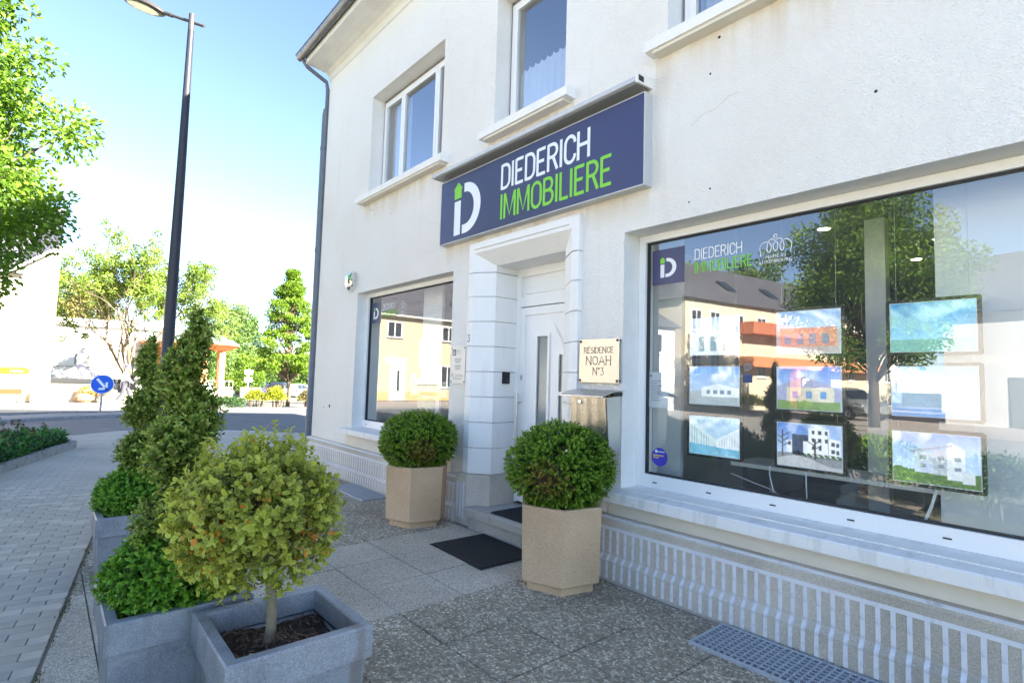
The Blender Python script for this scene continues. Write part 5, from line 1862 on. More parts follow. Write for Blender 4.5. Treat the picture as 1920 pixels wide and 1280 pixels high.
# ================================================================== THINGS ON THE GROUND
dm = thing('doormat', 'flat black rubber doormat lying on the slabs before the step', 'doormat', (-3.95, 3.1, 0))
mb = MB()
def rot_rect(cx, cy, w, h, a):
    ca, sa = math.cos(a), math.sin(a)
    return [(cx + x * ca - y * sa, cy + x * sa + y * ca) for x, y in ((-w, -h), (w, -h), (w, h), (-w, h))]
q0 = rot_rect(-3.97, 3.125, 0.415, 0.315, R(-2))
q1 = rot_rect(-3.97, 3.125, 0.385, 0.285, R(-2))
mb.add([(x, y, 0.003) for x, y in q0] + [(x, y, 0.014) for x, y in q1], [(i, (i + 1) % 4, 4 + (i + 1) % 4, 4 + i) for i in range(4)])
mb.build('mat_border', 'rubber_black', dm, world=True)
mb = MB()
mb.add([(x, y, 0.0145) for x, y in rot_rect(-3.97, 3.125, 0.385, 0.285, R(-2))], [(0, 1, 2, 3)])
mb.build('mat_face', 'rubber_black', dm, world=True)
lt = MB()
for k in range(26):
    a = random.uniform(0, 6.28)
    x, y = -3.97 + random.uniform(-.36, .36), 3.125 + random.uniform(-.27, .27)
    l = random.uniform(.003, .009)
    lt.add([(x, y, 0.0155), (x + l * math.cos(a), y + l * math.sin(a), 0.0155), (x + l * math.cos(a + .5), y + l * math.sin(a + .5), 0.017)], [(0, 1, 2)])
lt.build('leaf_litter', 'mulch_chip', dm, world=True)['kind'] = 'stuff'
im = thing('entrance_mat', 'ridged dark mat lying on top of the doorstep', 'doormat', (-4.05, 3.72, 0.205))
mb = MB()
mb.bbox(-4.33, -3.56, 3.50, 3.98, 0.2055, 0.218, 0.004)
mb.build('mat_base', 'mat_ridged', im, world=True)
for k in range(30):
    y = 3.515 + 0.0152 * k
    mb = MB()
    mb.box(-4.315, -3.575, y, y + 0.007, 0.218, 0.224)
    mb.build('mat_rib', 'mat_ridged', im, world=True)

def grating(name, label, x0, x1, y0, y1, nx, ny):
    g = thing(name, label, 'grating', ((x0 + x1) / 2, (y0 + y1) / 2, 0), 'floor gratings along the facade')
    mb = MB()
    mb.quad((x0, y0, 0.005), (x1, y0, 0.005), (x1, y1, 0.005), (x0, y1, 0.005))
    mb.build('pit_shade_sheet', 'pit_shade', g, world=True)  # flat dark sheet on the slabs, its colour stands in for the pit's shade
    mb = MB()
    for q in ((x0 - 0.018, x0, y0 - 0.018, y1 + 0.018), (x1, x1 + 0.018, y0 - 0.018, y1 + 0.018), (x0, x1, y0 - 0.018, y0), (x0, x1, y1, y1 + 0.018)):
        mb.bbox(q[0], q[1], q[2], q[3], -0.01, 0.020, 0.002)
    mb.build('grating_frame', 'galvanised', g, world=True)
    w = 0.0058
    one = MB()
    one.box(x0, x1, -w, w, 0.006, 0.019)
    m1 = one.mesh('grating_bar', 'galvanised')
    for j in range(1, ny):
        link('grating_bar', m1, g, (0, y0 + (y1 - y0) * j / ny, 0), True)
    one = MB()
    one.box(-w, w, y0, y1, 0.006, 0.017)
    m2 = one.mesh('grating_bar', 'galvanised')
    for i in range(1, nx):
        link('grating_bar', m2, g, (x0 + (x1 - x0) * i / nx, 0, 0), True)
grating('floor_grating', 'blue-grey steel floor grating below the large display window', -1.82, -0.62, 3.06, 3.42, 31, 9)
grating('floor_grating', 'blue-grey steel floor grating at the far end below the left shop window', -7.35, -6.35, 3.10, 3.42, 26, 8)

# ------------------------------------------------------------------ beige hexagonal planters with clipped box balls
def hex_planter(loc, rz, label):
    t = thing('hexagonal_planter', label, 'planter', loc, 'beige hexagonal planters by the door', rz)
    def hexa(r, z):
        return [(r * math.cos(R(60 * k + 30)), r * math.sin(R(60 * k + 30)), z) for k in range(6)]
    mb = MB()
    rings = [(0.285, 0.0), (0.285, 0.052), (0.318, 0.060), (0.330, 0.075), (0.342, 0.60), (0.338, 0.618), (0.300, 0.618), (0.290, 0.55)]
    pts = [p for r, z in rings for p in hexa(r, z)]
    fs = [(k * 6 + i, k * 6 + (i + 1) % 6, (k + 1) * 6 + (i + 1) % 6, (k + 1) * 6 + i) for k in range(len(rings) - 1) for i in range(6)]
    mb.add(pts, fs)
    mb.build('planter_body', 'beige_aggregate', t)
    mb = MB()
    mb.add(hexa(0.292, 0.56), [tuple(range(6))])
    mb.build('planter_soil', 'soil', t)
    return t
hp = hex_planter((-3.0, 3.12, 0), R(-12), 'beige hexagonal planter right of the door, nearest the camera')
copy_tree(hp, None, (-5.15, 3.13, 0), R(-12), 'beige hexagonal planter left of the door')

def box_ball(loc, label, rx, rz, seed, n, brown):
    t = thing('box_ball_shrub', label, 'shrub', loc, 'clipped box balls')
    P, D, T, q, d, up = ball_shrub(rx, rz, n, 0.013, seed, per=10, depth=0.46, lump=0.045)
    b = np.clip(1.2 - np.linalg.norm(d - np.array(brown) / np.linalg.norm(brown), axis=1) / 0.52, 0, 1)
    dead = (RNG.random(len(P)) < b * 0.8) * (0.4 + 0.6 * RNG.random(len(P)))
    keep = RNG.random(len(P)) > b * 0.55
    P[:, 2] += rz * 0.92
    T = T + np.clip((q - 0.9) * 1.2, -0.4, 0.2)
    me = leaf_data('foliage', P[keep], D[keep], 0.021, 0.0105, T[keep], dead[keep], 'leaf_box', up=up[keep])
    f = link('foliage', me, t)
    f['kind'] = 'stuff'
    st = MB()
    for k in range(46):
        dd = rand_dirs(1)[0]
        dd[2] = abs(dd[2]) * 0.8 - 0.15
        e = np.array([dd[0] * rx, dd[1] * rx, dd[2] * rz]) * 0.9 + [0, 0, rz * 0.92]
        limb(st, (0, 0, -0.05), e, 0.012, 0.003, 5, 0.05, 4)
    for k in range(60):
        bd = np.array(brown) / np.linalg.norm(brown) + 0.30 * RNG.normal(size=3)
        bd /= np.linalg.norm(bd)
        e = bd * np.array([rx, rx, rz]) * 0.93 + [0, 0, rz * 0.92]
        limb(st, e * 0.45, e, 0.004, 0.0015, 4, 0.08, 4)
    st.build('twigs', 'bark', t)
    return t
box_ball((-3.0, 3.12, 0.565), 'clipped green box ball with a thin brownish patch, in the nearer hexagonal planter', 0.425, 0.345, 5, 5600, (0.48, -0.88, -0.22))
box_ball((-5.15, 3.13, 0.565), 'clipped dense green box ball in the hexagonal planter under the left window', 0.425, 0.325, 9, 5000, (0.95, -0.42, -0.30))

# ------------------------------------------------------------------ zinc planters
def zinc_planter(loc, label, rz=0.0):
    t = thing('zinc_planter', label, 'planter', loc, 'square grey zinc planters', rz)
    h, H, th = 0.285, 0.50, 0.05
    mb = MB()
    def sq(a, z):
        return [(-a, -a, z), (a, -a, z), (a, a, z), (-a, a, z)]
    b = 0.006
    rings = [(h, 0.372), (h, H - b), (h - b, H), (h - th + b, H), (h - th, H - b), (h - th, 0.405)]
    pts = [p for a, z in rings for p in sq(a, z)]
    fs = [(k * 4 + i, k * 4 + (i + 1) % 4, (k + 1) * 4 + (i + 1) % 4, (k + 1) * 4 + i) for k in range(len(rings) - 1) for i in range(4)]
    mb.add(pts, fs)
    mb.add(sq(h, 0.372) + sq(h - 0.02, 0.372), [(i, 4 + i, 4 + (i + 1) % 4, (i + 1) % 4) for i in range(4)])
    mb.build('planter_rim', 'zinc_planter', t)
    mb = MB()
    a0, a1 = h - 0.045, h - 0.018
    mb.add(sq(a0, 0.0) + sq(a1, 0.372), [(i, (i + 1) % 4, 4 + (i + 1) % 4, 4 + i) for i in range(4)])
    mb.build('planter_box', 'zinc_planter', t)
    mb = MB()
    mb.add(sq(h - 0.055, 0.40) + sq(h - 0.06, 0.34), [(i, 4 + i, 4 + (i + 1) % 4, (i + 1) % 4) for i in range(4)])
    mb.build('planter_liner', 'zinc_planter', t)
    n = 18
    a = h - 0.052
    mb = MB()
    g = [(-a + 2 * a * i / n, -a + 2 * a * j / n) for j in range(n + 1) for i in range(n + 1)]
    mb.add([(x, y, 0.405 + 0.02 * math.sin(x * 17 + 1) * math.cos(y * 15) + 0.012 * random.random() + 0.10 * (x - y) * 0.5 - 0.01) for x, y in g],
           [(j * (n + 1) + i, j * (n + 1) + i + 1, (j + 1) * (n + 1) + i + 1, (j + 1) * (n + 1) + i) for j in range(n) for i in range(n)])
    mb.build('planter_soil', 'soil', t, smooth='all')
    return t
ZP = [(-2.45, 0.845, 0), (-3.085, 0.545, 0), (-5.045, 0.63, 0)]
zp = zinc_planter(ZP[0], 'grey zinc planter with bare dark soil and a slim stem, nearest the camera')
mb = MB()
for k in range(420):
    x, y = random.uniform(-.22, .22), random.uniform(-.22, .22)
    z = 0.405 + 0.02 * math.sin(x * 17 + 1) * math.cos(y * 15) + 0.05 * (x - y) + 0.004
    a = random.uniform(0, 6.28)
    l, w = random.uniform(.006, .020), random.uniform(.0012, .0035)
    ca, sa = math.cos(a), math.sin(a)
    dz = random.uniform(-.006, .010)
    mb.add([(x - ca * l - sa * w, y - sa * l + ca * w, z - dz), (x + ca * l - sa * w, y + sa * l + ca * w, z + dz), (x + ca * l + sa * w, y + sa * l - ca * w, z + dz + .002), (x - ca * l + sa * w, y - sa * l - ca * w, z - dz + .002)], [(0, 1, 2, 3)])
bc = copy_tree(zp, None, ZP[1], 0.0, 'grey zinc planter holding the bright green mound of the taller spiral topiary')
copy_tree(zp, None, ZP[2], 0.0, 'grey zinc planter furthest back, holding the rear spiral topiary')
mb.build('bark_mulch', 'mulch_chip', zp)['kind'] = 'stuff'
bt = MB()
bt.tube([(-2.37, 0.70, 0.425), (-2.345, 0.715, 0.430)], 0.004, 8)
bt.build('cigarette_butt', 'sticker_yellow')
tag(bpy.data.objects['cigarette_butt'], 'cigarette butt lying on the dark soil', 'cigarette butt')

# variegated ball on a stem
vb = thing('variegated_ball_tree', 'yellow-green variegated box ball on a slim stem with a few orange leaves', 'shrub', (-2.44, 0.80, 0.40))
st = MB()
st.tube([(0.0, -0.01, -0.02), (0.0, 0.0, 0.08), (-0.01, 0.0, 0.20), (-0.012, -0.02, 0.34), (0, -0.05, 0.58)], [0.024, 0.021, 0.021, 0.019, 0.012], 12)
st.build('stem', 'stem_bark', vb, smooth='all')
rx, rz_ = 0.315, 0.300
cen = np.array([0.0, -0.075, 0.560])
n = 1250
d = rand_dirs(n)
d = d[d[:, 2] > -0.93]
q = 1 - 0.42 * RNG.random(len(d)) ** 1.8 + 0.085 * lumps(d, 31, 3.0)
q *= np.where(d[:, 2] > 0.3, 1.0 + 0.05 * (RNG.random(len(d)) < 0.25), 1)
C0 = d * q[:, None] * np.array([rx, rx, rz_]) + cen
P, D, T, UP = rosettes(C0, d, 9, 0.026, 0.075, 0.45, 0.30, jit=0.5)
# upright shoots on top
S = []
SD = []
for k in range(30):
    a = random.uniform(0, 6.28)
    rr = 0.27 * math.sqrt(random.random())
    b0 = np.array([rr * math.cos(a), rr * math.sin(a), 0]) + cen
    zt = rz_ * math.sqrt(max(0.05, 1 - (rr / rx) ** 2))
    L = random.uniform(0.03, 0.12)
    for m in range(int(L / 0.012)):
        for s in (0, 1):
            aa = m * 1.57 + s * 3.14 + a
            S.append(b0 + [0.010 * math.cos(aa), 0.010 * math.sin(aa), zt + 0.012 * m])
            SD.append((math.cos(aa), math.sin(aa), 0.7))
P = np.concatenate([P, np.array(S)])
D = np.concatenate([D, np.array(SD)])
T = np.concatenate([T, np.full(len(S), 0.75)])
UP = np.concatenate([UP, np.tile([0, 0, 1.0], (len(S), 1))])
rel = (P - cen) / np.array([rx, rx, rz_])
rr = np.linalg.norm(rel, axis=1)
hot = np.array([[0.55, -0.75, 0.0], [0.75, -0.25, 0.35], [0.8, 0.45, -0.25], [0.55, -0.75, -0.4]])
hd = np.min(np.linalg.norm(unit(rel)[:, None] - unit(hot)[None], axis=2), axis=1)
dead = (RNG.random(len(P)) < np.clip(0.30 - hd * 0.95, 0.002, 1)) * (0.6 + 0.4 * RNG.random(len(P)))
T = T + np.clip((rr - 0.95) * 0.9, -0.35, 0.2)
Ls = 0.031 * (0.45 + 0.75 * RNG.random(len(P)))
# the three hundred leaves that face the camera are separate leaves
tocam = unit((np.array([[2.44, -0.80, 1.15]]) - cen))[0]
score = (unit(rel) @ tocam) + 0.8 * rr
pick = np.argsort(-score)[:300]
rest_m = np.ones(len(P), bool)
rest_m[pick] = False
me = leaf_data('foliage', P[rest_m], D[rest_m], Ls[rest_m], Ls[rest_m] * 0.62, T[rest_m], dead[rest_m], 'leaf_variegated', rim=True, up=UP[rest_m])
f = link('foliage', me, vb)
f['kind'] = 'stuff'
protos = [leaf_data('leaf', np.zeros((1, 3)), np.array([[0, 0, 1.0]]), 0.032, 0.020, tt, dd, 'leaf_variegated', rim=True, up=np.array([[1.0, 0, 0]])) for tt, dd in ((0.35, 0), (0.55, 0), (0.7, 0), (0.85, 0), (0.5, 0.9))]
for i in pick:
    pr = protos[4] if dead[i] > 0.3 else protos[min(3, max(0, int(T[i] * 4)))]
    o = link('leaf', pr, vb, tuple(P[i]))
    zax = Vector(D[i]).normalized()
    yax = zax.cross(Vector(UP[i])).normalized()
    o.rotation_euler = Matrix((yax.cross(zax), yax, zax)).transposed().to_euler()
    s_ = Ls[i] / 0.032
    o.scale = (s_, s_, s_)
tw = MB()
for k in range(40):
    dd = rand_dirs(1)[0]
    dd[2] = abs(dd[2]) - 0.35
    limb(tw, (0, -0.03, 0.40), cen + dd * np.array([rx, rx, rz_]) * 0.92, 0.008, 0.002, 5, 0.07, 4)
tw.build('twigs', 'bark', vb)

# spiral topiaries
def spiral(loc, label, H, turns, phase, mound, seed, rbase, rtop, z0):
    t = thing('spiral_topiary', label, 'shrub', loc, 'box spirals in zinc planters')
    nS = 3600
    tt = RNG.random(nS) ** 1.15
    z = z0 + (H - z0) * tt
    r = 0.96 * np.interp(tt, [0, 0.12, 0.35, 0.52, 0.70, 0.80, 0.90, 1.0], [0.235, 0.225, 0.215, 0.205, 0.165, 0.130, 0.115, 0.085]) * rbase
    r = np.where(tt > 0.93, r * (1 - (tt - 0.93) * 6), r)
    th = phase + turns * 2 * np.pi * tt ** 0.92
    hc = np.stack([np.cos(th) * r * 0.36, np.sin(th) * r * 0.36, z], 1)
    dd = rand_dirs(nS)
    vr = 0.38 * (H - z0) / turns
    q = 1 - 0.4 * RNG.random(nS) ** 1.7 + 0.08 * lumps(np.concatenate([dd[:, :2], z[:, None]], 1), seed, 3.0)
    C0 = hc + dd * q[:, None] * np.stack([r * 0.50, r * 0.50, np.full(nS, vr)], 1)
    P, D, T, up = rosettes(C0, unit(dd + np.array([0, 0, 0.35])), 9, 0.017, 0.055, 0.42, 0.32, jit=0.45)
    me = leaf_data('spiral_foliage', P, D, 0.026 * (0.55 + 0.7 * RNG.random(len(P))), 0.013, T, (RNG.random(len(P)) < 0.02) * 0.8, 'leaf_spiral', up=up)
    link('spiral_foliage', me, t)['kind'] = 'stuff'
    if mound:
        mr, mz, mc = mound
        P, D, T, q, d, up = ball_shrub(mr, mz, 2600, 0.015, seed + 1, per=9, depth=0.3, tint0=0.5, lump=0.05)
        P = P + np.array(mc)
        me = leaf_data('mound_foliage', P, D, 0.027, 0.013, T, (RNG.random(len(P)) < 0.006) * 0.7, 'leaf_box_deep', up=up)
        link('mound_foliage', me, t)['kind'] = 'stuff'
    st = MB()
    pts = []
    for k in range(12):
        a = k / 11
        pts.append((0.02 * math.cos(phase + a * 9), 0.02 * math.sin(phase + a * 9), a * (H - 0.05)))
    st.tube(pts, [0.022 - 0.014 * k / 11 for k in range(12)], 8)
    st.build('stem', 'stem_bark', t)
    return t
spiral((-3.085, 0.545, 0.41), 'tall yellow-green spiral topiary rising from a bright green mound in a zinc planter', 1.34, 2.8, R(200), (0.290, 0.20, (0, 0, 0.17)), 3, 1.02, 0.10, 0.36)
spiral((-5.045, 0.63, 0.41), 'darker spiral topiary furthest back, half hidden behind the taller spiral', 1.30, 3.0, R(20), (0.29, 0.22, (0, 0, 0.18)), 8, 0.98, 0.10, 0.30)

# ================================================================== STREET THINGS
# street lamp: tapered dark pole, crossing arm, flat oval head
lp = thing('street_lamp', 'tall dark street lamp with a flat oval head behind the topiaries', 'street lamp', (-8.86, 1.29, 0.26))
lp.scale = (0.833, 0.833, 0.833)
mb = MB()
mb.tube([(-0.02, 0, -0.32), (0.08, -0.01, 1.0), (0.085, -0.012, 1.1), (0.36, -0.045, 4.8), (0.53, -0.075, 7.15)], [0.115, 0.105, 0.098, 0.068, 0.046], 16)
mb.build('lamp_pole', 'lamp_paint', lp, smooth=True)
mb = MB()
mb.tube([(0.53, -0.075, 7.15), (0.555, -0.08, 7.42)], [0.046, 0.044], 14)
mb.build('sunlit_pole_top', 'lamp_grey', lp, smooth=True)  # lighter tone than the pole, sunlight on its end put into the colour
A0, A1 = Vector((0.66, 0.09, 7.24)), Vector((0.29, -0.32, 7.42))
mb = MB()
mb.tube([A0, A1], 0.026, 10)
mb.tube([A1, A1 + (A1 - A0) * 0.22], 0.036, 10)
mb.build('lamp_arm', 'lamp_grey', lp, smooth=True)
d = (A1 - A0).normalized()
hc = A1 + d * 0.52
side = d.cross(Vector((0, 0, 1))).normalized()
upv = side.cross(d).normalized()
def oval(sc, h, n=28):
    pts = []
    for k in range(n):
        t = 2 * math.pi * k / n
        pts.append(hc + d * (0.37 * sc * math.cos(t)) + side * (0.20 * sc * math.sin(t)) + upv * h)
    return pts
mb = MB()
n = 28
rings = [oval(0.90, -0.030), oval(1.0, -0.012), oval(1.0, 0.010), oval(0.85, 0.055), oval(0.45, 0.075)]
mb.add([p for r_ in rings for p in r_], [(k * n + i, k * n + (i + 1) % n, (k + 1) * n + (i + 1) % n, (k + 1) * n + i) for k in range(4) for i in range(n)] + [tuple(range(4 * n, 5 * n)), tuple(range(n - 1, -1, -1))])
hdo = mb.build('lamp_head', 'lamp_grey', lp, smooth=True)
fix_normals(hdo.data)
mb = MB()
mb.add(oval(0.74, -0.034) + oval(0.70, -0.040), [(i, (i + 1) % n, n + (i + 1) % n, n + i) for i in range(n)] + [tuple(range(n, 2 * n))])
o = mb.build('lamp_lens', 'lamp_lens', hdo)
fix_normals(o.data)

# ------------------------------------------------------------------ trees
def grow(mb, p, d, L, r, depth, tips, spread=0.5, up=0.25, taper=0.62, kids=(2, 3), shrink=0.74):
    d = Vector(d).normalized()
    pts = [Vector(p)]
    q = Vector(p)
    for k in range(4):
        d = (d + Vector([random.gauss(0, 0.09) for _ in range(3)]) + Vector((0, 0, up * 0.12))).normalized()
        q = q + d * (L / 4)
        pts.append(q.copy())
    mb.tube(pts, [r * (1 - (1 - taper) * k / 4) for k in range(5)], 6 if r > 0.03 else 4, caps=False)
    tips.append((q.copy(), d.copy(), depth))
    if depth <= 0:
        return
    for k in range(random.randint(*kids)):
        a = Vector([random.gauss(0, 1) for _ in range(3)]).normalized()
        nd = (d + a * spread + Vector((0, 0, up * 0.5))).normalized()
        s = pts[random.choice((2, 3, 4))] if k else q
        grow(mb, s, nd, L * shrink * random.uniform(0.8, 1.15), r * taper * 0.9, depth - 1, tips, spread, up, taper, kids, shrink)

def make_tree(label, loc, crown_c, crown_r, n_clump, clump_r, leaf, per, material, trunk_r, bark='bark', seed=1, flat=1.0, tint0=0.5, shape='egg', cat='tree', group=None, name='deciduous_tree', droop=0.0, lw=0.62, min_r=0.35):
    random.seed(seed)
    t = thing(name, label, cat, loc, group)
    cc, cr = np.array(crown_c, float), np.array(crown_r, float)
    mb = MB()
    top = Vector((cc[0], cc[1], cc[2] + cr[2] * 0.55))
    limb(mb, (0, 0, -0.1), top, trunk_r, trunk_r * 0.25, 10, 0.02, 7)
    cl = []
    for k in range(n_clump):
        dd = rand_dirs(1)[0]
        q = min_r + (1 - min_r) * random.random() ** 0.6
        if shape == 'cone':
            h = random.random() ** 1.2
            rr = (1 - h ** 2.0) * random.random() ** 0.4
            a = random.uniform(0, 6.28)
            pos = cc + np.array([cr[0] * rr * math.cos(a), cr[1] * rr * math.sin(a), -cr[2] + 2 * cr[2] * h])
        else:
            pos = cc + dd * q * cr
        r_ = clump_r * random.uniform(0.6, 1.25)
        cl.append((*pos, r_))
        if k % 2 == 0:
            zs_ = max(0.25, min(0.9, (pos[2] - 0.5 * cr[2]) / max(top.z, 0.1)))
            limb(mb, (top.x * zs_, top.y * zs_, top.z * zs_ * 0.85), pos, trunk_r * 0.30, trunk_r * 0.05, 5, 0.05, 4)
    mb.build('trunk', bark, t, smooth='all')
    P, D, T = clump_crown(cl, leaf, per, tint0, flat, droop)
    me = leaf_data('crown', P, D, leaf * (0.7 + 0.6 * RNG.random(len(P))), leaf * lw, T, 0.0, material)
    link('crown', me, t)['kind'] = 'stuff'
    return t

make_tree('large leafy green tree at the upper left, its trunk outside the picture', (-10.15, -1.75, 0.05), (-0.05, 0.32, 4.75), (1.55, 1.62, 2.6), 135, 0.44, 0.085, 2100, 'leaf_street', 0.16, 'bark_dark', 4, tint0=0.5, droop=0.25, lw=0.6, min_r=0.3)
make_tree('upright fresh green tree by the parking area, beside the shop corner', (-26.8, 8.95, -0.03), (0.05, -0.1, 4.0), (1.5, 1.45, 2.45), 230, 0.32, 0.10, 1900, 'leaf_fresh', 0.10, 'bark', 8, flat=0.6, tint0=0.5, shape='cone')
mb = MB()
mb.tube([(-26.62, 8.72, 0), (-26.62, 8.72, 1.0)], 0.035, 8)
tag(mb.build('tree_stake', 'sandstone'), 'pale wooden stake beside the upright tree', 'stake')

# the half-bare tree in new leaf
random.seed(21)
bt = thing('sparse_tree', 'wide half-bare tree with thin branches and scattered new leaves', 'tree', (-36.0, 3.6, -0.1))
tips = []
mb = MB()
mb.tube([(0, 0, -0.3), (0.02, 0.02, 0.9)], [0.30, 0.26], 10)
for k in range(8):
    a = k * 0.785 + random.uniform(-.2, .2)
    s = random.uniform(0.25, 1.05)
    grow(mb, (0.02, 0.02, 0.85), (s * math.cos(a), s * math.sin(a), 1.0), random.uniform(2.1, 2.7), 0.085, 5, tips, 0.55, 0.25, 0.62, (2, 3), 0.76)
mb.build('trunk', 'bark', bt, smooth='all')
tp = [x for x in tips if x[2] <= 2 and random.random() < 0.8]
cl = np.array([(*x[0], random.uniform(0.14, 0.34)) for x in tp])
P, D, T = clump_crown(cl, 0.12, 560, 0.55)
link('crown', leaf_data('crown', P, D, 0.13 * (0.6 + 0.8 * RNG.random(len(P))), 0.085, T, 0.0, 'leaf_sparse'), bt)['kind'] = 'stuff'

far = 'trees beyond the parking area'
make_tree('broad green tree behind the pavilion roof', (-60, 13.9, -1.2), (0, 0, 5.6), (2.6, 2.6, 4.2), 60, 1.1, 0.24, 230, 'leaf_far', 0.2, seed=31, group=far)
make_tree('tall blue-green conifer standing above the parked cars', (-75, 20.3, -1.4), (0, 0, 4.9), (1.75, 1.75, 4.6), 150, 0.50, 0.22, 420, 'leaf_conifer', 0.2, 'bark_dark', 33, shape='cone', group=far, name='conifer_tree')
make_tree('short distant conifer with a rounded top, left of the tall conifer', (-90, 21.8, -1.4), (0, 0, 4.6), (1.7, 1.7, 4.4), 70, 0.7, 0.26, 260, 'leaf_conifer', 0.2, 'bark_dark', 35, group=far, name='conifer_tree')
make_tree('pale green rounded tree between conifer and upright tree', (-66, 20.6, -1.3), (0, 0, 3.4), (2.2, 2.4, 2.7), 50, 0.9, 0.20, 260, 'leaf_far', 0.15, seed=37, tint0=0.6, group=far)
make_tree('low bright green tree right of the pavilion column', (-56, 14.9, -1.0), (0, 0, 2.2), (1.5, 1.7, 2.0), 40, 0.7, 0.17, 330, 'leaf_fresh', 0.12, seed=39, tint0=0.55, group=far)
make_tree('green tree seen between the pavilion columns', (-56, 11.2, -1.0), (0, 0, 3.3), (1.8, 2.2, 3.4), 60, 0.85, 0.18, 330, 'leaf_far', 0.15, seed=41, group=far)
make_tree('dark green columnar tree beside the shop corner', (-60, 23.6, -1.2), (0, 0, 3.4), (1.2, 0.9, 3.6), 50, 0.6, 0.2, 380, 'leaf_hedge', 0.15, seed=43, group=far)
make_tree('olive brown tree behind the cream house', (-64, 2.4, -1.2), (0, 0, 6.3), (2.4, 3.0, 4.2), 70, 1.0, 0.22, 260, 'leaf_brownish', 0.2, seed=45, tint0=0.45, group=far)
make_tree('bright green tree behind the roof edge of the cream house', (-64, 0.6, -1.2), (0, 0, 9.4), (1.7, 2.0, 2.6), 40, 0.8, 0.22, 280, 'leaf_far', 0.2, seed=46, tint0=0.55, group=far)
# far wooded backdrop
cl = [(random.uniform(-110, -95), random.uniform(-8, 60), random.uniform(-1, 3.2), random.uniform(1.6, 2.8)) for _ in range(120)]
P, D, T = clump_crown(cl, 0.5, 30, 0.5)
tag(link('wood', leaf_data('wood', P, D, 0.7, 0.5, T, 0.0, 'leaf_far')), 'distant belt of mixed green woodland behind the parking area', 'wood', kind='stuff')

def bush(name, label, loc, size, n, leaf, material, seed, cat='shrub', box=False, tint0=0.5, stems=0, stem_m='bark_dark', group=None, holes=0.0):
    random.seed(seed)
    t = thing(name, label, cat, loc, group)
    sx, sy, sz = size
    if box:
        C0 = np.stack([RNG.uniform(-sx, sx, n), RNG.uniform(-sy, sy, n), sz * (0.12 + 0.88 * RNG.random(n) ** 0.7)], 1)
        C0[:, 2] += 0.04 * np.sin(C0[:, 1] * 6) + 0.03 * np.sin(C0[:, 0] * 7)
        N0 = unit(C0 - np.array([0, 0, sz * 0.3]))
    else:
        d0 = rand_dirs(n)
        d0[:, 2] = np.abs(d0[:, 2]) * 1.2 - 0.35
        q = (1 - 0.6 * RNG.random(n) ** 1.5 + 0.12 * lumps(d0, seed, 2.5))
        C0 = d0 * q[:, None] * np.array([sx, sy, sz * 0.55]) + np.array([0, 0, sz * 0.5])
        N0 = unit(d0)
    if holes:
        C0, N0 = C0[C0[:, 2] > holes * sz], N0[C0[:, 2] > holes * sz]
    P, D, T = sprigs(C0, N0, 7, leaf, leaf, leaf * 2.5, tint0, 0.25)
    link('foliage', leaf_data('foliage', P, D, leaf * (0.7 + 0.6 * RNG.random(len(P))), leaf * 0.6, T, 0.0, material), t)['kind'] = 'stuff'
    if stems:
        mb = MB()
        for k in range(stems):
            a, b = random.uniform(-sx, sx) * 0.8, random.uniform(-sy, sy) * 0.8
            limb(mb, (a * 0.7, b * 0.7, -0.03), (a, b, sz * 0.85), 0.02, 0.006, 5, 0.04, 4)
        mb.build('stems', stem_m, t)
    return t
bush('low_hedge', 'low dark clipped hedge at the road edge below the pavilion', (-24.9, 5.5, -0.03), (0.5, 0.95, 0.50), 900, 0.05, 'leaf_hedge', 51, 'hedge', True, stems=8)
bush('yellow_shrub', 'bright yellow-green shrub, left of the two side by side', (-26.3, 7.35, -0.03), (0.4, 0.50, 0.85), 420, 0.06, 'leaf_yellow', 52, holes=0.42, stems=12, group='shrubs by the parking area')
bush('yellow_shrub', 'fuller bright yellow-green shrub, beside the upright tree trunk', (-26.0, 8.15, -0.03), (0.4, 0.50, 0.90), 560, 0.06, 'leaf_yellow', 53, holes=0.38, stems=12, group='shrubs by the parking area')
bush('brown_shrub', 'brownish twiggy shrub next to the shop corner', (-25.4, 9.6, -0.03), (0.55, 0.70, 0.95), 900, 0.05, 'leaf_brownish', 54, stems=20, group='shrubs by the parking area')

# ------------------------------------------------------------------ far buildings in view
def rect_x(mb, x, y0, y1, z0, z1, mi=0):
    """vertical rectangle facing +X"""
    mb.quad((x, y0, z0), (x, y1, z0), (x, y1, z1), (x, y0, z1), mi)

def window_x(par, x, y0, y1, z0, z1, frame='pvc_white', sill_m=None, world=True, t=0.06):
    mb = MB()
    mb.box(x - 0.02, x + 0.035, y0, y0 + t, z0, z1)
    mb.box(x - 0.02, x + 0.035, y1 - t, y1, z0, z1)
    mb.box(x - 0.02, x + 0.035, y0 + t, y1 - t, z0, z0 + t)
    mb.box(x - 0.02, x + 0.035, y0 + t, y1 - t, z1 - t, z1)
    if y1 - y0 > 0.9:
        mb.box(x - 0.02, x + 0.03, (y0 + y1) / 2 - 0.03, (y0 + y1) / 2 + 0.03, z0 + t, z1 - t)
    w = mb.build('window', frame, par, world=world)
    g = MB()
    g.box(x - 0.01, x + 0.012, y0 + t, y1 - t, z0 + t, z1 - t)
    g.build('pane', 'window_dark', w)
    s = MB()
    s.box(x - 0.02, x + 0.10, y0 - 0.05, y1 + 0.05, z0 - 0.07, z0 - 0.003)
    s.build('sill', sill_m or 'grey_wall', w)

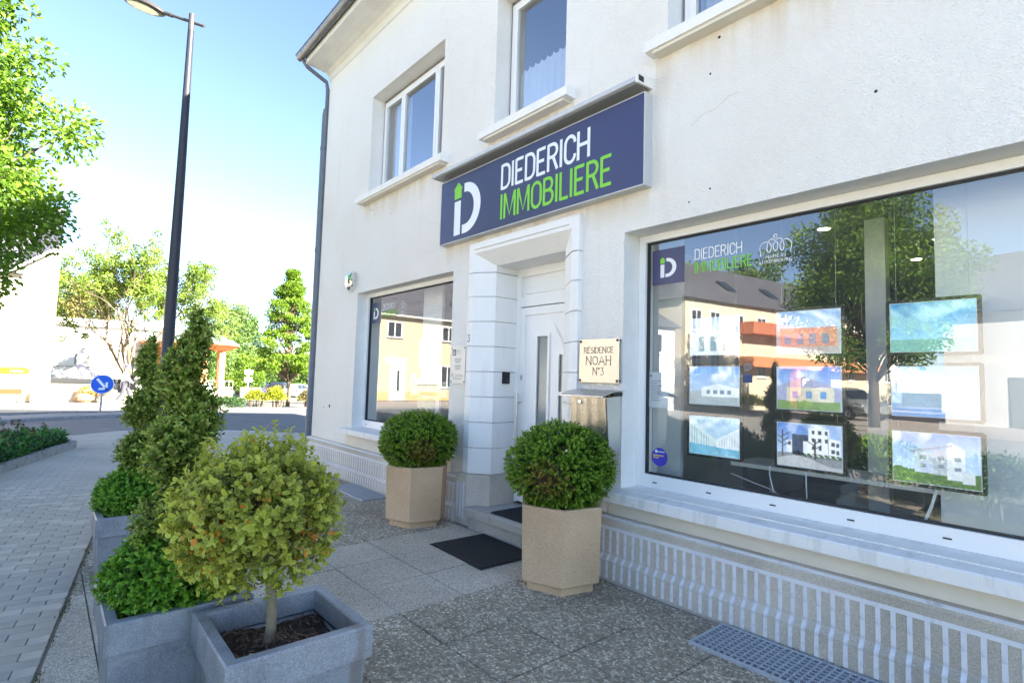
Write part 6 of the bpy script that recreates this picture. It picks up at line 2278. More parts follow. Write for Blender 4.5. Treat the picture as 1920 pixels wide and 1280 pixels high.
ch = thing('cream_house', 'cream rendered house with slate roof across the road at the left', 'house', (-31.0, -8.0, 0))
mb = MB()
HX = -31.2
mb.add([(HX, 0.25, 0), (HX, 0.25, 6.85), (HX, -1.5, 5.45), (HX, -17.5, 5.45), (HX, -17.5, 0)], [(4, 3, 2, 1, 0)][::1])
mb.add([(HX, 0.25, 0), (HX, 0.25, 6.85), (HX - 9, 0.25, 6.85), (HX - 9, 0.25, 0)], [(0, 1, 2, 3)])
mb.add([(HX, -17.5, 0), (HX, -17.5, 5.45), (HX - 9, -17.5, 5.45), (HX - 9, -17.5, 0)], [(0, 3, 2, 1)])
o = mb.build('wall', 'cream_wall', ch, world=True)
mb = MB()
mb.box(HX, HX + 0.025, -17.4, -3.0, 0.0, 0.55)
mb.build('wall_base', 'cream_base', ch, world=True)
mb = MB()
mb.add([(HX + 0.35, -17.8, 5.40), (HX + 0.35, -1.45, 5.40), (HX + 0.35, 0.15, 6.72), (HX - 4.5, 0.3, 9.6), (HX - 4.5, -17.8, 9.6)], [(0, 1, 2, 3, 4)])
mb.add([(HX - 4.5, -17.8, 9.6), (HX - 4.5, 0.3, 9.6), (HX - 9.2, 0.3, 6.8), (HX - 9.2, -17.8, 5.4)], [(0, 1, 2, 3)])
rfo = mb.build('roof', 'slate', ch, world=True)
fix_normals(rfo.data)
mb = MB()
mb.tube([(HX + 0.40, -17.8, 5.40), (HX + 0.40, -1.45, 5.40), (HX + 0.40, 0.2, 6.76)], 0.06, 8)
mb.build('gutter', 'white_wall', ch, world=True)
for row in range(16):
    mb = MB()
    t0 = row / 16
    mb.box(HX + 0.33 - 4.85 * t0 - 0.32, HX + 0.33 - 4.85 * t0, -17.7, -0.9 + 0.9 * t0, 5.425 + 4.2 * t0, 5.46 + 4.2 * t0)
    mb.build('slate_course', 'slate', rfo)
for (y, z0, z1) in ((-9.27, 4.02, 5.02), (-13.4, 4.02, 5.02), (-13.4, 0.85, 2.35), (-16.2, 4.02, 5.02), (-5.6, 4.02, 5.02), (-5.6, 0.85, 2.35), (-16.2, 0.85, 2.35)):
    window_x(ch, HX, y - 0.52, y + 0.52, z0, z1)
mb = MB()
mb.box(HX, HX + 0.05, -10.15, -9.05, 0.02, 2.25)
dr = mb.build('house_door', 'pvc_white', ch, world=True)
mb = MB()
mb.box(HX + 0.05, HX + 0.06, -9.72, -9.55, 0.6, 1.9)
mb.build('door_light', 'window_dark', dr)
mb = MB()
mb.box(HX, HX + 0.04, -10.2, -8.7, 2.30, 2.75)
mb.build('door_canopy', 'shop_grey', dr)
for (y0, y1, z0, z1) in ((-10.85, -10.65, 1.30, 1.75),):
    mb = MB()
    mb.box(HX, HX + 0.12, y0, y1, z0, z1)
    mb.build('meter_box', 'pvc_white', ch, world=True)
for k in range(5):
    mb = MB()
    mb.box(HX, HX + 0.14, -11.25 - 0.33 * k, -10.95 - 0.33 * k, 1.05 + 0.35 * (k % 2) * 0, 1.45)
    mb.build('letterbox', 'shop_grey', ch, world=True)
mb = MB()
mb.box(HX, HX + 0.30, -0.35, -0.05, 0.0, 0.42)
mb.build('meter_box', 'pvc_white', ch, world=True)
mb = MB()
rect_x(mb, HX + 0.012, -3.0, -0.62, 0.35, 0.72)
mb.build('garage_recess', 'cream_base', ch, world=True)

lw_ = thing('low_garden_wall', 'low cream wall with coping along the far pavement', 'wall', (-31.6, 3.0, 0))
mb = MB()
mb.box(-31.85, -31.5, 0.27, 6.2, -0.05, 0.42)
mb.build('wall_body', 'cream_wall', lw_, world=True)
for k in range(6):
    mb = MB()
    mb.box(-31.9, -31.44, 0.29 + 0.99 * k, 1.27 + 0.99 * k, 0.42, 0.50)
    mb.build('coping_stone', 'yellow_wall', lw_, world=True)
rw = thing('retaining_wall', 'dark grey retaining wall behind the low cream wall', 'wall', (-37, 3, -0.3))
mb = MB()
mb.box(-37.4, -37.0, -0.4, 6.8, -0.4, 0.72)
mb.build('wall_body', 'grey_wall', rw, world=True)
mb = MB()
mb.box(-37.5, -36.9, -0.4, 6.8, 0.72, 0.95)
mb.build('wall_cap', 'dark_metal', rw, world=True)
wb = thing('white_building', 'low white building with window bands behind the sparse tree', 'building', (-46, 2.5, -0.5))
mb = MB()
mb.box(-54, -46, -2.0, 7.0, -0.8, 4.3)
mb.build('wall', 'white_wall', wb, world=True)
mb = MB()
mb.box(-54.3, -45.7, -2.2, 7.2, 4.3, 4.75)
mb.build('roof', 'white_wall', wb, world=True)
for z in (1.55, 2.75, 3.5):
    mb = MB()
    mb.box(-45.995, -45.92, -2.0, 7.0, z, z + 0.06)
    mb.build('facade_strip', 'grey_wall', wb, world=True)
for (a, b, m) in ((0.2, 1.5, 'white_wall'), (2.2, 3.6, 'yellow_wall'), (4.2, 5.6, 'white_wall')):
    mb = MB()
    mb.box(-45.995, -45.94, a, b, 1.72, 2.62)
    w = mb.build('shutter', m, wb, world=True)
    mb = MB()
    mb.box(-45.995, -45.95, b + 0.002, b + 0.12, 1.72, 2.62)
    mb.build('shutter_frame', 'grey_wall', w)
tn = thing('garden_tent', 'pale pink pointed tent roof behind the retaining wall', 'tent', (-42, 1.7, -0.4))
mb = MB()
mb.add([(-43.2, 0.5, 0.95), (-40.8, 0.5, 0.95), (-40.8, 2.9, 0.95), (-43.2, 2.9, 0.95), (-42, 1.65, 1.75)], [(0, 1, 4), (1, 2, 4), (2, 3, 4), (3, 0, 4)])
mb.build('tent_roof', 'tent_cloth', tn, world=True)
for x in (-43.15, -40.85):
    for y in (0.55, 2.85):
        mb = MB()
        mb.tube([(x, y, -0.45), (x, y, 0.96)], 0.03, 6)
        mb.build('tent_pole', 'post_grey', tn, world=True)

# pavilion with orange columns and a ribbed green dome
pv = thing('pavilion', 'open pavilion with orange columns and ribbed pale green domed roof', 'pavilion', (-45.5, 8.1, -0.3))
R8 = 3.0
mb = MB()
prof = [(3.15, 3.52), (2.6, 3.85), (1.8, 4.18), (0.9, 4.38), (0.08, 4.45)]
mb.lathe(prof, 24, (-45.5, 8.1, 0))
rf2 = mb.build('roof', 'copper_green', pv, world=True, smooth=True)
for k in range(24):
    a = 2 * math.pi * k / 24
    mb = MB()
    mb.tube([(-45.5 + r_ * math.cos(a), 8.1 + r_ * math.sin(a), z + 0.01) for r_, z in prof], 0.035, 4)
    mb.build('roof_seam', 'copper_green', rf2)
mb = MB()
mb.lathe([(2.35, 3.08), (2.6, 3.15), (3.18, 3.42), (3.18, 3.54), (3.1, 3.54)], 24, (-45.5, 8.1, 0))
mb.build('roof_fascia', 'pale_orange', pv, world=True)
for k in range(8):
    a = 2 * math.pi * (k + 0.3) / 8
    x, y = -45.5 + 2.15 * math.cos(a), 8.1 + 2.15 * math.sin(a)
    mb = MB()
    mb.box(x - 0.19, x + 0.19, y - 0.19, y + 0.19, -0.2, 3.12)
    mb.build('column', 'pale_orange', pv, world=True)
mb = MB()
mb.lathe([(2.9, -0.75), (2.9, 0.18)], 24, (-45.5, 8.1, 0))
mb.build('platform', 'sandstone', pv, world=True)
rl = thing('pavilion_railing', 'low pale metal railing behind the pavilion columns', 'railing', (-42.3, 9.2, 0.0))
mb = MB()
for z in (0.25, 0.75):
    mb.tube([(-48.6, 5.5, z), (-48.6, 11.8, z)], 0.03, 6)
mb.build('rail', 'post_grey', rl, world=True)
for k in range(22):
    mb = MB()
    mb.tube([(-48.6, 5.5 + 0.3 * k, -0.8), (-48.6, 5.5 + 0.3 * k, 0.75)], 0.018, 5)
    mb.build('baluster', 'post_grey', rl, world=True)
cb_ = thing('white_cabinet', 'white utility cabinet at the foot of the pavilion', 'cabinet', (-41.4, 8.5, -0.1))
mb = MB()
mb.bbox(-41.6, -41.2, 8.15, 8.75, -0.2, 0.72, 0.02)
mb.build('cabinet_body', 'white_wall', cb_, world=True)
mb = MB()
mb.box(-41.198, -41.185, 8.19, 8.71, -0.1, 0.65)
mb.build('cabinet_door', 'white_wall', cb_, world=True)
sw = thing('stone_wall', 'short stepped stone wall right of the pavilion', 'wall', (-40, 11, -0.2))
for k in range(5):
    for j in range(4):
        mb = MB()
        mb.bbox(-40.2, -39.9, 10.2 + 0.33 * j + 0.02 * (k % 2), 10.51 + 0.33 * j + 0.02 * (k % 2), -0.3 + 0.16 * k, -0.155 + 0.16 * k, 0.012)
        mb.build('stone', 'sandstone', sw, world=True)
bs = thing('blue_sign', 'small blue and white board at the left of the pavilion', 'sign', (-41, 7.45, 0))
mb = MB()
mb.tube([(-41, 7.2, -0.3), (-41, 7.2, 3.2)], 0.04, 8)
mb.build('post', 'post_grey', bs, world=True)
mb = MB()
mb.box(-41.0, -40.96, 7.2, 7.75, 2.45, 3.1)
mb.build('sign_back', 'white_wall', bs, world=True)
mb = MB()
mb.box(-40.958, -40.95, 7.25, 7.72, 2.70, 3.02)
mb.build('sign_face', 'sign_blue', bs, world=True)
ps = thing('parking_sign_post', 'thin sign post with small plates beside the parked cars', 'sign', (-46, 12.2, -0.4))
mb = MB()
mb.tube([(-46, 12.25, -0.6), (-46, 12.25, 1.75)], 0.05, 8)
mb.build('post', 'white_wall', ps, world=True)
for z in (0.75, 1.35):
    mb = MB()
    mb.box(-45.96, -45.93, 11.95, 12.55, z, z + 0.35)
    mb.build('sign_plate', 'white_wall', ps, world=True)
tub = thing('planter_tub', 'rounded brown tub with an orange plant against the low wall', 'planter', (-31.15, 1.5, -0.03))
mb = MB()
mb.lathe([(0.22, 0), (0.36, 0.12), (0.38, 0.25), (0.30, 0.42), (0.26, 0.40)], 16, (0, 0, 0))
mb.build('tub', 'terracotta', tub)
C0 = rand_dirs(90) * np.array([0.4, 0.55, 0.2]) + np.array([0, 0.35, 0.55])
P, D, T = sprigs(C0, unit(C0), 8, 0.06, 0.06, 0.12, 0.55, 0.3)
link('plant', leaf_data('plant', P, D, 0.10, 0.06, T, 0.0, 'leaf_orange'), tub)['kind'] = 'stuff'

# round blue arrow sign on the island
ar = thing('keep_right_sign', 'round blue sign with a white diagonal arrow on a grey post', 'traffic sign', (-23.6, 1.58, 0.0))
mb = MB()
mb.tube([(0, 0, 0), (0, 0.02, 1.25)], 0.038, 10)
mb.build('post', 'post_grey', ar)
mb = MB()
mb.lathe([(0.33, 0.03), (0.335, 0.04), (0.33, 0.05)], 32, (0, 0, 0.98), axis='x', mi=0)
mb.build('sign_rim', 'sign_white', ar)
mb = MB()
mb.lathe([(0.312, 0.051), (0.311, 0.0525)], 32, (0, 0, 0.98), axis='x', mi=0)
fce = mb.build('sign_face', 'sign_blue', ar)
mb = MB()
def ax(u, v):
    return (0.0545, u, 0.98 + v)
mb.add([ax(-0.185, 0.165), ax(-0.125, 0.215), ax(0.10, -0.075), ax(0.04, -0.125)], [(0, 1, 2, 3)])
mb.add([ax(0.155, -0.195), ax(0.085, -0.195), ax(0.085, 0.06), ax(0.155, 0.08)], [(0, 1, 2, 3)])
mb.add([ax(0.155, -0.195), ax(-0.11, -0.195), ax(-0.095, -0.125), ax(0.155, -0.125)], [(0, 1, 2, 3)])
o = mb.build('sign_arrow', 'sign_white', fce)
o.location.x = 0.0005

# direction signs
ds = thing('direction_signs', 'yellow and white arrow direction signs on two posts before the cream house', 'road sign', (-30.8, -0.9, 0))
for y in (-0.55, -0.33, -2.0):
    mb = MB()
    mb.tube([(0, y + 0.9, 0), (0, y + 0.9, 1.60 if y > -0.5 else 0.9)], 0.025, 8)
    mb.build('post', 'post_grey', ds)
def arrow_board(z0, z1, m, right, txt):
    mb = MB()
    zc = (z0 + z1) / 2
    y0, y1 = -2.2 + 0.9, -0.40 + 0.9
    poly = [(y0, z0), (y1 - 0.14, z0), (y1, zc), (y1 - 0.14, z1), (y0, z1)] if right else [(y0 + 0.75, z0), (y1, z0), (y1, z1), (y0 + 0.75, z1), (y0 + 0.62, zc)]
    mb.prism(poly, 0.03, 0.045, 'x')
    b = mb.build('arrow_board', m, ds)
    fix_normals(b.data)
    e = MB()
    n = len(poly)
    cy = sum(p[0] for p in poly) / n
    for i in range(n):
        a, c2 = poly[i], poly[(i + 1) % n]
        e.tube([(0.047, a[0], a[1]), (0.047, c2[0], c2[1])], 0.008, 4)
    e.build('board_outline', 'print_grey', b)
    v, f = text_mesh(txt, 0.20, 0.9)
    t_ = MB()
    x0 = -1.05 + 0.9 if right else -0.75 + 0.9
    t_.add([(0.0475, x0 + p[0], zc - 0.07 + p[1]) for p in v], f)
    t_.build('board_text', 'print_grey', b)
arrow_board(1.17, 1.47, 'sign_yellow', True, 'Haller')
arrow_board(0.86, 1.14, 'sign_white', True, 'Tandkaff')
arrow_board(0.58, 0.83, 'sign_white', False, 'A  P')

# ------------------------------------------------------------------ cars
def make_car(label, paint, loc, rz, kind='suv', group=None, plate='plate_yellow'):
    t = thing('parked_car', label, 'car', loc, group, rz)
    # stations along the length: x, z bottom, z bonnet/belt, z roof, half width at belt, half width at roof
    if kind == 'suv':
        S = [(-2.25, 0.42, 0.95, 0.95, 0.78, 0.70), (-2.20, 0.36, 1.02, 1.30, 0.88, 0.66), (-1.95, 0.34, 1.04, 1.60, 0.91, 0.66), (-1.0, 0.30, 1.02, 1.68, 0.92, 0.68),
             (0.0, 0.30, 1.00, 1.66, 0.92, 0.68), (0.55, 0.30, 0.99, 1.55, 0.92, 0.68), (1.25, 0.30, 0.98, 1.06, 0.91, 0.74), (2.0, 0.34, 0.88, 0.92, 0.86, 0.72), (2.25, 0.40, 0.72, 0.76, 0.74, 0.62)]
        wb, wr = 1.36, 0.35
    elif kind == 'estate':
        S = [(-2.3, 0.40, 0.88, 0.88, 0.76, 0.68), (-2.25, 0.34, 0.92, 1.12, 0.85, 0.62), (-1.85, 0.30, 0.93, 1.38, 0.88, 0.62), (-0.9, 0.26, 0.92, 1.46, 0.89, 0.64),
             (0.0, 0.26, 0.90, 1.45, 0.89, 0.64), (0.45, 0.26, 0.89, 1.36, 0.89, 0.64), (1.15, 0.26, 0.88, 0.94, 0.88, 0.72), (2.0, 0.30, 0.78, 0.82, 0.83, 0.70), (2.3, 0.36, 0.62, 0.66, 0.72, 0.60)]
        wb, wr = 1.38, 0.32
    else:
        S = [(-1.85, 0.40, 0.92, 0.92, 0.72, 0.64), (-1.80, 0.34, 0.98, 1.25, 0.80, 0.58), (-1.55, 0.30, 1.00, 1.48, 0.83, 0.58), (-0.7, 0.26, 0.98, 1.54, 0.84, 0.60),
             (0.15, 0.26, 0.96, 1.50, 0.84, 0.60), (0.55, 0.26, 0.94, 1.36, 0.84, 0.60), (1.15, 0.26, 0.90, 0.98, 0.83, 0.68), (1.65, 0.30, 0.78, 0.82, 0.78, 0.64), (1.85, 0.36, 0.62, 0.66, 0.68, 0.56)]
        wb, wr = 1.17, 0.30
    mb = MB()
    sec = []
    for (x, zb, zl, zt, w, wt) in S:
        sec.append([(x, -w * 0.86, zb), (x, -w, zb + 0.18), (x, -w * 1.0, zl - 0.08), (x, -w * 0.975, zl), (x, -wt, zt - 0.03), (x, -wt * 0.85, zt),
                    (x, wt * 0.85, zt), (x, wt, zt - 0.03), (x, w * 0.975, zl), (x, w, zl - 0.08), (x, w, zb + 0.18), (x, w * 0.86, zb)])
    n = 12
    pts = [p for s in sec for p in s]
    fs = [(k * n + i, k * n + (i + 1) % n, (k + 1) * n + (i + 1) % n, (k + 1) * n + i) for k in range(len(sec) - 1) for i in range(n)]
    fs += [tuple(range(n - 1, -1, -1)), tuple(range((len(sec) - 1) * n, len(sec) * n))]
    mb.add(pts, fs)
    body = mb.build('body', paint, t, smooth=True)
    fix_normals(body.data)
    def lerp(a, b, u):
        return tuple(a[i] + (b[i] - a[i]) * u for i in range(3))
    # side windows between belt and roof, slightly proud of the body
    for side, (ib, it) in ((-1, (3, 4)), (1, (8, 7))):
        for k0, k1 in ((2, 3), (3, 4), (4, 6)):
            a, b = sec[k0][ib], sec[k1][ib]
            c2, d2 = sec[k1][it], sec[k0][it]
            if k1 == 6:
                b = lerp(sec[4][ib], sec[6][ib], 0.86)
                c2 = lerp(sec[5][it], sec[6][it], 0.12)
            q = [lerp(a, d2, 0.08), lerp(b, c2, 0.08), lerp(b, c2, 0.90), lerp(a, d2, 0.90)]
            cx = sum(p[0] for p in q) / 4
            q = [(cx + (p[0] - cx) * 0.94, p[1] + side * 0.012, p[2] + 0.006) for p in q]
            if k1 == 6:
                q.insert(3, (lerp(sec[4][it], sec[5][it], 0.6)[0], q[3][1], sec[5][it][2] - 0.03))
                q = [q[0], q[1], q[2], q[3], q[4]]
            m2 = MB()
            m2.add(q, [tuple(range(len(q)))])
            m2.build('side_window', 'car_glass', t)
    m2 = MB()   # windscreen and rear window
    a, b = sec[5], sec[6]
    m2.add([(lerp(a[5], b[5], 0.05)[0], -0.56, lerp(a[5], b[5], 0.05)[2] + 0.012), (lerp(a[5], b[5], 0.05)[0], 0.56, lerp(a[5], b[5], 0.05)[2] + 0.012),
            (lerp(a[5], b[5], 0.95)[0], 0.66, lerp(a[5], b[5], 0.95)[2] + 0.012), (lerp(a[5], b[5], 0.95)[0], -0.66, lerp(a[5], b[5], 0.95)[2] + 0.012)], [(0, 1, 2, 3)])
    m2.build('windscreen', 'car_glass', t)
    m2 = MB()
    a, b = sec[1], sec[2]
    za, zb2 = a[3][2], b[5][2]
    m2.add([(a[5][0] - 0.012, -0.60, a[5][2] - 0.02), (a[5][0] - 0.012, 0.60, a[5][2] - 0.02), (b[5][0] - 0.03, 0.52, b[5][2] - 0.03), (b[5][0] - 0.03, -0.52, b[5][2] - 0.03)], [(0, 1, 2, 3)])
    m2.build('rear_window', 'car_glass', t)
    for sx in (-1, 1):
        for sy in (-1, 1):
            yw = sy * (S[3][4] - 0.08)
            m2 = MB()
            m2.lathe([(wr * 0.6, -0.10), (wr * 0.96, -0.10), (wr, -0.06), (wr, 0.06), (wr * 0.96, 0.10), (wr * 0.6, 0.10)], 20, (sx * wb, yw, wr), axis='y')
            wh = m2.build('wheel', 'tyre', t, smooth=True)
            m2 = MB()
            m2.lathe([(wr * 0.62, sy * 0.085), (wr * 0.58, sy * 0.112), (wr * 0.12, sy * 0.10)], 10, (sx * wb, yw, wr), axis='y')
            m2.build('hubcap', 'rim', wh)
    for sy in (-1, 1):
        m2 = MB()
        xr = S[1][0]
        m2.box(xr - 0.045, xr + 0.12, sy * 0.80 - 0.09, sy * 0.80 + 0.09, S[1][2] - 0.24, S[1][2] - 0.02)
        m2.build('tail_lamp', 'lamp_red', t)
        m2 = MB()
        xf = S[-2][0]
        m2.box(xf - 0.05, xf + 0.16, sy * 0.66 - 0.13, sy * 0.66 + 0.13, S[-2][2] - 0.20, S[-2][2] - 0.07)
        m2.build('headlamp', 'lamp_clear', t)
        m2 = MB()
        m2.bbox(S[5][0] + 0.20, S[5][0] + 0.38, sy * (S[5][4] + 0.09) - 0.09, sy * (S[5][4] + 0.09) + 0.09, S[5][2] + 0.02, S[5][2] + 0.16, 0.03)
        m2.build('wing_mirror', paint, t)
    m2 = MB()
    m2.box(S[0][0] - 0.014, S[0][0] + 0.01, -0.26, 0.26, 0.60, 0.72)
    m2.build('number_plate', plate, t)
    return t
pk = 'cars in the parking area'
gz = terrain_z(-60, 17)
make_car('dark blue estate car at the left end of the parked row', 'car_blue', (-60.5, 17.2, gz + 0.01), R(120), 'suv', pk)
make_car('white car parked just right of the dark blue car', 'car_white', (-59.0, 19.3, gz + 0.01), R(-35), 'hatch', pk)
make_car('black car with red tail lamps parked in front of the white car', 'car_black', (-54, 17.3, terrain_z(-54, 17) + 0.01), R(150), 'hatch', pk)
make_car('silver car parked behind the tree trunk', 'car_silver', (-56, 19.6, terrain_z(-56, 19) + 0.01), R(140), 'estate', pk)
make_car('pale blue-grey car at the right end beside the shop corner', 'car_silver', (-58, 22.2, terrain_z(-58, 22) + 0.01), R(130), 'estate', pk)

# ------------------------------------------------------------------ the walker on the far pavement
def skin_mesh(name, joints, edges, radii, material, parent, sub=2):
    me = bpy.data.meshes.new(name)
    me.from_pydata(joints, edges, [])
    o = bpy.data.objects.new(name, me)
    COL.objects.link(o)
    m = o.modifiers.new('skin', 'SKIN')
    o.modifiers.new('sub', 'SUBSURF').levels = sub
    for v, r in zip(me.skin_vertices[0].data, radii):
        v.radius = r if hasattr(r, '__len__') else (r, r)
    me.skin_vertices[0].data[0].use_root = True
    dg = bpy.context.evaluated_depsgraph_get()
    nm = bpy.data.meshes.new_from_object(o.evaluated_get(dg))
    bpy.data.objects.remove(o)
    nm.name = name
    nm.materials.clear()
    nm.materials.append(MATS[material])
    nm.polygons.foreach_set('use_smooth', [True] * len(nm.polygons))
    return link(name, nm, parent)
pe = thing('person', 'person in a pale jacket, dark trousers and blue cap walking on the far pavement', 'person', (-29.6, 2.80, -0.03), rz=R(80))
# local +X is the walking direction
J = [(0, 0, 0.92), (0, 0, 1.12), (0.02, 0, 1.33), (0.03, 0, 1.43), (0.05, 0, 1.50), (0.06, 0, 1.62),
     (0.0, 0.20, 1.36), (-0.10, 0.25, 1.12), (0.02, 0.27, 0.90), (0.06, 0.27, 0.82),
     (0.0, -0.20, 1.36), (0.10, -0.25, 1.13), (0.26, -0.24, 0.97), (0.32, -0.23, 0.92),
     (0.0, 0.09, 0.88), (0.16, 0.10, 0.50), (0.20, 0.10, 0.10), (0.33, 0.11, 0.05),
     (0.0, -0.09, 0.88), (-0.06, -0.10, 0.48), (-0.30, -0.10, 0.16), (-0.22, -0.10, 0.05)]
Ed = [(0, 1), (1, 2), (2, 3), (3, 4), (4, 5), (2, 6), (6, 7), (7, 8), (8, 9), (2, 10), (10, 11), (11, 12), (12, 13), (0, 14), (14, 15), (15, 16), (16, 17), (0, 18), (18, 19), (19, 20), (20, 21)]
Rd = [0.14, 0.13, 0.14, 0.06, 0.06, 0.10, 0.055, 0.045, 0.035, 0.03, 0.055, 0.045, 0.035, 0.03, 0.085, 0.06, 0.04, 0.035, 0.085, 0.06, 0.04, 0.035]
skin_mesh('body', J, Ed, Rd, 'skin', pe)
skin_mesh('jacket', J[:4] + J[6:9] + J[10:13], [(0, 1), (1, 2), (2, 3), (2, 4), (4, 5), (5, 6), (2, 7), (7, 8), (8, 9)], [0.20, 0.18, 0.19, 0.075, 0.085, 0.07, 0.055, 0.085, 0.07, 0.055], 'jacket', pe)
skin_mesh('trousers', [J[0], J[14], J[15], J[16], J[18], J[19], J[20]], [(0, 1), (1, 2), (2, 3), (0, 4), (4, 5), (5, 6)], [0.165, 0.11, 0.085, 0.065, 0.11, 0.085, 0.065], 'trousers', pe)
mb = MB()
for (x, y, z, a) in ((0.25, 0.10, 0.0, 0), (-0.27, -0.10, 0.05, 0.5)):
    mb.bbox(x - 0.10, x + 0.18, y - 0.05, y + 0.05, z, z + 0.10, 0.03)
mb.build('shoes', 'shoe', pe)
mb = MB()
mb.lathe([(0.115, 1.63), (0.118, 1.66), (0.10, 1.73), (0.05, 1.765), (0.01, 1.77)], 16, (0.06, 0, 0))
mb.box(0.12, 0.26, -0.07, 0.07, 1.635, 1.65)
mb.build('cap', 'cap_blue', pe, smooth=True)
mb = MB()
mb.bbox(-0.30, -0.06, 0.30, 0.42, 0.50, 0.82, 0.02)
mb.tube([(-0.22, 0.36, 0.82), (-0.16, 0.32, 0.95), (-0.08, 0.36, 0.82)], 0.012, 6)
bagloc = pe.location
bg_ = mb.build('shoulder_bag', 'trousers', None, loc=tuple(pe.location))
bg_.rotation_euler = pe.rotation_euler
tag(bg_, 'dark bag carried by the walking person', 'bag')

# ================================================================== THE OTHER SIDE OF THE STREET (seen in the shop windows)
class Local:
    """facade frame: s along the wall from A to B, o outwards, z up"""
    def __init__(self, A, B):
        self.A = Vector((*A, 0))
        self.d = Vector((B[0] - A[0], B[1] - A[1], 0)).normalized()
        self.o = self.d.cross(Vector((0, 0, 1)))
        self.L = (Vector((*B, 0)) - self.A).length
    def p(self, s, o, z):
        return tuple(self.A + self.d * s + self.o * o + Vector((0, 0, z)))
    def box(self, mb, s0, s1, o0, o1, z0, z1, mi=0):
        v = [self.p(s, o, z) for z in (z0, z1) for (s, o) in ((s0, o0), (s1, o0), (s1, o1), (s0, o1))]
        mb.add(v, [(3, 2, 1, 0), (4, 5, 6, 7), (0, 1, 5, 4), (1, 2, 6, 5), (2, 3, 7, 6), (3, 0, 4, 7)], mi)
    def window(self, par, s0, s1, z0, z1, frame='pvc_white'):
        mb = MB()
        t = 0.07
        for q in ((s0, s0 + t, z0, z1), (s1 - t, s1, z0, z1), (s0 + t, s1 - t, z0, z0 + t), (s0 + t, s1 - t, z1 - t, z1), ((s0 + s1) / 2 - .03, (s0 + s1) / 2 + .03, z0 + t, z1 - t)):
            self.box(mb, q[0], q[1], -0.02, 0.05, q[2], q[3])
        w = mb.build('window', frame, par, world=True)
        fix_normals(w.data)
        mb = MB()
        self.box(mb, s0 + t, s1 - t, -0.01, 0.02, z0 + t, z1 - t)
        fix_normals(mb.build('pane', 'window_dark', w).data)
        mb = MB()
        self.box(mb, s0 - 0.06, s1 + 0.06, -0.02, 0.12, z0 - 0.09, z0 - 0.004)
        fix_normals(mb.build('sill', 'smooth_white', w).data)

def street_house(name, label, A, B, depth, eave, ridge, wall_m, wins, hip=1.5, roof_m='slate'):
    f = Local(A, B)
    t = thing(name, label, 'house', (*A, 0))
    mb = MB()
    f.box(mb, 0, f.L, -depth, 0, -0.1, eave)
    o = mb.build('wall', wall_m, t, world=True)
    fix_normals(o.data)
    mb = MB()
    e = 0.35
    c = [f.p(-e, e, eave), f.p(f.L + e, e, eave), f.p(f.L + e, -depth - e, eave), f.p(-e, -depth - e, eave), f.p(hip, -depth / 2, ridge), f.p(f.L - hip, -depth / 2, ridge)]
    mb.add(c, [(0, 1, 5, 4), (1, 2, 5), (2, 3, 4, 5), (3, 0, 4), (0, 3, 2, 1)])
    ro = mb.build('roof', roof_m, t, world=True)
    fix_normals(ro.data)
    for (s0, s1, z0, z1) in wins:
        f.window(t, s0, s1, z0, z1)
    return t, f, ro

ob, f, ro = street_house('apartment_building', 'yellow apartment building with orange balcony bands and slate roof, reflected in the large window', (-14.3, -50.0), (-18.6, -22.5), 9.0, 7.0, 10.6, 'yellow_wall',
                         [(s, s + 1.0, z, z + 1.35) for s in (1.5, 4.5, 7.5, 10.5, 13.5, 16.5, 19.5, 22.0, 24.5, 26.3) for z in (4.05 if s < 0 else 5.0, 2.2 + 0.0)][0:20])
for (s0, s1, z0, z1, m) in ((6.0, 22.5, 5.05, 5.85, 'orange_paint'), (5.0, 22.5, 2.85, 3.55, 'pale_orange')):
    mb = MB()
    f.box(mb, s0, s1, 0.0, 1.1, z0, z1)
    fix_normals(mb.build('balcony', m, ob, world=True).data)
for s in (6.3, 9.5, 13.0, 17.0):
    mb = MB()
    f.box(mb, s, s + 0.5, 0.55, 1.05, 0.0 if s > 12 else 3.55, 2.85 if s > 12 else 5.05)
    fix_normals(mb.build('balcony_post', 'orange_paint', ob, world=True).data)
for s in (11.0, 15.0):
    mb = MB()
    f.box(mb, s, s + 2.8, 0.001, 0.02, 0.0, 2.3)
    fix_normals(mb.build('garage_shade_panel', 'shop_dark', ob, world=True).data)  # flat dark panel on the wall, paints the shade inside an open garage
for k, s in enumerate((6, 11, 16, 21)):
    mb = MB()
    a, b = f.p(s, -1.2, 8.18), f.p(s + 1.0, -1.2, 8.18)
    c2, d2 = f.p(s + 1.0, -2.2, 8.98), f.p(s, -2.2, 8.98)
    mb.add([a, b, c2, d2] + [(p[0], p[1], p[2] + 0.10) for p in (a, b, c2, d2)], [(4, 5, 6, 7), (0, 1, 5, 4), (1, 2, 6, 5), (2, 3, 7, 6), (3, 0, 4, 7)])
    sk = mb.build('roof_light', 'window_dark', ro)
    fix_normals(sk.data)

street_house('white_house', 'white house with slate roof beside the apartment building, reflected in the large window', (-18.9, -21.8), (-20.8, -13.0), 8.0, 5.0, 8.2, 'white_wall',
             [(1.0, 2.4, 3.4, 4.6), (4.6, 6.0, 3.4, 4.6), (1.0, 2.4, 0.9, 2.3), (4.6, 6.0, 0.9, 2.3)], 2.0)
gh, f2, ro2 = street_house('gabled_house', 'white gabled house behind the street tree, reflected at the right of the large window', (3.5, -25.0), (-6.5, -26.5), 9.0, 5.4, 9.0, 'white_wall',
             [(1.0, 2.2, 3.2, 4.4), (3.6, 4.8, 3.2, 4.4)], 0.2)
mb = MB()
f2.box(mb, 4.6, 7.6, 0.0, 0.04, 0.0, 2.3)
fix_normals(mb.build('garage_door', 'grey_wall', gh, world=True).data)

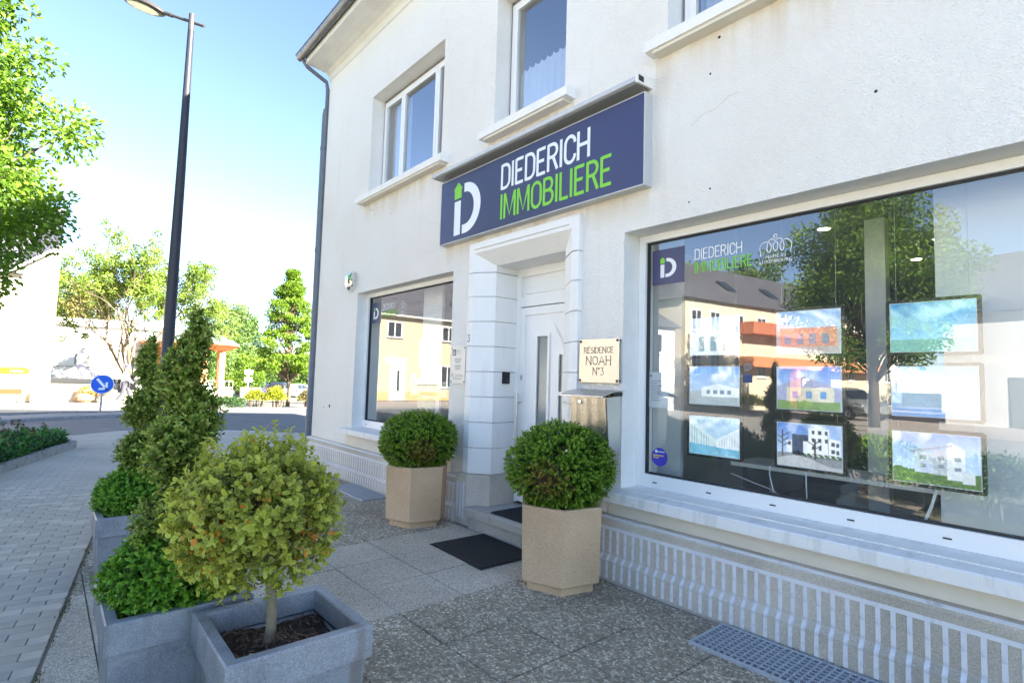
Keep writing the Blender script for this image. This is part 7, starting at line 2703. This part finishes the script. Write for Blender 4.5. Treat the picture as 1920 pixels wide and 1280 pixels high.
make_tree('large street tree across the road, reflected in the large window', (-7.6, -19.5, -0.04), (0, 0, 6.4), (3.5, 3.3, 3.9), 120, 0.95, 0.16, 480, 'leaf_street', 0.22, 'bark_dark', 61, tint0=0.5, min_r=0.3)
bk_ = 'trees behind the houses across the road'
for i, (x, y, h, r_, lab) in enumerate(((-24, -44, 14.5, 3.6, 'tall green tree behind the apartment roof, left'), (-28, -36, 13.5, 3.4, 'green tree behind the apartment roof, nearest the white house'), (-20, -54, 15, 3.8, 'tall green tree behind the far end of the apartment roof'),
                                   (-31, -27, 11.5, 3.2, 'green tree behind the white house'), (4, -40, 12.5, 3.4, 'dark conifer-like tree behind the gabled house'))):
    make_tree(lab + ', seen in the window reflection', (x, y, -0.05), (0, 0, h * 0.58), (r_, r_, h * 0.42), 50, 1.3, 0.34, 130, 'leaf_far' if i < 4 else 'leaf_conifer', 0.25, seed=70 + i, group=bk_)
make_car('white hatchback across the road, reflected in the large window', 'car_white', (-21.5, -28.5, -0.04), R(20), 'hatch', 'cars across the road')
make_car('grey sports utility car parked across the road, reflected in the large window', 'car_grey', (-10.6, -25.5, -0.04), R(35), 'suv', 'cars across the road')
make_car('dark red car before the garages across the road, reflected in the large window', 'car_red', (-15.0, -33.5, -0.04), R(80), 'hatch', 'cars across the road')
zs_ = thing('speed_zone_sign', 'round speed limit 30 sign with blue plate on a post across the road', 'traffic sign', (-15.9, -25.2, -0.04))
mb = MB()
mb.tube([(0, 0, 0), (0, 0, 3.1)], 0.04, 8)
mb.build('post', 'post_grey', zs_)
mb = MB()
mb.lathe([(0.33, 0.045), (0.33, 0.06)], 28, (0, 0, 2.75), axis='y', mi=0)
mb.build('sign_rim', 'lamp_red', zs_)
mb = MB()
mb.lathe([(0.26, 0.061), (0.26, 0.066)], 28, (0, 0, 2.75), axis='y', mi=0)
fc = mb.build('sign_face', 'sign_white', zs_)
v, fcs = text_mesh('30', 0.36)
mb = MB()
mb.add([(0.20 - p[0], 0.069, 2.62 + p[1]) for p in v], fcs)
mb.build('sign_number', 'gasket', fc)
mb = MB()
mb.box(-0.3, 0.3, 0.045, 0.06, 1.80, 2.30)
mb.build('blue_plate', 'sign_blue', zs_)
hd_ = 'hedge shrubs across the pavement from the shop'
for i, (x, y, w, h, lab) in enumerate(((-6.6, -2.00, 0.7, 0.82, 'leftmost'), (-5.3, -2.10, 0.75, 0.90, 'second from left'), (-4.0, -1.90, 0.7, 0.77, 'third from left'), (-2.7, -2.00, 0.75, 0.86, 'fourth from left'), (-1.4, -2.00, 0.7, 0.73, 'fifth from left'), (-0.1, -2.10, 0.75, 0.82, 'sixth from left'), (1.2, -2.00, 0.7, 0.82, 'rightmost'))):
    bush('hedge_shrub', lab + ' of the low green shrubs reflected along the bottom of the large window', (x, y, -0.03), (w, 0.95, h), 900, 0.06, 'leaf_hedge' if i % 3 else 'leaf_box', 80 + i, stems=5, group=hd_)
bush('yellow_shrub', 'yellow flowering shrub before the apartment building, seen in the window reflection', (-17.0, -27.5, -0.04), (1.2, 1.6, 1.1), 420, 0.10, 'leaf_yellow', 95)
